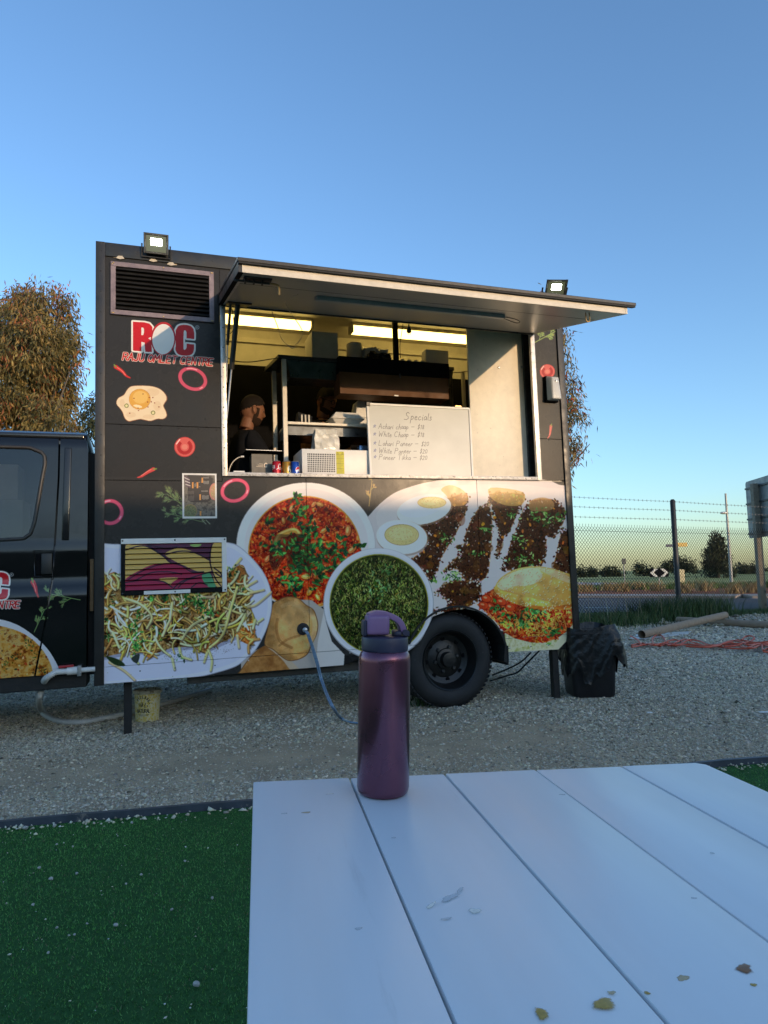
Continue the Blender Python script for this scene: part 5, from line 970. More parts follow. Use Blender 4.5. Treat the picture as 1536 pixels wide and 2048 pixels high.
# grit spilled over the turf (uncountable) and the pebbles one can pick out
n = 900; X = rng.uniform(-2.1, 2.6, n); Y = rng.uniform(1.0, 4.0, n); P = np.stack([X, Y, np.full(n, .014)], 1); k = (Y < EDG(X) - .03) & in_view(P); P = P[k]; n = len(P)
tag(stones('grit', P, .0026 * np.clip(rng.lognormal(0, .4, n), .5, 2.4), np.clip(stone_cols(n) * 1.7 + .08, 0, .8)), kind='stuff')
X = rng.uniform(-2.2, 2.4, 420); P = np.stack([X, EDG(X) + rng.normal(0, .035, 420) - .03, np.full(420, .012)], 1); P = P[in_view(P)]
tag(stones('grit', P, .007 * np.clip(rng.lognormal(0, .5, len(P)), .4, 2.4), np.clip(stone_cols(len(P)) * 1.3, 0, .8)), kind='stuff')
zb = zc(0, 1460, 2.954)
PEB = [(1160, 1507, 19), (685, 1155, 13), (300, 882, 12), (1255, 995, 10), (1015, 1063, 9), (1092, 777, 9), (230, 817, 10), (835, 855, 8), (195, 1035, 9), (335, 1170, 8), (150, 582, 14), (323, 568, 13), (780, 549, 9), (745, 910, 7), (440, 1210, 8), (453, 850, 9), (515, 1145, 7), (285, 1318, 8), (335, 677, 7), (430, 690, 7)]
MP = mat('pale pebble', (.52, .50, .45), .85, var=.3, vscale=120, bump=.5, bscale=200, dist=.002, rgb2=(.36, .34, .31))
for i, (x, y, r_) in enumerate(PEB):
    p = gr(*zb([(x, y)])[0], .014); d = (p - Vector(CAM)).length; r_ = r_ / 2.954 * d / FPX
    bm = bmesh.new(); bmesh.ops.create_icosphere(bm, subdivisions=2, radius=1.0); rr_ = random.Random(i)
    ax_ = [Vector((rr_.gauss(0, 1), rr_.gauss(0, 1), rr_.gauss(0, 1))).normalized() for _ in range(7)]; lim = [rr_.uniform(.55, .95) for _ in ax_]
    for v_ in bm.verts:
        for a_, l_ in zip(ax_, lim):
            dd = v_.co.dot(a_)
            if dd > l_: v_.co -= a_ * (dd - l_)
        v_.co = Vector((v_.co.x * r_, v_.co.y * r_ * .8, v_.co.z * r_ * .72))
    me = bpy.data.meshes.new('pebble'); bm.to_mesh(me); bm.free(); me.materials.append(MP); o = link('pebble', me); o.location = p + Vector((0, 0, r_ * .25)); o.rotation_euler = (0, 0, rr_.uniform(0, 6))
    lab = 'largest pale pebble on the green turf, close to the white table edge' if i == 0 else ('pale pebble on the turf against the edging strip, %s of three' % {10: 'leftmost', 11: 'middle', 12: 'rightmost'}[i]) if i in (10, 11, 12) else 'small pale pebble lying on the dark green artificial turf, away from its edging'
    tag(o, lab, 'pebble', None if i == 0 else 'pebbles scattered on the turf')
# unseen caster added behind the camera: a low hill that keeps the yard in evening shade
bd = Vector((.679, -.734, 0)); bp_ = Vector((.734, .679, 0)); bc = Vector((13.6, -9.3, 0)); vs = []; fs = []; TT = np.linspace(-70, 75, 146); CS = [(-7, 0), (-4.2, .45), (-2.2, .8), (-.8, .97), (0, 1), (1.2, .96), (4, .6), (9, 0)]
nz = fbm(146, 8, 9, 3, 17)
for i, t_ in enumerate(TT):
    h = float(np.interp(t_, [-70, -8, -2, 2, 8, 16, 25, 75], [5.2, 4.7, 4.50, 4.42, 4.3, 3.5, 2.9, 2.6])) + (nz[i, 0] - .5) * .5
    for j, (q, f_) in enumerate(CS): p = bc + bp_ * t_ + bd * (q + (nz[i, j] - .5) * .5); vs.append((p.x, p.y, h * f_ - .05 + (nz[i, j] - .5) * .2 * (f_ > 0) * (f_ < 1)))
m = len(CS)
for i in range(145):
    for j in range(m - 1): fs.append((i * m + j, (i + 1) * m + j, (i + 1) * m + j + 1, i * m + j + 1))
struct(MB().add(vs, fs).build('shade_bank', mat('shade bank grass', (.045, .055, .022), .95, var=.4, vscale=.8, rgb2=(.10, .08, .045), bump=.6, bscale=6, dist=.1), smooth=60))
# ---- foliage
def leaf_cloud(C, R_, n, L, wd, droop, pal, spread=.7, tips=None, seed=0, hollow=.35):
    r = np.random.default_rng(seed); C = np.asarray(C, float); R_ = np.asarray(R_, float); pr = R_ ** 2; pr /= pr.sum()
    k = r.choice(len(C), n, p=pr); d = r.normal(0, 1, (n, 3)); d /= np.linalg.norm(d, axis=1)[:, None]
    # sprays: leaves gather on small twigs instead of filling the volume evenly
    ns = max(30, n // 26); sk = r.choice(len(C), ns, p=pr); sdv = r.normal(0, 1, (ns, 3)); sdv /= np.linalg.norm(sdv, axis=1)[:, None]
    sp = C[sk] + sdv * (R_[sk] * (hollow + (1 - hollow) * r.random(ns) ** .5))[:, None] * np.array([1, 1, .95]); q = r.integers(0, ns, n)
    P = sp[q] + r.normal(0, 1, (n, 3)) * np.array([1, 1, 1.3]) * L * spread
    D = r.normal(0, .55, (n, 3)); D[:, 2] -= droop; D += sdv[q] * .35; D /= np.linalg.norm(D, axis=1)[:, None]
    S_ = np.cross(D, r.normal(0, 1, (n, 3))); S_ /= np.linalg.norm(S_, axis=1)[:, None]
    l = L * r.uniform(.6, 1.35, n)[:, None]; w_ = wd * r.uniform(.7, 1.3, n)[:, None]
    v = np.stack([P, P + D * l * .4 + S_ * w_ * .5, P + D * l, P + D * l * .4 - S_ * w_ * .5], 1)
    pal = np.asarray(pal, float); base = pal[r.integers(0, len(pal), ns)][q]; own = pal[r.integers(0, len(pal), n)]; col = (base * .6 + own * .4) * r.uniform(.65, 1.4, n)[:, None]
    if tips is not None:
        hz = (P[:, 2] - C[:, 2].min()) / np.ptp(C[:, 2]); tw = (r.random(ns)[q] < .07 + .4 * np.clip(hz - .78, 0, 1) * 3); col[tw] = np.array(tips) * r.uniform(.6, 1.4, tw.sum())[:, None]
    return v.reshape(-1, 3), np.arange(4 * n).reshape(n, 4), np.repeat(col, 4, 0)
def tree(name, label, base, blobs, n, L, wd, droop, pal, tips=None, seed=0, group=None, trunk_r=.09, cat='tree', spread=.7, hollow=.35, limbs=True):
    base = Vector(base); t = thing(name, label, cat, base, None, group); top = Vector(np.mean([b[0] for b in blobs], 0)); mb = MB(); rr_ = random.Random(seed)
    fork = base.lerp(top, .55) + Vector((rr_.uniform(-.1, .1), 0, 0)); mb.tube(curve3([base - Vector((0, 0, .06)), base.lerp(fork, .5) + Vector((rr_.uniform(-.08, .08), rr_.uniform(-.08, .08), 0)), fork], 4), list(np.linspace(trunk_r, trunk_r * .7, 9)), 9)
    if limbs:
        for c_, r_ in blobs:
            e = Vector(c_) + Vector((0, 0, r_ * .5)); m_ = fork.lerp(e, .5) + Vector((rr_.uniform(-1, 1), rr_.uniform(-1, 1), .3)) * r_ * .25
            mb.tube(curve3([fork - Vector((0, 0, .05)), m_, e], 4), list(np.linspace(trunk_r * .5, trunk_r * .08, 9)), 6)
    mb.build('trunk', M['bark'], t, smooth=60, fix=False)
    v, f, c_ = leaf_cloud([b[0] for b in blobs], [b[1] for b in blobs], n, L, wd, droop, pal, spread, tips, seed, hollow)
    big('crown', v - np.array(base), f, M['leaf'], t, col=c_); return t
GUM = [(.18, .14, .045), (.11, .092, .034), (.23, .17, .06), (.048, .05, .020), (.25, .15, .05), (.065, .062, .025)]
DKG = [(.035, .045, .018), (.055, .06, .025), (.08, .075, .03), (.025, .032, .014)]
def blobs(lst, Y, dy=.8, seed=1):
    r = random.Random(seed); return [(tuple(at(x, y, Y + r.uniform(-dy, dy))), rp / FPX * Y) for x, y, rp in lst]
tree('gum_tree', 'tall golden gum tree with drooping leaves behind the truck cab', gr(50, 1260)[:2] and (at(52, 1200, 15).x, 15, 0),
     blobs([(60, 700, 78), (15, 655, 60), (92, 650, 58), (58, 628, 40), (112, 725, 50), (140, 690, 26), (60, 790, 80), (118, 790, 42), (-5, 770, 80), (88, 580, 16), (38, 592, 18), (126, 598, 20), (-45, 690, 70), (100, 840, 50), (30, 860, 70), (66, 606, 30), (148, 725, 14), (150, 672, 12)], 15), 40000, .14, .030, 1.1, GUM, (.26, .09, .035), 3, trunk_r=.10)
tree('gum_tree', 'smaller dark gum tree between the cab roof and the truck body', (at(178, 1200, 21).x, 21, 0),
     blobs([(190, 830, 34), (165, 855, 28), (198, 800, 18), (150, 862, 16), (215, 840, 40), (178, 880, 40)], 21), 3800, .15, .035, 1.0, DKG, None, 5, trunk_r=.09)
tree('gum_tree', 'gum tree with reddish drooping leaves showing past the right end of the truck', (at(1085, 1200, 15).x, 15, 0),
     blobs([(1095, 690, 48), (1105, 780, 56), (1118, 835, 44), (1112, 880, 52), (1132, 735, 22), (1150, 770, 16), (1162, 888, 18), (1180, 892, 9), (1090, 940, 46), (1150, 830, 24), (1130, 905, 26), (1085, 620, 40), (1128, 680, 16), (1035, 690, 70), (1020, 790, 85), (1045, 890, 62), (985, 740, 60)], 15), 15000, .13, .025, 1.1, GUM, (.30, .06, .03), 8, trunk_r=.10)
# ---- chain-link fence with barbed wire
fpost = Vector((6.29, FN(6.29), 0)); fd = Vector((1, .56, 0)).normalized()
F = thing('chain_link_fence', 'black chain-link fence topped with three strands of barbed wire', 'fence', fpost)
def fp(s, z): return fpost + fd * s + Vector((0, 0, z))
MB().tube([fp(0, -.05), fp(0, 2.55), fp(0, 2.58)], [.055, .055, .03], 12).build('post', M['fence'], F, smooth=40)
MB().tube([fp(4.9, -.05), fp(4.9, 2.58)], .05, 10).build('post', M['fence'], F, smooth=40); MB().tube([fp(-4.2, -.05), fp(-4.2, 2.58)], .05, 10).build('post', M['fence'], F, smooth=40)
s0, s1, pit, zt = -4.2, 6.2, .082, 1.94
mb = MB()
def strand(a, b, r_=.0044, o_=0): mb.tube([a, b], r_, 3, cap=False)
nn = int((s1 - s0 + zt) / pit)
for i in range(nn):
    sa = s0 - zt + i * pit
    for dr, off in ((1, .0), (-1, .004)):
        x0, z0, x1, z1 = (sa, 0, sa + zt, zt) if dr == 1 else (sa + zt, 0, sa, zt)
        lo_, hi_ = max(s0, min(x0, x1)), min(s1, max(x0, x1))
        if hi_ - lo_ < .05: continue
        z_at = lambda x: z0 + (x - x0) / (x1 - x0) * (z1 - z0); a, b = fp(lo_, z_at(lo_)), fp(hi_, z_at(hi_)); o_ = Vector((-fd.y, fd.x, 0)) * off; strand(a + o_, b + o_)
for i in range(int((s1 - s0) / pit)):
    x = s0 + i * pit; strand(fp(x, zt - .002), fp(x + .012, zt + .055))
tag(mb.build('wire_mesh', M['wire'], F, fix=False), kind='stuff')
for z in (1.86, .9, .06): MB().tube([fp(s0, z), fp(0, z - .01), fp(s1, z)], .0035, 5).build('line_wire', M['wire'], F)
for z in (2.14, 2.34, 2.53):
    mb = MB(); mb.tube([fp(s, z - .012 * math.sin(math.pi * (s % 4.9) / 4.9)) for s in np.linspace(s0, s1, 30)], .003, 5)
    for s in np.arange(s0, s1, .13): p = fp(s, z - .012 * math.sin(math.pi * (s % 4.9) / 4.9)); mb.tube([p + Vector((-.006, 0, -.022)), p + Vector((.006, 0, .022))], .0028, 4); mb.tube([p + Vector((.01, 0, -.02)), p + Vector((-.004, .01, .02))], .0028, 4)
    mb.build('barbed_wire', mat('galvanised wire', (.12, .12, .12), .5, .6), F, fix=False)
# tall grass at the fence foot
def blades(name, P, h, wd, pal, lean=.35, seed=3, kind='stuff'):
    r = np.random.default_rng(seed); n = len(P); a = r.uniform(0, 6.28, n); H = h * r.uniform(.5, 1.25, n); s_ = np.stack([np.cos(a), np.sin(a), np.zeros(n)], 1) * (wd * r.uniform(.6, 1.3, n))[:, None]
    l = r.normal(0, lean, (n, 2)) * H[:, None]; m_ = P + np.stack([l[:, 0] * .35, l[:, 1] * .35, H * .6], 1); t_ = P + np.stack([l[:, 0], l[:, 1], H], 1)
    v = np.stack([P - s_, P + s_, m_ + s_ * .7, m_ - s_ * .7, t_], 1); i0 = np.arange(n) * 5
    f = np.concatenate([np.stack([i0, i0 + 1, i0 + 2], 1), np.stack([i0, i0 + 2, i0 + 3], 1), np.stack([i0 + 3, i0 + 2, i0 + 4], 1)]); pal = np.asarray(pal); c_ = pal[r.integers(0, len(pal), n)] * r.uniform(.6, 1.4, n)[:, None]
    return v.reshape(-1, 3), f, np.repeat(c_, 5, 0)
gp = []
for (sa, sb, n, h0, wv_) in ((-4.2, -.3, 3600, .24, .35), (-1.2, 1.35, 2600, .46, .26), (1.2, 6, 1500, .13, .3), (-3.9, -1.5, 1000, .26, .55)):
    s_ = rng.uniform(sa, sb, n); o_ = rng.normal(-.05, wv_, n); base = np.array([fp(x, 0) for x in s_]) + np.outer(o_, [-fd.y, fd.x, 0]); gp.append((base, h0 * (.6 + .4 * np.exp(-((s_ - .1) / .7) ** 2) if h0 > .6 else np.ones(n))))
GR = [(.035, .075, .018), (.055, .10, .028), (.025, .055, .015), (.10, .115, .045)]
v, f, c_ = blades('', np.concatenate([g[0] for g in gp]), np.concatenate([g[1] for g in gp]), .006, GR)
tag(big('tall_grass', v, f, M['leaf'], col=c_), kind='stuff')
n = 46; s_ = rng.uniform(-3.6, .6, n); v, f, c_ = blades('', np.array([fp(x, 0) for x in s_]) + np.c_[rng.normal(0, .2, n), rng.normal(-.3, .2, n), np.zeros(n)], np.full(n, .75), .005, [(.26, .22, .13), (.32, .28, .17)], .3, 5)
tag(big('dry_stalks', v, f, M['leaf'], col=c_), kind='stuff')
for (x, y, n, h) in ((852, 1412, 60, .10), (848, 1402, 30, .14)):
    q = gr(x, y); v, f, c_ = blades('', np.array([(q.x + rng.normal() * .05, q.y + rng.normal() * .03, 0) for _ in range(n)]), np.full(n, h), .004, GR, .6, n); tag(big('weed', v, f, M['leaf'], col=c_), 'small weed growing at the truck tyre' if n == 60 else 'taller thin weed sprouting behind the tyre weed', 'weed')
# rough stones and dirt heap at the fence
n = 700; s_ = rng.uniform(-1.6, 5.8, n); P = np.array([fp(x, 0) for x in s_]) + np.outer(rng.normal(-1.0, .45, n), [-fd.y, fd.x, 0]); P[:, 2] = .03
tag(stones('rubble', P, .03 * np.clip(rng.lognormal(0, .5, n), .3, 2.2), stone_cols(n) * .75), kind='stuff')
# ---- road furniture
sp_ = gr(1526, 1217); SG = thing('road_sign', 'grey back of a large road sign on a timber post', 'sign', sp_)
MB().box(sp_.x - .075, sp_.x + .075, sp_.y - .075, sp_.y + .075, -.1, 3.28).build('post', mat('weathered timber', (.27, .22, .16), .85, var=.25, vscale=9, bump=.3, bscale=30), SG, bevel=.008)
sdv = Vector((.089, .996, 0)); sn = Vector((-.996, .089, 0)); c0 = sp_ + sn * .0 + Vector((.14, .45, 0))
MSG = mat('galvanised sign back', (.20, .205, .21), .5, .4, var=.18, vscale=3, rvar=.1)
r_ = .09; z0, z1 = 1.86, 3.42; L0, L1 = -1.5, .30; ol = []
for (cx_, cz_, a0) in ((L1 - r_, z1 - r_, 0), (L0 + r_, z1 - r_, 90), (L0 + r_, z0 + r_, 180), (L1 - r_, z0 + r_, 270)):
    for k in range(6): a = math.radians(a0 + 18 * k); q = c0 + sdv * (cx_ + r_ * math.cos(a)); ol.append((q.x, q.y, cz_ + r_ * math.sin(a)))
MB().prism(ol, -sn * .02).build('sign_board', MSG, SG, bevel=.003)
for z in (1.98, 2.38, 2.80, 3.22): a, b = c0 + sdv * (L0 + .02) + sn * .02 + Vector((0, 0, z)), c0 + sdv * (L1 - .02) + sn * .02 + Vector((0, 0, z)); MB().bar(a, b, .03, .045).build('rail', mat('sign rail', (.06, .062, .065), .5, .4), SG)
for y in (1183, 1209): p = at(1531, y, sp_.y - .08); MB().ball(p, .03, 8, 5, (1, .5, 1)).build('bolt', M['steeld'], SG)
lp_ = gr(1463, 1164); LPST = thing('street_lamp', 'tall grey street lamp pole with one lamp head', 'street lamp', lp_)
MGAL = mat('galvanised pole', (.30, .30, .30), .5, .3, var=.15, vscale=2)
zt_ = at(1449, 987, lp_.y).z; MB().tube([lp_, Vector((lp_.x, lp_.y, zt_))], [.13, .075], 12).build('pole', MGAL, LPST, smooth=40)
a = at(1454, 1026, lp_.y); MB().ball(a + Vector((-.32, -.1, 0)), .30, 14, 8, (1, .5, .36)).build('lamp_head', M['alu'], LPST, smooth=60); MB().tube([Vector((lp_.x, lp_.y, a.z - .1)), a + Vector((-.2, -.06, -.04))], .04, 8).build('arm', MGAL, LPST)
ch = at(1318, 1160, 44); CHV = thing('chevron_board', 'black and white hazard board with outward arrows on a short post', 'road sign', (ch.x, 44, 0))
z0, z1 = at(1318, 1154, 44).z, at(1318, 1137, 44).z; x0, x1 = at(1300, 1145, 44).x, at(1337, 1145, 44).x; zm = (z0 + z1) / 2; hh_ = (z1 - z0) / 2; xm = (x0 + x1) / 2
MB().box(x0, x1, 44, 44.03, z0, z1).build('board', M['dark'], CHV); MB().box(xm - .03, xm + .03, 44.031, 44.08, -.03, z1).build('post', MGAL, CHV)
for sg in (-1, 1):
    MB().prism([(xm + sg * a_, 43.99, zm + b_) for a_, b_ in ((.58, 0), (.30, hh_ * .94), (.02 + .06, hh_ * .94), (.36, 0), (.08, -hh_ * .94), (.30, -hh_ * .94))], (0, .008, 0)).build('arrow', M['line'], CHV)
q = at(1250, 1176, 42); PS = thing('sign_post', 'thin grey pole with a small box near its top', 'pole', (q.x, 42, 0)); zt_ = at(1249, 1117, 42).z
MB().tube([(q.x, 42, -.03), (q.x, 42, zt_)], .035, 8).build('pole', MGAL, PS); MB().box(q.x - .12, q.x + .12, 41.9, 42.0, zt_ - .35, zt_).build('box', M['steeld'], PS, bevel=.01)
q = at(1362, 1156, 50); SN = thing('street_sign', 'street name sign with dark and yellow blades on a tall pole', 'street sign', (q.x - .3, 50, 0)); zb_ = at(1345, 1090, 50).z
MB().tube([(q.x - .3, 50, -.03), (q.x - .3, 50, zb_ + .1)], .05, 8).build('pole', MGAL, SN)
a, b = at(1331, 1092, 50), at(1346, 1089, 50); MB().box(a.x, b.x, 49.95, 49.98, a.z - .08, a.z + .12).build('blade', mat('blue sign blade', (.03, .04, .10), .5), SN, bevel=.01); a, b = at(1351, 1090, 50), at(1374, 1087, 50); MB().box(a.x, b.x, 49.95, 49.98, a.z - .14, a.z + .16).build('blade', mat('yellow sign blade', (.62, .40, .10), .5), SN, bevel=.01)
for x in (1360.5, 1365.5):
    q = at(x, 1160, 47); zt_ = at(x, 1139, 47).z; tag(MB().box(q.x - .11, q.x + .11, 46.9, 47.1, -.03, zt_).build('marker_post', mat('cream marker post', (.6, .5, .3), .6), bevel=.02), 'short cream marker post just beyond the road, left of the pair' if x < 1362 else 'short cream marker post just beyond the road, right of the pair', 'post', 'marker posts beyond the road')
# clumps on the mulch
TAN = [(.34, .25, .12), (.42, .32, .17), (.26, .18, .08)]
for i, (x, y) in enumerate(((1172, 1180), (1216, 1177), (1275, 1175), (1314, 1178), (1368, 1181), (1410, 1178), (1465, 1183), (1505, 1181), (1246, 1179))):
    q = gr(x, y + 4); n = 150; v, f, c_ = blades('', np.array([(q.x + rng.normal() * .20, q.y + rng.normal() * .18, 0) for _ in range(n)]), np.full(n, .50), .016, TAN, .55, 20 + i)
    tag(big('grass_clump', v, f, M['leaf'], col=c_), 'tan ornamental grass clump on the red mulch, ' + ('nearest the end of the truck', 'second from the end of the truck', 'between the sign pole and chevron board', 'below the chevron board', 'just right of the black fence post', 'below the dark conifer', 'at the foot of the street lamp', 'between the street lamp and timber post', 'straight below the thin sign pole')[i], 'grass clump', 'tan grass clumps on the mulch bed')
n = 5200; X = rng.uniform(3, 34, n); Y = 37.5 + rng.uniform(0, 8, n) - .25 * np.clip(X - 14, -6, 10); v, f, c_ = blades('', np.stack([X, Y, np.zeros(n)], 1), .26 + .12 * np.sin(X * 1.3) * np.cos(Y), .05, [(.07, .125, .025), (.10, .15, .035), (.045, .09, .02), (.13, .15, .05)], .5, 40)
tag(big('shrub_bed', v, f, M['leaf'], col=c_), kind='stuff')
struct(MB().add([(q.x, q.y, -.008) for q in (gr(1120, 1170), gr(1262, 1172), gr(1262, 1166), gr(1120, 1164))], [(0, 1, 2, 3)]).build('car_park', mat('pale car park', (.25, .26, .30), .9, var=.1), fix=False))
# ---- far trees
FAR = [(.020, .030, .014), (.030, .042, .018), (.045, .052, .022), (.014, .020, .010)]
q = at(1438, 1150, 82); bl = []
for i in range(30):
    t_ = i / 29; r0 = (1 - t_) ** .75; a = i * 2.4; z = .5 + 4.7 * t_; rr_ = 2.05 * r0 * (.55 + .45 * ((i * 7) % 5) / 4); bl.append(((q.x + math.cos(a) * rr_ * .72, 82 + math.sin(a) * rr_ * .5, z), .42 + .62 * r0))
tree('conifer', 'dark upswept conifer standing beyond the road', (q.x, 82, 0), bl, 5200, .42, .12, -1.0, FAR, None, 31, trunk_r=.16, spread=.5, limbs=False)
q = at(1356, 1150, 80); tree('round_bush_tree', 'low round dark tree behind the chevron board', (q.x, 80, 0), blobs([(1338, 1132, 11), (1356, 1124, 13), (1374, 1130, 12), (1356, 1136, 16), (1330, 1138, 8), (1382, 1138, 8)], 80, 1.0, 3), 2600, .30, .12, .2, FAR, None, 33, trunk_r=.16)
for i, (x, y, h, r_) in enumerate(((1185, 1145, 11, 9), (1213, 1145, 12, 6), (1279, 1144, 22, 7), (1165, 1145, 7, 8), (1296, 1144, 12, 8), (1490, 1140, 12, 9), (1510, 1140, 13, 8), (1236, 1144, 8, 9))):
    Y = 130; q = at(x, y, Y); labs = ['rounded dark tree on the horizon, leftmost tall one past the truck', 'small dark horizon tree right of the rounded leftmost one', 'slender dark tree rising highest on the distant tree line', 'smallest dark horizon tree right beside the end of the truck', 'small dark horizon tree between the slender tree and the chevron board', 'dark horizon tree just right of the street lamp', 'dark horizon tree just left of the timber sign post', 'small dark horizon tree directly left of the thin sign pole']
    tree('distant_tree', labs[i] or 'small dark tree on the horizon beyond the field', (q.x, Y, 0), [((q.x + random.uniform(-.3, .3), Y, (y - (y - h * .55) ) / FPX * Y * .9 + .4), r_ / FPX * Y * .8), ((q.x - .3 * r_ / FPX * Y, Y, .4 * h / FPX * Y), r_ / FPX * Y * .6), ((q.x + .35 * r_ / FPX * Y, Y, .35 * h / FPX * Y), r_ / FPX * Y * .55)], 520, .5, .25, .2, FAR, None, 50 + i, None if labs[i] else 'distant trees on the horizon', .2)
bl = []
for i in range(110): x = -40 + i * 1.55; bl.append(((x + random.uniform(-1, 1), 210 + random.uniform(-6, 6), random.uniform(.1, .6)), random.uniform(.6, 1.3)))
v, f, c_ = leaf_cloud([b[0] for b in bl], [b[1] for b in bl], 6000, .8, .5, .1, FAR, .6, None, 77); tag(big('far_wood', v, f, M['leaf'], col=c_), kind='stuff')
# ================================================================== INSIDE THE HATCH
def tt(name, label, cat, base, group=None): return thing(name, label, cat, base, TM, group)
def ttmesh(o, base):                                     # single mesh in truck coordinates, placed at its base
    o.matrix_world = TM @ Matrix.Translation(Vector(base)); return o
def box_px(x0, x1, y0, y1, w, depth):
    """block whose front face covers these photo measures at distance w, going inwards"""
    xm, ym = (x0 + x1) / 2, (y0 + y1) / 2; a, b = pt(x0, ym, w), pt(x1, ym, w); c, d = pt(xm, y0, w), pt(xm, y1, w)
    return a.x, b.x, -w, -w + depth, d.z, c.z
def solid(name, label, cat, x0, x1, y0, y1, w, depth, m, zmin=None, bevel=.003, group=None, base_z=None):
    q = list(box_px(x0, x1, y0, y1, w, depth)); q[4] = zmin if zmin is not None else q[4]
    base = ((q[0] + q[1]) / 2, (q[2] + q[3]) / 2, q[4]); o = MB().box(*q).build(name, m, bevel=bevel, off=base, smooth=40); ttmesh(o, base); tag(o, label, cat, group); return o, q
CT = 1.798                                               # counter top height
# gantry rack with steel shelves
rk = tt('rack', 'tall cream post rack with steel shelf and a dark extractor top', 'rack', (pt(600, 900, -.35).x, .5, CT))
fx0 = pt(571, 850, -.35).x; fx1 = pt(716, 850, -.35).x + .9; ztop = pt(600, 716, -.35).z
for x, y in ((fx0, .35), (fx0 - .015, .74)): MB().box(x - .018, x + .018, y, y + .036, CT, ztop).build('post', M['post'], rk, bevel=.003)
zs = pt(640, 845, -.35).z; MB().box(fx0 + .019, fx1, .352, .74, zs - .022, zs).build('shelf', M['post'], rk, bevel=.003); MB().box(fx0 + .019, fx1, .40, .74, zs - .10, zs - .024).build('shelf_underside', M['steeld'], rk)
zt0 = pt(640, 722, -.34).z; MB().hexa([(fx0 - .05, .34, zt0), (fx1, .34, zt0), (fx1, .80, zt0 + .02), (fx0 - .09, .80, zt0 + .02)], [(fx0 - .05, .34, zt0 + .03), (fx1, .34, zt0 + .03), (fx1, .80, zt0 + .05), (fx0 - .09, .80, zt0 + .05)]).build('top_board', M['steeld'], rk, bevel=.002)
MB().hexa([(fx0 + .02, .36, zt0 - .001), (fx1, .36, zt0 - .001), (fx1, .70, zt0 - .001), (fx0 + .02, .70, zt0 - .001)], [(fx0 + .06, .42, zt0 - .13), (fx1, .42, zt0 - .13), (fx1, .66, zt0 - .13), (fx0 + .06, .66, zt0 - .13)]).build('extractor', M['steeld'], rk, bevel=.003)
# hanging display box
hb = tt('hanging_box', 'long hanging box, black above and copper brown below', 'box', (pt(790, 750, -.30).x, .35, pt(790, 792, -.30).z))
a, b = pt(677, 713, -.30), pt(898, 726, -.30); c = pt(677, 741, -.30); d, e = pt(677, 789, -.30), pt(897, 795, -.30); zt_, zm_, zb_ = (a.z + b.z) / 2, c.z - .005, (d.z + e.z) / 2
MB().box(a.x, b.x, .30, .50, zm_, zt_).build('upper_cover', M['dark'], hb, bevel=.004); MB().box(a.x + .006, b.x - .012, .304, .50, zb_, zm_ - .001).build('lower_cover', M['brown'], hb, bevel=.003)
p = pt(796, 700, -.36); MB().box(p.x - .018, p.x + .022, .40, .44, zt_, 3.384).build('hanger', M['dark'], hb)
p = pt(800, 752, -.299); MB().tube([p + Vector((0, 0, .02)), p + Vector((-.008, -.004, -.0)), p + Vector((0, -.004, -.02)), p + Vector((.008, -.004, 0)), p + Vector((0, 0, .02))], .003, 6).build('ring_pull', M['steeld'], hb)
MB().box(pt(789, 790, -.3).x, pt(797, 790, -.3).x, .301, .304, zb_, zb_ + .01).build('paper_tag', M['white'], hb)
# things on top of the rack and box
zr = zt0 + .034
solid('carton', 'large plain cream carton on top of the rack', 'carton', 624, 676, 664, 711, -.50, .28, M['cardw'], zmin=zr + .012)
q = pt(712, 700, -.55); zt2 = pt(712, 685, -.55).z; o = MB().lathe([(.066, 0), (.07, .01), (.07, zt2 - zr - .02), (.066, zt2 - zr - .012)], 28, (q.x, .60, zr + .012)).build('canister', M['cardw'], smooth=40, off=(q.x, .60, zr + .012)); tag(ttmesh(o, (q.x, .60, zr + .012)), 'plain cylindrical canister between the carton and the black packs', 'canister')
def crumple(name, label, cat, x0, x1, y0, y1, w, depth, m, zmin, amp=.02, seed=1, cuts=5):
    q = list(box_px(x0, x1, y0, y1, w, depth)); q[4] = zmin; base = ((q[0] + q[1]) / 2, (q[2] + q[3]) / 2, q[4]); bm = bmesh.new(); bmesh.ops.create_cube(bm, size=1.0); bmesh.ops.subdivide_edges(bm, edges=bm.edges, cuts=cuts, use_grid_fill=True); rr_ = random.Random(seed)
    for v_ in bm.verts:
        top = v_.co.z > -.49; k = 1 - .22 * max(0, v_.co.z + .1) ; v_.co = Vector((v_.co.x * (q[1] - q[0]) * k, v_.co.y * (q[3] - q[2]) * k, (v_.co.z + .5) * (q[5] - q[4])))
        if top: v_.co += Vector((rr_.gauss(0, amp), rr_.gauss(0, amp), rr_.gauss(0, amp * .7)))
    me = bpy.data.meshes.new(name); bm.to_mesh(me); bm.free(); me.materials.append(m); o = link(name, me); ttmesh(o, base); return tag(o, label, cat)
MBAG = mat('black plastic', (.012, .012, .013), .28, bump=.4, bscale=30, dist=.01, coat=.3); MCLR = mat('milky plastic wrap', (.62, .60, .54), .25, var=.15, vscale=20, bump=.5, bscale=30, dist=.008, coat=.3)
crumple('plastic_bag', 'crumpled black bag lying on top of the hanging box', 'bag', 738, 783, 704, 717, -.42, .16, MBAG, zt_ + .001, .012, 3)
crumple('plastic_bag', 'clear crumpled bag bulging behind the black bag', 'bag', 728, 775, 697, 716, -.52, .12, MCLR, zr + .012, .014, 4)
tr = tt('egg_tray', 'grey egg tray with bumps lying on the hanging box', 'tray', (pt(826, 715, -.42).x, .42, zt_ + .001))
a, b = pt(800, 715, -.42), pt(853, 715, -.42); MB().box(a.x, b.x, .40, .49, zt_ + .001, zt_ + .022).build('tray_base', M['cardw'], tr)
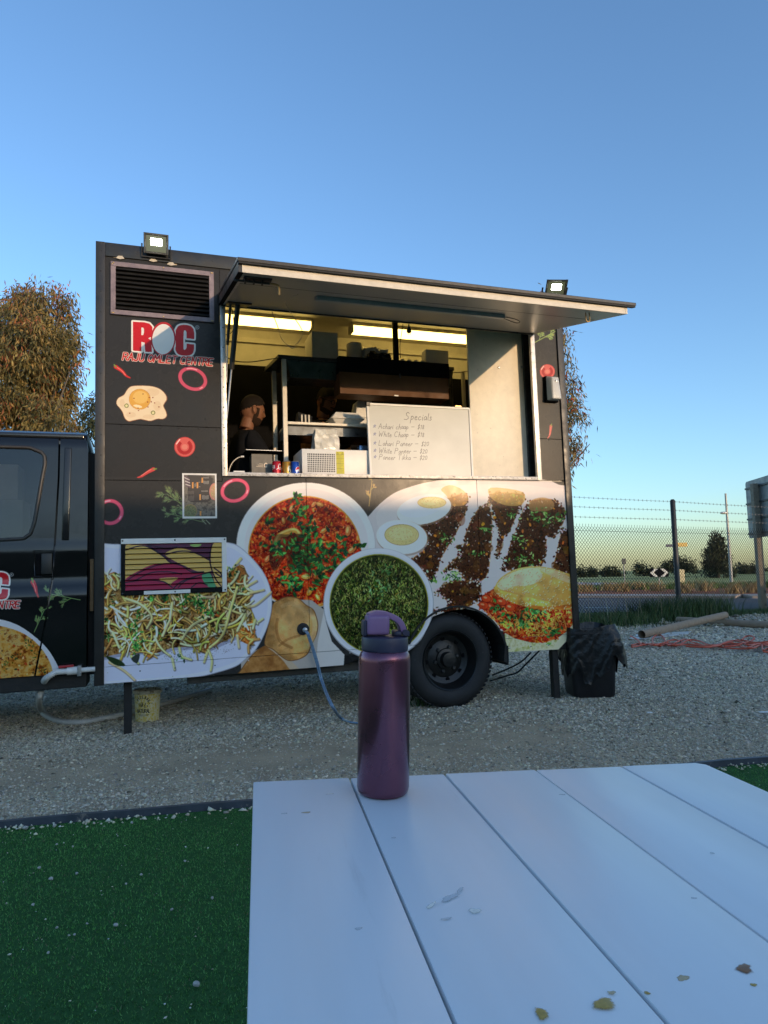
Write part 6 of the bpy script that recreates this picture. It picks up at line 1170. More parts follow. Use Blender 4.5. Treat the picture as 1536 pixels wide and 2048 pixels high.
for k in range(4): x = a.x + (b.x - a.x) * (k + .5) / 4; MB().lathe([(.026, 0), (.02, .03), (.012, .036)], 10, (x, .445, zt_ + .0225)).build('cup', M['cardw'], tr)
solid('wrapped_box', 'cream box in clear wrap at the right end of the hanging box', 'box', 852, 897, 700, 722, -.40, .10, M['cardw'], zmin=zt_ + .001)
# whiteboard leaning at the front
wbt = tt('whiteboard', 'whiteboard with the handwritten specials leaning behind the hatch sill', 'whiteboard', (pt(840, 948, -.1).x, .09, CT))
ws = [pt(x, y, -.10) for x, y in ((742, 954), (945, 954), (942, 816), (737, 806))]; ws[0].z = ws[1].z = CT + .001
for q in ws: q.y = .10 + (q.z - CT) * .05
MB().prism(ws, (0, .012, 0)).build('panel', M['wbp'], wbt, uv=WB.uv)
def edge(a, b, r_=.011): return MB().bar(a + Vector((0, -.001, 0)), b + Vector((0, -.001, 0)), .022, r_ * 2)
up_ = (0, 1, 0)
for a, b in ((ws[3], ws[2]), (ws[0], ws[3]), (ws[1], ws[2])): MB().bar(a + Vector((0, .006, 0)), b + Vector((0, .006, 0)), .018, .026, (0, 1, 0)).build('frame_edge', M['white'], wbt, bevel=.003)
c = ws[2].lerp(ws[3], .12); MB().box(c.x - .03, c.x + .03, c.y - .012, c.y + .02, c.z + .008, c.z + .022).build('clip', M['gold'], wbt, bevel=.003); c = ws[3]; MB().box(c.x - .012, c.x + .018, c.y - .014, c.y + .02, c.z - .02, c.z + .014).build('corner_cap', M['blk'], wbt, bevel=.002)
# white countertop appliance with slots and a yellow label
x0, x1, y0_, y1_, z0, z1 = box_px(604, 742, 899, 950, -.13, .34); z0 = CT
ap = tt('countertop_appliance', 'white countertop appliance with slotted vents and a yellow label', 'appliance', ((x0 + x1) / 2, .3, z0)); MB().box(x0, x1, y0_, y1_, z0 + .008, z1).build('housing', M['white'], ap, bevel=.006, smooth=40)
sl = MB(); a, b = pt(614, 906, -.1295), pt(671, 945, -.1295); nr, nc = 9, 16
for i in range(nr):
    for j in range(nc):
        u_ = a.x + (b.x - a.x) * (j + .5) / nc; v_ = b.z + (a.z - b.z) * (i + .5) / nr
        if i % 3 != 1 or True: sl.box(u_ - .004, u_ + .004, y0_ - .0012, y0_ + .001, v_ - (a.z - b.z) / nr * .34, v_ + (a.z - b.z) / nr * .34)
tag(sl.build('vent_slots', M['dark'], ap), kind='stuff')
a, b = pt(672, 903, -.13), pt(689, 949, -.13); MB().box(a.x, b.x, y0_ - .0025, y0_ - .0005, max(z0 + .01, b.z), a.z).build('safety_label', M['labelp'], ap, uv=lambda co: ((co.x - a.x) / (b.x - a.x), (co.z - b.z) / (a.z - b.z)))
for k in (0, 1): MB().box(x0 + .02 + k * (x1 - x0 - .06), x0 + .04 + k * (x1 - x0 - .06), y0_ + .02, y0_ + .04, z0, z0 + .009).build('foot', M['dark'], ap)
za = z1
# things on the appliance
crumple('wrapped_pack', 'white pack in clear plastic standing on the white appliance', 'pack', 630, 678, 858, 898, -.22, .14, MCLR, za, .004, 9, 4)
o, q = solid('steel_tin', 'small blue topped steel tin on the appliance', 'tin', 719, 736, 891, 899, -.25, .07, mat('blue steel', (.12, .22, .40), .25, .6), zmin=za + .0005)
q = pt(700, 896, -.3); o = MB().ball((q.x, .30, za + .018), .018, 12, 8).tube([(q.x - .1, .30, za + .02), (q.x, .30, za + .018)], .006, 6).build('ladle', M['steel'], smooth=50, off=(q.x, .30, za)); tag(ttmesh(o, (q.x, .30, za)), 'steel ladle lying on the appliance beside the blue topped tin', 'ladle')
# foam boxes on the rack shelf
def clam(name, label, x0, x1, y0, y1, w, zmin, dep=.2):
    q = box_px(x0, x1, y0, y1, w, dep); t = tt(name, label, 'food box', ((q[0] + q[1]) / 2, (q[2] + q[3]) / 2, zmin)); h = q[5] - zmin; i = .16 * (q[1] - q[0])
    for nm, za_, zb__, k0, k1 in (('tray', zmin, zmin + h * .45, i, .0), ('lid', zmin + h * .46, zmin + h, .0, i)):
        MB().hexa([(q[0] + k0, q[2] + k0, za_), (q[1] - k0, q[2] + k0, za_), (q[1] - k0, q[3] - k0, za_), (q[0] + k0, q[3] - k0, za_)], [(q[0] + k1, q[2] + k1, zb__), (q[1] - k1, q[2] + k1, zb__), (q[1] - k1, q[3] - k1, zb__), (q[0] + k1, q[3] - k1, zb__)]).build(nm, M['foam'], t, bevel=.008, smooth=40)
    MB().box(q[0] - .008, q[1] + .008, q[2] - .008, q[3] + .008, zmin + h * .42, zmin + h * .47).build('rim', M['foam'], t, bevel=.003)
clam('foam_box', 'white foam takeaway box on the rack shelf in front', 664, 728, 822, 845, -.37, zs + .001)
clam('foam_box', 'taller white foam takeaway box behind, beside the whiteboard corner', 711, 752, 800, 845, -.58, zs + .001)
# order printer on the shelf
q = pt(608, 828, -.42); pr = tt('order_printer', 'tilted dark order holder with a pale slip on the rack shelf', 'holder', (q.x, .45, zs))
MB().hexa([(q.x - .06, .40, zs + .001), (q.x + .06, .40, zs + .001), (q.x + .06, .52, zs + .001), (q.x - .06, .52, zs + .001)], [(q.x - .04, .46, zs + .11), (q.x + .08, .46, zs + .075), (q.x + .08, .54, zs + .075), (q.x - .04, .54, zs + .11)]).build('case', M['steeld'], pr, bevel=.003)
for k in range(3): MB().box(q.x - .03 + k * .03, q.x - .018 + k * .03, .392, .396, zs + .01, zs + .07).build('slip', M['cardw'], pr)
# payment box, tablet, gooseneck light, card on the sill
x0, x1, y0_, y1_, z0, z1 = box_px(503, 545, 908, 950, -.14, .12); z0 = CT
o = MB().box(x0, x1, y0_, y1_, z0, z1).build('grey_box', M['boxp'], bevel=.002, seg=1, uv=lambda co: ((co.x - x0) / (x1 - x0), (co.z - z0) / (z1 - z0)), off=(x0, y0_, z0)); tag(ttmesh(o, (x0, y0_, z0)), 'grey box marked with speed lines and a letter, beside the red tin', 'box')
a, b = pt(491, 901, -.13), pt(561, 905, -.16); tb = tt('tablet', 'thin dark tablet held flat above the grey box', 'tablet', a); MB().hexa([(a.x, .10, a.z - .006), (b.x, .10, b.z - .006), (b.x, .27, b.z - .0), (a.x, .27, a.z - .0)], [(a.x, .10, a.z), (b.x, .10, b.z), (b.x, .27, b.z + .006), (a.x, .27, a.z + .006)]).build('case', M['dark'], tb, bevel=.002)
MB().hexa([(a.x, .098, a.z + .0), (b.x, .098, b.z + .0), (b.x, .10, b.z), (a.x, .10, a.z)], [(a.x, .098, a.z + .003), (b.x, .098, b.z + .003), (b.x, .10, b.z + .003), (a.x, .10, a.z + .003)]).build('edge_trim', M['steel'], tb)
MB().box((x0 + x1) / 2 - .03, (x0 + x1) / 2 + .03, .15, .21, z1 + .001, min(a.z, b.z) - .004).build('stand', M['dark'], tb)
g = [pt(x, y, -.10) for x, y in ((455, 947), (462, 930), (472, 918), (482, 913.5), (488, 913))]; gl = tt('flexible_lamp', 'thin bent white cable arm rising from the left end of the sill', 'lamp', (g[0].x, .10, CT)); g[0].z = CT
MB().tube(curve3(g, 5), .004, 7).build('neck', M['cordw'], gl); MB().tube([g[-2], g[-1]], .007, 8).build('tip', M['white'], gl)
a, b = pt(467, 944, -.0), pt(489, 947, -.0); q = (a.x, -.01, 1.8115); o = MB().box(a.x, b.x, -.012, .03, 1.8115, 1.822).build('price_tag', M['white'], off=q, bevel=.001, seg=1); tag(ttmesh(o, q), 'small white tag lying on the left end of the hatch sill', 'tag')
# three tins
for x0_, x1_, key, lab in ((544.5, 561.5, 'canr', 'red drink tin with white script, left of the three tins'), (564, 582, 'cang', 'gold drink tin with a pale picture, middle of the three tins'), (583, 597, 'canb', 'blue drink tin with a round emblem, right of the three tins')):
    c = pt((x0_ + x1_) / 2, 935, -.06); t = tt('drink_tin', lab, 'drink tin', (c.x, .06, CT), 'drink tins on the hatch sill')
    def cuv(co, c=c): return (((math.atan2(co.y - .06, co.x - c.x) / (2 * math.pi)) * 1.0 + .75 + .1) % 1.0, (co.z - CT) / .115)
    MB().lathe([(.026, 0), (.033, .008), (.033, .101), (.030, .108)], 40, (c.x, .06, CT), a0=-2.2, cap=False).build('body', M[key], t, uv=cuv, smooth=40)
    MB().lathe([(.030, .1082), (.028, .113), (.027, .113), (.026, .109)], 28, (c.x, .06, CT)).build('lid', M['steel'], t, smooth=40)
# poster and dispenser on the outside
pq = [pt(x, y) for x, y in ((365, 1037), (434, 1037), (433, 947.5), (364, 946))]; base = ((pq[0].x + pq[1].x) / 2, -.003, pq[0].z)
ps = tt('menu_poster', 'white bordered menu poster taped to the black truck side', 'poster', base)
MB().box(pq[0].x, pq[1].x, -.004, -.001, pq[0].z, pq[2].z).build('backing', M['white'], ps)
MB().box(pq[0].x + .012, pq[1].x - .012, -.0055, -.0042, pq[0].z + .014, pq[2].z - .012).build('print', M['poster'], ps, uv=PM.uv)
dq = [pt(x, y) for x, y in ((1085, 757), (1114.5, 754), (1113.5, 803), (1091, 806))]; dx0, dx1, dz0, dz1 = 3.578, 3.70, 2.462, 2.69
ds = tt('soap_dispenser', 'grey white soap dispenser fixed to the right end of the truck side', 'dispenser', ((dx0 + dx1) / 2, 0, dz0))
MB().box(dx0, dx1, -.03, -.001, dz0, dz1).build('back_plate', M['dark'], ds, bevel=.006)
pr_ = [(dx0 + .004, -.031, dz0 + .01), (dx1 - .004, -.031, dz0 + .01), (dx1 - .004, -.031, dz1 - .004), (dx0 + .004, -.031, dz1 - .004)]; fr_ = [(dx0 + .02, -.10, dz0 + .012), (dx1 - .012, -.10, dz0 + .012), (dx1 - .022, -.082, dz1 - .02), (dx0 + .035, -.082, dz1 - .02)]
MB().hexa(pr_, fr_).build('cover', mat('grey white dispenser plastic', (.52, .52, .50), .35, var=.06), ds, bevel=.012, smooth=40, seg=3); MB().lathe([(.011, 0), (.011, -.006), (.007, -.007)], 14, ((dx0 + dx1) / 2 + .012, -.086, dz1 - .055), (0, 1, -.1)).build('button', M['steel'], ds)
# little plug hanging under the awning, loose cables
q = pt(818, 662, -.02); pg = tt('hanging_plug', 'black plug hanging on a cord in front of the lit ceiling tube', 'plug', (q.x, .02, q.z))
MB().lathe([(.006, .05), (.01, .03), (.019, .012), (.021, -.006), (.016, -.014)], 14, (q.x, .02, q.z)).build('body', M['cord'], pg, smooth=40); MB().tube([(q.x, .02, q.z + .045), (q.x + .003, .02, q.z + .10), (q.x, .02, 3.058)], .003, 6).build('cord', M['cord'], pg)
for k in (-1, 1): MB().tube([(q.x + k * .008, .02, q.z - .014), (q.x + k * .008, .02, q.z - .032)], .0025, 6).build('pin', M['steel'], pg)
for nm, pts, w, r_, m_ in (('slack black cable sagging between the hatch post and the rack top', [(449, 712), (470, 722), (500, 724), (530, 720), (556, 716)], -.30, .004, 'cord'), ('thin dark cable beside the hanging box post', [(806, 648), (803, 668), (800, 690), (801, 716)], -.34, .0028, 'cord'), ('pale cable crossing behind the right end of the hanging box', [(900, 744), (915, 745), (936, 742)], -.6, .005, 'cordw'), ('thin cable looping beside the gas struts', [(464, 618), (467, 640), (466, 660), (458, 668), (448, 670)], -.05, .003, 'cord')):
    g = curve3([pt(x, y, w) for x, y in pts], 6); o = MB().tube(g, r_, 6).build('cable', M[m_], off=g[0]); tag(ttmesh(o, g[0]), nm, 'cable')
# door frame and appliance silhouettes further in at the right
for (x0_, x1_, y0__, y1__, w, d_, m_) in ((929, 934, 744, 952, -.62, .03, 'cream'), (905, 909, 740, 952, -.9, .03, 'steeld')):
    q = box_px(x0_, x1_, y0__, y1__, w, d_); MB().box(q[0], q[1], q[2], q[3], CT, q[5]).build('partition_edge', M[m_], T)
# boxes stacked on the cab seat, seen through the side window
for (x0_, x1_, y0__, y1__, w, d_, lab) in ((-60, 46, 1000, 1078, -.16, .30, 'pale carton lying low behind the cab window'), (-60, 36, 928, 999, -.22, .26, 'printed pale carton on top of the carton in the cab')):
    q = box_px(x0_, x1_, y0__, y1__, w, d_); base = ((q[0] + q[1]) / 2, (q[2] + q[3]) / 2, q[4]); m_ = MB(); m_.box(*q); o = m_.build('carton', M['cardw'], off=base, bevel=.004); ttmesh(o, base); tag(o, lab, 'carton')
# ================================================================== PEOPLE
MSKIN = mat('brown skin', (.20, .088, .046), .55, spec=.3, var=.12, vscale=30, bump=.08, bscale=200, dist=.001, sub=.08)
MHAIR = mat('black hair', (.012, .009, .007), .8, spec=.15, var=.3, vscale=60, bump=.6, bscale=220, dist=.002); MSHIRT = mat('black shirt cloth', (.010, .010, .011), .95, var=.2, vscale=20, bump=.3, bscale=20, dist=.006, spec=.08); MTR = mat('dark trousers', (.02, .02, .025), .85)
def head_point(d, grow=0.0):
    x, y, z = d; px_ = x * (.098 if x > 0 else .102); py_ = y * .077; pz_ = z * (.118 if z > 0 else .122); t = max(0.0, -z)
    py_ *= 1 - .24 * t * t; px_ *= (1 - .5 * t * t) if x < 0 else (1 + .02 * t)
    if x > 0:
        f = x ** 2; nz = max(0, 1 - abs((z + .16) / .36)) if z > -.16 else max(0, 1 - (-.16 - z) / .12)
        px_ += f * (.030 * math.exp(-(y / .14) ** 2) * nz ** 1.3 + .005 * math.exp(-((z - .22) / .1) ** 2) - .011 * math.exp(-((abs(y) - .38) / .17) ** 2 - ((z - .08) / .1) ** 2) + .007 * math.exp(-(y / .3) ** 2 - ((z + .42) / .08) ** 2) + .015 * math.exp(-(y / .3) ** 2 - ((z + .82) / .16) ** 2))
    n_ = Vector((px_, py_, pz_)).normalized() * grow; return Vector((px_, py_, pz_)) + n_
def head_mesh(mb, R, sel=None, grow=0.0, n=44, m=32):
    idx = {}; vs = []; fs = []
    def P(i, k):
        k %= n
        if (i, k) not in idx:
            th = math.pi * i / m; ph = 2 * math.pi * k / n; d = (math.sin(th) * math.cos(ph), math.sin(th) * math.sin(ph), math.cos(th)); g = grow(d) if callable(grow) else grow; idx[(i, k)] = len(vs); vs.append(R @ head_point(d, g))
        return idx[(i, k)]
    for i in range(m):
        for k in range(n):
            th = math.pi * (i + .5) / m; ph = 2 * math.pi * (k + .5) / n; d = (math.sin(th) * math.cos(ph), math.sin(th) * math.sin(ph), math.cos(th))
            if sel is None or sel(d): fs.append((P(i, k), P(i + 1, k), P(i + 1, k + 1), P(i, k + 1)))
    mb.add(vs, fs)
def skin_mesh(name, V_, E_, R_, sub=2):
    me = bpy.data.meshes.new(name); me.from_pydata(V_, E_, []); o = bpy.data.objects.new(name, me); COL.objects.link(o); o.modifiers.new('s', 'SKIN'); sk = me.skin_vertices[0].data
    for i, r_ in enumerate(R_): sk[i].radius = (r_, r_) if not isinstance(r_, tuple) else r_; sk[i].use_root = i == 0
    s_ = o.modifiers.new('u', 'SUBSURF'); s_.levels = sub; s_.render_levels = sub; dg = bpy.context.evaluated_depsgraph_get(); out = bpy.data.meshes.new_from_object(o.evaluated_get(dg)); bpy.data.objects.remove(o); return out
def remesh(meshes, vox, mat_):
    bm = bmesh.new()
    for m_ in meshes: bm.from_mesh(m_)
    me = bpy.data.meshes.new('body'); bm.to_mesh(me); bm.free(); o = bpy.data.objects.new('tmp', me); COL.objects.link(o); r_ = o.modifiers.new('r', 'REMESH'); r_.mode = 'VOXEL'; r_.voxel_size = vox
    sm = o.modifiers.new('sm', 'SMOOTH'); sm.factor = .5; sm.iterations = 2; dg = bpy.context.evaluated_depsgraph_get(); out = bpy.data.meshes.new_from_object(o.evaluated_get(dg)); bpy.data.objects.remove(o); out.materials.clear(); out.materials.append(mat_)
    for p in out.polygons: p.use_smooth = True
    return out
def hand_chain(V_, E_, R_, w_i, wrist, dirv, palm_n, side_, curl=.5):
    """palm, four unequal fingers and a thumb grown as their own chains from the wrist"""
    d = Vector(dirv).normalized(); n_ = Vector(palm_n).normalized(); s_ = d.cross(n_).normalized() * side_; w_ = Vector(wrist)
    def add(p, r_, prev): V_.append(tuple(p)); R_.append(r_); E_.append((prev, len(V_) - 1)); return len(V_) - 1
    pm = add(w_ + d * .045, (.030, .016), w_i)
    for k, (off, ln) in enumerate(((-.027, .068), (-.009, .076), (.009, .072), (.027, .056))):
        b = w_ + d * .088 + s_ * off; i = add(b, .0095, pm); p = b; a = 0.0
        for j, f in enumerate((.45, .32, .23)): a += curl * (.5, .7, .5)[j]; p = p + (d * math.cos(a) + n_ * math.sin(a)) * ln * f; i = add(p, .0088 - .0008 * j, i)
    t0 = w_ + d * .03 - s_ * .03; i = add(t0, .012, pm); p = t0
    for ln, k in ((.035, .9), (.028, .5)): p = p + (d * (1 - k * .45) - s_ * k * .8 + n_ * .3 * curl).normalized() * ln; i = add(p, .0098, i)
def person(label, base, yaw, J, head_c, head_pitch, head_yaw, beard, glasses, hair_sel, cap_grow, hands, scale=1.0):
    t = thing('person', label, 'person', base, TM, None, yaw); BASE[t.name] = Vector((0, 0, 0)); V_, E_, R_ = [], [], []; ix = {}
    for nm, par, p, r_ in J:
        ix[nm] = len(V_); V_.append(p); R_.append(r_)
        if par: E_.append((ix[par], ix[nm]))
    for nm, d, n_, sd_, cu in hands: hand_chain(V_, E_, R_, ix[nm], V_[ix[nm]], d, n_, sd_, cu)
    body = skin_mesh('body', V_, E_, R_); R = Matrix.Translation(Vector(head_c)) @ Matrix.Rotation(head_yaw, 4, 'Z') @ Matrix.Rotation(head_pitch, 4, 'Y'); hm = MB(); head_mesh(hm, R)
    for sg in (-1, 1):
        ear = MB().ball((0, 0, 0), 1, 14, 10, (.022, .010, .036)); hm.add([R @ (Vector((-.008 + p[0] + p[2] * -.15, sg * (.076 + p[1]), -.004 + p[2]))) for p in ear.v], ear.f)
        lobe = MB().tube(curve3([(.004, sg * .086, -.03), (-.012, sg * .092, -.024), (-.024, sg * .094, .0), (-.018, sg * .092, .026), (.002, sg * .086, .028)], 5), .0045, 6); hm.add([R @ Vector(p) for p in lobe.v], lobe.f)
    nk = MB().tube([R @ Vector((-.02, 0, -.06)), Vector(V_[ix['neck']])], [.052, .058], 16); b2 = remesh([body, hm.mesh('h', None), nk.mesh('n', None)], .0058, MSKIN); link('body', b2, t)
    hr = MB(); head_mesh(hr, R, hair_sel, cap_grow, 60, 44); hr.build('hair', MHAIR, t, smooth=60, off=(0, 0, 0))
    if beard: br = MB(); head_mesh(br, R, lambda d: (d[0] > -.05 and ((d[2] < -.60 + .16 * min(1, abs(d[1]) / .8)) or (abs(d[1]) > .86 and d[2] < .16 and d[0] < .36))) or (d[0] > .75 and abs(d[1]) < .36 and -.37 < d[2] < -.285), lambda d: .0035 + .006 * max(0, min(1, (-d[2] - .35) / .4)), 90, 66); br.build('beard', mat('dark brown beard', (.028, .016, .010), .85, spec=.1, bump=.5, bscale=250, dist=.002), t, smooth=60, off=(0, 0, 0))
    for sg in (-1, 1): mb = MB(); mb.ball(R @ Vector((.078, sg * .031, .012)), .0125, 12, 8); mb.build('eye', mat('eye', (.10, .07, .06), .15), t, smooth=60, off=(0, 0, 0))
    if glasses:
        mb = MB()
        for sg in (-1, 1):
            mb.tube([R @ Vector((.104, sg * (.034 + .026 * math.cos(a)), .010 + .020 * math.sin(a))) for a in np.linspace(0, 2 * math.pi, 18, endpoint=False)], .0022, 6, closed=True); mb.tube([R @ Vector((.104, sg * .06, .014)), R @ Vector((.05, sg * .079, .014)), R @ Vector((-.01, sg * .086, .012))], .002, 6)
        mb.tube([R @ Vector((.105, -.009, .012)), R @ Vector((.105, .009, .012))], .002, 6); mb.build('glasses', M['dark'], t, off=(0, 0, 0))
    # shirt: own surface around torso and upper arms
    def sub_(names, gr_, nm, m_):
        vv = [Vector(J[i][2]) for i in range(len(J)) if J[i][0] in names]; nn = [J[i][0] for i in range(len(J)) if J[i][0] in names]; rr_ = [J[i][3] for i in range(len(J)) if J[i][0] in names]; ee = [(nn.index(J[i][1]), nn.index(J[i][0])) for i in range(len(J)) if J[i][0] in names and J[i][1] in names]
        me = skin_mesh(nm, [tuple(v) for v in vv], ee, [(r_ + gr_ if not isinstance(r_, tuple) else (r_[0] + gr_, r_[1] + gr_)) for r_ in rr_]); me.materials.clear(); me.materials.append(m_)
        for p in me.polygons: p.use_smooth = True
        return link(nm, me, t)
    sub_(('pelvis', 'spine', 'chest', 'collar', 'shr', 'shl', 'uar', 'ual'), .022, 'shirt', MSHIRT); sub_(('pelvis', 'hipr', 'hipl', 'kner', 'knel', 'ankr', 'ankl'), .012, 'trousers', MTR)
    cl = MB(); c0 = Vector(J[[j[0] for j in J].index('collar')][2]); cl.lathe([(.078, -.03), (.073, .005), (.068, .03), (.064, .032), (.066, .0), (.07, -.03)], 24, c0, Vector((.15, 0, 1)), cap=False); cl.build('collar', MSHIRT, t, smooth=60, off=(0, 0, 0)); return t
def joints(lean, re, rw, le, lw, fl=0.0):
    L_ = lean
    return [('pelvis', None, (0, 0, .90), (.155, .12)), ('spine', 'pelvis', (L_ * .3, 0, 1.08), (.15, .11)), ('chest', 'spine', (L_ * .7, 0, 1.27), (.17, .125)), ('collar', 'chest', (L_ * .95, 0, 1.40), (.085, .08)), ('neck', 'collar', (L_ * 1.05, 0, 1.455), .058),
            ('shr', 'chest', (L_ * .85, -.17, 1.345), .075), ('uar', 'shr', tuple(Vector((L_ * .85, -.19, 1.33)).lerp(Vector(re), .62)), .058), ('elr', 'uar', re, .044), ('far', 'elr', tuple(Vector(re).lerp(Vector(rw), .4)), .042), ('wrr', 'far', rw, .028),
            ('shl', 'chest', (L_ * .85, .17, 1.345), .075), ('ual', 'shl', tuple(Vector((L_ * .85, .19, 1.33)).lerp(Vector(le), .62)), .058), ('ell', 'ual', le, .044), ('fal', 'ell', tuple(Vector(le).lerp(Vector(lw), .4)), .042), ('wrl', 'fal', lw, .028),
            ('hipr', 'pelvis', (0, -.09, .84), .095), ('kner', 'hipr', (.02, -.10, .47), .062), ('ankr', 'kner', (0, -.10, .08), .045), ('toer', 'ankr', (.15, -.11, .04), .04), ('hipl', 'pelvis', (0, .09, .84), .095), ('knel', 'hipl', (.02, .10, .47), .062), ('ankl', 'knel', (0, .10, .08), .045), ('toel', 'ankl', (.15, .11, .04), .04)]
hc = pt(505, 822, -.46); fl_ = .861
hz = hc.z - fl_; b1 = Vector((hc.x - .075, hc.y, fl_))
k1 = hz - 1.605
J1 = [(n_, p_, (q[0], q[1], q[2] + (k1 if q[2] > .6 else k1 * q[2] / .9)), r_) for n_, p_, q, r_ in joints(.02, (.14, -.24, 1.06), (.33, -.16, 1.10), (.16, .24, 1.06), (.36, .10, 1.12))]
person('bearded person in a black polo shirt seen in profile at the left of the hatch', b1, math.radians(8), J1, (.075, 0, hz), math.radians(10), math.radians(2), True, False,
       lambda d: d[2] > .20 + .42 * max(0, d[0]) - .42 * max(0, -d[0]), lambda d: .0015 + .020 * max(0, d[2]) + .010 * max(0, d[0]) * max(0, d[2]), [('wrr', (.9, .2, .15), (.1, .6, -1), 1, .7), ('wrl', (.9, -.2, .15), (0, -.4, -1), -1, .7)])
hc = pt(652, 803, -1.0); hz = hc.z - fl_; a_ = math.radians(-62); k1 = hz - 1.60; b2_ = Vector((hc.x - .10 * math.cos(a_), hc.y - .10 * math.sin(a_), fl_))
J2 = [(n_, p_, (q[0], q[1], q[2] + (k1 if q[2] > .6 else k1 * q[2] / .9)), r_) for n_, p_, q, r_ in joints(.05, (.12, -.27, 1.04), (.36, -.20, 1.06), (.14, .27, 1.04), (.36, .16, 1.06))]
person('person with glasses and dark hair in a black shirt, looking down behind the rack', b2_, a_, J2, (.11, 0, hz), math.radians(24), math.radians(10), True, True,
       lambda d: d[2] > .12 + .46 * max(0, d[0]) - .40 * max(0, -d[0]), lambda d: .008 + .020 * max(0, d[2]), [('wrr', (1, .1, -.1), (0, .3, -1), 1, .6), ('wrl', (1, -.1, -.1), (0, -.3, -1), -1, .6)])
# ================================================================== FOREGROUND
# ---- white plank table
ty_, tx_, tz_ = math.radians(10.467), math.tan(0) + -.03002, .0171
q_ = Vector((.983, .182, -.030)).normalized(); n_ = Vector((.033, -.011, .999)); p_ = (Vector((-.181, .983, .017)) - q_ * q_.dot(Vector((-.181, .983, .017)))).normalized(); n_ = q_.cross(p_)
TO = Vector((0, .93, CAMH - .31)); TBM = Matrix(((q_.x, p_.x, n_.x, TO.x), (q_.y, p_.y, n_.y, TO.y), (q_.z, p_.z, n_.z, TO.z), (0, 0, 0, 1)))
M['table'] = mat('white table paint', (.80, .80, .80), .42, var=.05, vscale=6, rgb2=(.75, .755, .76), bump=.12, bscale=60, dist=.0012, coat=.25, rvar=.06, croughness=.28, spec=.45, stretch=(1, .10, 1), dirt=(.70, .70, .70), dirt_at=.62, dscale=9)
TBL = thing('picnic_table', 'white painted plank table with stains in the foreground', 'table', (.19, -.35, 0), TBM); BASE[TBL.name] = Vector((.19, -.35, 0))
edges = [-.180, -.0335, .1165, .2675, .4175, .567]; far = .154
for i, (a, b) in enumerate(zip(edges, edges[1:])):
    g = .0016; m = MB()
    if i == 4: pts = [(a + g, -1.55), (b - g, -1.55), (b - g, far - .012), (b - .014, far), (a + g, far)]
    else: pts = [(a + g, -1.55), (b - g, -1.55), (b - g, far), (a + g, far)]
    m.prism([(x, y, -.030 - .0006 * (i % 2)) for x, y in pts], (0, 0, .030)).build('plank', M['table'], TBL, bevel=.0022, smooth=40, seg=2)
MU = mat('table underside', (.25, .26, .28), .7)
for y in (-.05, -1.3): MB().box(-.16, .55, y - .05, y + .05, -.065, -.031).build('batten', MU, TBL)
for y in (-.05, -1.3):
    for sx in (-1, 1): MB().bar((.19 + sx * .10, y, -.066), (.19 + sx * .42, y, -.738), .09, .04, (0, 1, 0)).build('leg', MU, TBL)
def tpos(x, y):
    d = Vector(ray(x, y)); nrm = Vector((TBM[0][2], TBM[1][2], TBM[2][2])); t = (TO - Vector(CAM)).dot(nrm) / d.dot(nrm); return TBM.inverted() @ (Vector(CAM) + d * t)
def blot(name, cs, r_, m_, h=.0008, seed=1, sq=.6, ang=0.0):
    rr_ = random.Random(seed); mb = MB(); c = tpos(*cs); k = 30; ol = []; ph = [rr_.uniform(0, 6.28) for _ in range(4)]
    for i in range(k):
        a = 2 * math.pi * i / k; q = r_ * (1 + .16 * math.sin(2 * a + ph[0]) + .12 * math.sin(3 * a + ph[1]) + .07 * math.sin(5 * a + ph[2]) + .04 * math.sin(9 * a + ph[3])); x, y = q * math.cos(a), q * sq * math.sin(a); ol.append((c.x + x * math.cos(ang) - y * math.sin(ang), c.y + x * math.sin(ang) + y * math.cos(ang)))
    mb.add([(x, y, .0002) for x, y in ol] + [(c.x, c.y, h)] + [(c.x + (x - c.x) * .6, c.y + (y - c.y) * .6, h * .9) for x, y in ol], [(i, (i + 1) % k, k + 1 + (i + 1) % k, k + 1 + i) for i in range(k)] + [(k + 1 + i, k + 1 + (i + 1) % k, k) for i in range(k)])
    o_ = mb.build(name, m_, TBL, smooth=60, fix=False); fa = o_.data.attributes.new('Fade', 'FLOAT', 'POINT'); fa.data.foreach_set('value', [0.0] * k + [.85] + [.55] * k); return o_
zt2 = zc(480, 1500, 1.4545)
SY = mat('mustard sauce stain', (.42, .27, .05), .35, var=.25, vscale=200, fade=True); SB = mat('brown sauce stain', (.24, .09, .02), .35, var=.3, vscale=200, fade=True); SO = mat('pale tan stain', (.50, .38, .22), .5, var=.2, vscale=100, fade=True); SG_ = mat('grey scuff', (.56, .57, .58), .5, var=.12, vscale=120, fade=True); SW = mat('bare wood chip', (.82, .76, .66), .7, var=.2, vscale=160, fade=True)
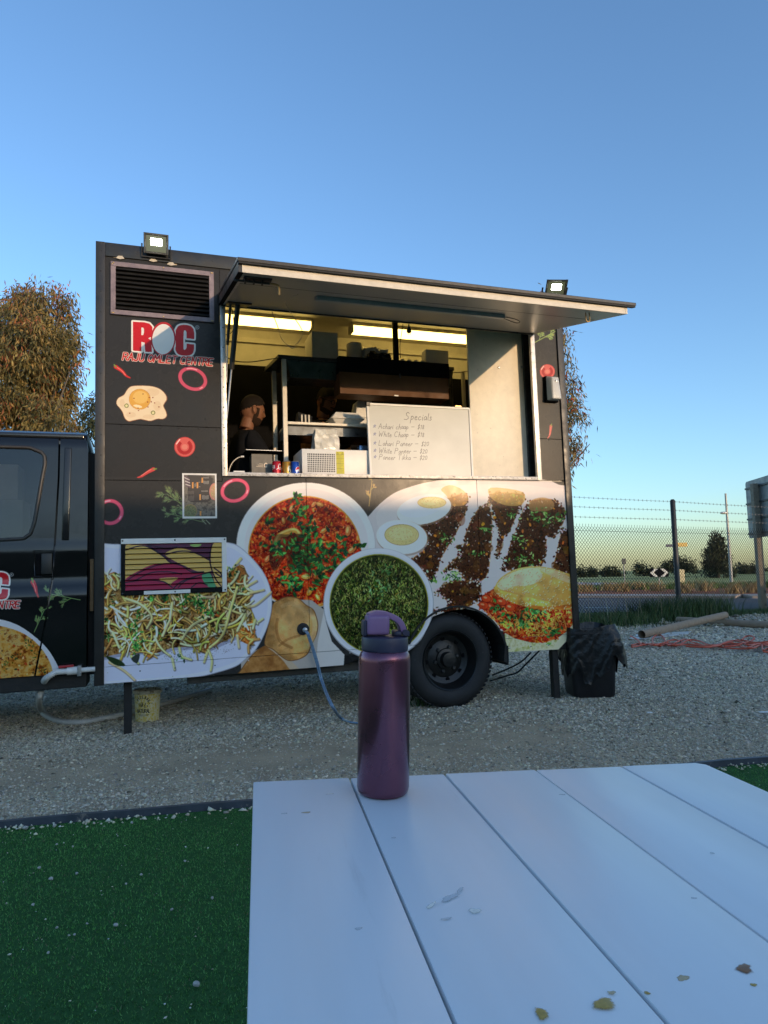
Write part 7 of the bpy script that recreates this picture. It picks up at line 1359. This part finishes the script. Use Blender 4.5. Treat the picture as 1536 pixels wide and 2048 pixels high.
for i, (x, y, r_, m_, sq, an) in enumerate(((1058, 740, .0125, SY, .55, .1), (878, 768, .007, SY, .9, 1.2), (1466, 637, .0095, SB, .7, .2), (1288, 664, .006, SO, .8, .3), (1082, 706, .0035, SO, .8, .1), (1184, 708, .003, SY, .8, .2), (193, 182, .0085, SO, .35, .05), (1494, 684, .003, SY, .8, 0), (600, 491, .006, SG_, .4, .2), (683, 468, .0065, SW, .9, .4), (556, 452, .011, SW, .22, .9), (610, 430, .014, SG_, .35, .7), (640, 408, .008, SG_, .3, 1), (262, 128, .006, SW, .4, .1), (130, 185, .004, SG_, .6, 0), (345, 520, .004, SG_, .6, 0), (1320, 431, .003, SG_, .7, 0), (938, 130, .005, SG_, .5, 0), (447, 255, .003, SG_, .7, 0), (1374, 300, .003, SG_, .7, 0))):
    blot('stain' if m_ in (SY, SB, SO) else 'scuff', zt2([(x, y)])[0], r_, m_, .0007 if m_ in (SY, SB) else .00022, i, sq, an)
# ---- water bottle
M['bot'] = mat('plum metallic paint', (.19, .068, .10), .30, .85, var=.06, vscale=6, bump=.05, bscale=400, dist=.0006, coat=.35, rvar=.10); M['lidb'] = mat('dark violet plastic', (.030, .026, .052), .42, var=.1, vscale=20); M['lidp'] = mat('lilac plastic', (.25, .13, .25), .40, var=.08, vscale=20)
bb = tpos(766, 1584); bb.z = 0; bw = TBM @ bb; BT = thing('water_bottle', 'plum metallic water bottle with a lilac carry loop standing on the white table', 'bottle', bb, TBM); BASE[BT.name] = Vector((0, 0, 0))
r0 = .0375; MB().lathe([(.030, .0), (.034, .0008), (.0362, .004), (r0, .010), (r0, .197), (.0372, .203), (.0355, .2085), (.0335, .2115), (.0325, .2125)], 72).build('body', M['bot'], BT, smooth=40)
MB().lathe([(.0375 * .885, .2126), (.0338, .2140), (.0340, .2160), (.0340, .2345), (.0332, .2372), (.030, .2388), (.018, .2392)], 64).build('lid', M['lidb'], BT, smooth=40)
# spout cover and loop: facing the camera, hinge on the right
def rb(u0, u1, d0, d1, z0, z1, bv, nm, m_): return MB().box(u0, u1, d0, d1, z0, z1).build(nm, m_, BT, bevel=bv, smooth=40, seg=3)
rb(-.0285, .0045, -.016, .016, .2405, .270, .0055, 'spout_cover', M['lidp']); rb(-.0335, -.0270, -.012, .012, .239, .262, .003, 'spout_rest', M['lidb'])
lp = [(-.025, .2675), (-.014, .2715), (.0, .2705), (.012, .2660), (.020, .2600), (.0245, .2520), (.0265, .2445)]
lc = smooth(lp, 5, False); mb = MB(); vs = []; fs = []
for i, (x, z) in enumerate(lc):
    d = lc[min(i + 1, len(lc) - 1)] - lc[max(i - 1, 0)]; d = d / np.hypot(*d); nx, nz_ = -d[1] * .0042, d[0] * .0042
    for (sx, yy) in ((1, -.0125), (1, .0125), (-1, .0125), (-1, -.0125)): vs.append((x + nx * sx, yy, z + nz_ * sx))
for i in range(len(lc) - 1):
    for k in range(4): fs.append((i * 4 + k, i * 4 + (k + 1) % 4, i * 4 + 4 + (k + 1) % 4, i * 4 + 4 + k))
fs += [(0, 1, 2, 3), tuple(len(vs) - 4 + k for k in range(4))]; mb.add(vs, fs).build('carry_loop', M['lidp'], BT, bevel=.0022, smooth=40, seg=2)
rb(.012, .0225, -.0155, .0155, .2388, .2465, .003, 'hinge_lug', M['lidb']); MB().tube([(.0275, -.0165, .2445), (.0275, .0165, .2445)], .0045, 14).build('hinge_pin', M['lidb'], BT, smooth=40); rb(.0295, .0345, -.012, .012, .2385, .2465, .002, 'hinge_lug', M['lidb'])
def bz(z): return z * .945 if z <= .2125 else (.2008 + (z - .2125) * .80 if z <= .2392 else .2222 + (z - .2392) * .98)
for ch in BT.children:
    for v_ in ch.data.vertices: v_.co.z = bz(v_.co.z)
# ---- bin with bag
q = gr(1192, 1397); bn = thing('rubbish_bin', 'black plastic bin with a glossy black liner folded over its rim', 'bin', (q.x, q.y + .17, 0)); BASE[bn.name] = Vector((q.x, q.y + .17, 0)); o = Vector((q.x, q.y + .17, 0))
def rrect(hx, hy, r_, z, n=6):
    out = []
    for cx_, cy_, a0 in ((hx - r_, hy - r_, 0), (-hx + r_, hy - r_, 90), (-hx + r_, -hy + r_, 180), (hx - r_, -hy + r_, 270)):
        for k in range(n): a = math.radians(a0 + 90 * k / (n - 1)); out.append(Vector((cx_ + r_ * math.cos(a), cy_ + r_ * math.sin(a), z)))
    return out
def loft(rings, cap0=True, cap1=False):
    k = len(rings[0]); vs = [o + p for r_ in rings for p in r_]; fs = [(i * k + j, i * k + (j + 1) % k, (i + 1) * k + (j + 1) % k, (i + 1) * k + j) for i in range(len(rings) - 1) for j in range(k)]
    if cap0: fs.append(tuple(range(k - 1, -1, -1)))
    if cap1: fs.append(tuple(range((len(rings) - 1) * k, len(rings) * k)))
    return MB().add(vs, fs)
loft([rrect(.165, .15, .04, .004), rrect(.175, .16, .04, .02), rrect(.20, .185, .04, .52), rrect(.21, .195, .04, .53), rrect(.21, .195, .04, .55), rrect(.19, .175, .03, .55), rrect(.165, .15, .03, .03)]).build('bin_body', mat('black bin plastic', (.012, .012, .014), .45, var=.2, vscale=6, bump=.1, bscale=40), bn, smooth=40)
rr_ = random.Random(4); K_, NR = 168, 30; rings = []
fold = fbm(NR, K_, 9, 3, 23); ridge = fbm(64, K_, 26, 2, 29)
def bagring(i):
    t = i / (NR - 1); out = []                            # t: 0 inside the mouth, .2 rim, 1 hem
    base_ = [Vector((math.cos(b_) * f_, .9 * math.sin(b_) * f_, 0)) for b_ in [2 * math.pi * k / K_ for k in range(K_)] for f_ in [(abs(math.cos(b_)) ** 5 + abs(math.sin(b_)) ** 5) ** -.2]]
    for j, p in enumerate(base_):
        a = 2 * math.pi * j / K_; seam = .5 - .5 * math.cos(a)
        hem = .225 + .06 * math.sin(a * 2 + 2.6) + .045 * math.sin(a * 5 + .4) + .035 * math.sin(a * 11) + .02 * math.sin(a * 23)
        if t < .2: s_ = t / .2; r_ = .150 + .072 * s_; z = .33 + .262 * s_ ** .7
        else:
            s_ = (t - .2) / .8; side_ = max(0, math.cos(a)); r_ = .222 + (.014 + .055 * side_) * math.sin(min(1, s_ * 1.2) * 1.57) + .004 * s_; z = .592 + (hem - .592) * s_
            z -= .02 * math.sin(a * 3 + 1) * (1 - s_)
        fo = (abs(fold[3, (j + int(i * 1.7)) % K_] - .5) * 2) ** .8 * .016 + (abs(fold[9, (j * 2 - i * 3) % K_] - .5) * 2) * .006 + (ridge[min(63, int(20 + 20 * t)), (j * 2 + i * 2) % K_] - .5) * .022
        k = min(1, t * 4) * (.45 + .55 * t); rr2 = r_ + fo * k - .012; out.append(Vector((p.x * rr2, p.y * rr2, z + (fold[i, (j * 2) % K_] - .5) * .02)))
    return out
rings = [bagring(i) for i in range(NR)]
bag = loft(rings, False, False); bo = bag.build('bin_liner', mat('glossy black liner', (.009, .009, .010), .30, bump=.6, bscale=16, dist=.012, spec=.35, var=.2, vscale=5), bn, smooth=80, fix=False)
# ---- tub under the truck
q = gr(286, 1446); tb_ = thing('plastic_tub', 'dirty white and yellow plastic tub standing under the truck corner', 'tub', q + Vector((0, .09, 0))); o2 = q + Vector((0, .09, 0)); BASE[tb_.name] = o2; rT = .102
def tuv(co): a = math.atan2(co.y - o2.y, co.x - o2.x); return ((a / (2 * math.pi) + .25 + .183) % 1.0, (co.z - o2.z) / .24)
MB().lathe([(.082, .002), (.085, .006), (rT - .008, .215)], 64, o2, a0=.4, cap=False).build('body', M['tubp'], tb_, uv=tuv, smooth=40); MB().lathe([(rT - .007, .206), (rT + .004, .208), (rT + .005, .228), (rT, .232), (rT - .006, .23), (rT - .010, .21), (.080, .012), (.0, .011)], 64, o2, cap=False).build('rim', mat('dirty tub plastic', (.50, .46, .34), .5, var=.3, vscale=20, dirt=(.20, .14, .07), dirt_at=.55, dscale=30), tb_, smooth=40)
# ---- hoses
vp0 = TM @ pt(112, 1344, .035); g = [vp0, vp0 + Vector((-.06, -.01, -.04))] + [Vector(at(x, y, Y)) for x, y, Y in ((86, 1372, 4.66), (78, 1398, 4.70))] + [gr(82, 1420, .05), gr(97, 1434, .022), gr(122, 1443, .020), gr(165, 1444, .020), gr(205, 1437, .020), gr(250, 1428, .020), gr(310, 1412, .02), gr(380, 1392, .02), gr(420, 1380, .02)]
g = curve3(g, 26); rs = [.0175 + .0032 * math.cos(i * math.pi) for i in range(len(g))]; cl = [g[0]]
acc = 0.0; step = .0075; pts_ = [g[0]]
for a, b in zip(g, g[1:]):
    L_ = (b - a).length
    while acc + L_ >= step: f = (step - acc) / L_; a = a.lerp(b, f); L_ = (b - a).length; acc = 0.0; pts_.append(a.copy())
    acc += L_
rs = [.0185 + .003 * (1 if (i // 1) % 2 else -1) for i in range(len(pts_))]
tag(MB().tube(pts_, rs, 12).build('drain_hose', M['hose'], smooth=80, fix=False), 'grey corrugated drain hose curling from the white valve to the ground', 'hose')
hc_ = TM @ pt(611, 1263, .035); g = [hc_, hc_ + Vector((.02, -.03, -.015))] + [TM @ pt(x, y, .05) for x, y in ((624, 1292), (634, 1325), (643, 1360))] + [Vector(at(655, 1392, 4.86)), Vector(at(668, 1418, 4.80)), gr(682, 1436, .02), gr(700, 1444, .012), gr(722, 1446, .012), gr(752, 1445, .012)]
g = curve3(g, 8); mb = MB(); mb.tube([p + Vector((-.006, 0, 0)) for p in g], .0068, 8); mb.tube([p + Vector((.006, .0, .0)) for p in g], .0068, 8); tag(mb.build('water_hose', M['bluehose'], smooth=60, fix=False), 'twin blue hose hanging from the socket in the truck side', 'hose', kind=None)
# ---- debris at the fence
MC = mat('brown cardboard tube', (.33, .23, .15), .8, var=.15, vscale=9, bump=.1, bscale=40); MCs = mat('tube seam', (.42, .33, .24), .8)
def tube_thing(label, a, b, r_, seams):
    t = thing('cardboard_tube', label, 'tube', a.lerp(b, .5)); L_ = (b - a).length; d = (b - a).normalized(); MB().lathe([(r_, 0), (r_, L_), (r_ - .008, L_), (r_ - .008, .0)], 28, a, d, cap=False).add([], []).build('tube', MC, t, smooth=40)
    bk = MB().lathe([(r_ - .009, L_ * .3), (.0, L_ * .3)], 20, a, d, cap=False).build('inner_plug', mat('tube dark core', (.10, .07, .05), .9), t)
    if seams:
        for k in range(1, int(L_ / .24)): MB().tube([a + d * (k * .24 + .03 * math.sin(f)) + (d.orthogonal().normalized() * math.cos(f) + d.cross(d.orthogonal().normalized()) * math.sin(f)) * (r_ + .0005) for f in np.linspace(0, 2 * math.pi, 24, endpoint=False)], .0032, 4, closed=True).build('seam', MCs, t)
    return t
a, b = gr(1284, 1279, .0), gr(1452, 1252, .0); a.z = .075; b.z = .20; tube_thing('brown cardboard tube with pale seams lying askew on the white sheet', a, b, .062, True)
a, b = gr(1356, 1247, .0), gr(1560, 1259, 0); a.z = b.z = .066; tube_thing('long brown cardboard tube lying at the foot of the fence', a, b, .066, False)
a, b = gr(1176, 1258), gr(1232, 1264); a.z = b.z = .05; o = MB().lathe([(.055, 0), (.055, (b - a).length), (.047, (b - a).length), (.047, 0)], 22, a, b - a, cap=False).build('white_pipe', M['pvc'], smooth=40, off=a); o.location = a; tag(o, 'short white pipe half hidden in the grass behind the bin', 'pipe')
sq = [gr(1258, 1279), gr(1272, 1271), gr(1383, 1264), gr(1376, 1270), gr(1290, 1280)]; o = MB().prism([p + Vector((0, 0, .012)) for p in sq], (0, 0, .004)).build('white_sheet', M['white'], off=sq[0]); o.location = sq[0]; tag(o, 'flat white sheet on the ground under the cardboard tube', 'sheet')
MR = mat('orange red cord', (.55, .085, .035), .5, var=.15, vscale=20)
mb = MB(); zr_ = zc(1140, 1200, 3.879); rr_ = random.Random(12)
lines_ = [[(470, 278), (520, 305), (560, 345), (620, 340), (700, 355), (760, 335), (850, 345), (920, 310), (1010, 320), (1080, 350), (1160, 345), (1230, 330), (1300, 340), (1400, 335), (1540, 345)],
          [(480, 350), (560, 335), (650, 350), (720, 338), (800, 350), (900, 345), (1000, 350), (1100, 355), (1200, 345), (1290, 352), (1380, 370), (1440, 345), (1550, 330)],
          [(650, 345), (640, 300), (680, 268), (715, 280), (745, 320), (790, 345), (840, 320), (900, 305), (960, 330), (1050, 355), (1180, 355)], [(480, 365), (600, 345), (700, 340), (790, 310), (850, 315), (870, 335), (830, 355), (760, 350)],
          [(900, 360), (1050, 365), (1150, 355), (1200, 330), (1260, 315), (1330, 325), (1380, 350), (1450, 340), (1560, 325)], [(1330, 310), (1360, 285), (1400, 278), (1430, 295), (1400, 320), (1340, 335), (1280, 355), (1200, 360)], [(1100, 350), (1220, 372), (1340, 378), (1420, 372), (1480, 352), (1560, 360)], [(1490, 350), (1500, 390), (1530, 375), (1560, 385), (1560, 405), (1500, 400)], [(1180, 340), (1240, 325), (1300, 310), (1380, 318), (1460, 330), (1560, 318)]]
for ln in lines_:
    mb.tube(curve3([gr(*zr_([(x, y)])[0], .02 + rr_.uniform(0, .05)) for x, y in ln], 7), .0115, 6)
tag(mb.build('extension_cord', MR, smooth=60, fix=False), 'tangled orange red extension cord spread over the gravel', 'cord')
q = gr(1528, 1427); tag(MB().box(q.x - .03, q.x + .05, q.y - .01, q.y + .02, .006, .012).build('paper_scrap', M['white'], bevel=.001, seg=1), 'tiny white scrap lying on the gravel at far right', 'scrap')
q = gr(1300, 1428); o = MB().box(q.x - .02, q.x + .02, q.y - .01, q.y + .02, .006, .012).build('paper_scrap', M['white'], bevel=.001, seg=1); tag(o, 'tiny white scrap on the gravel in front of the bin', 'scrap')
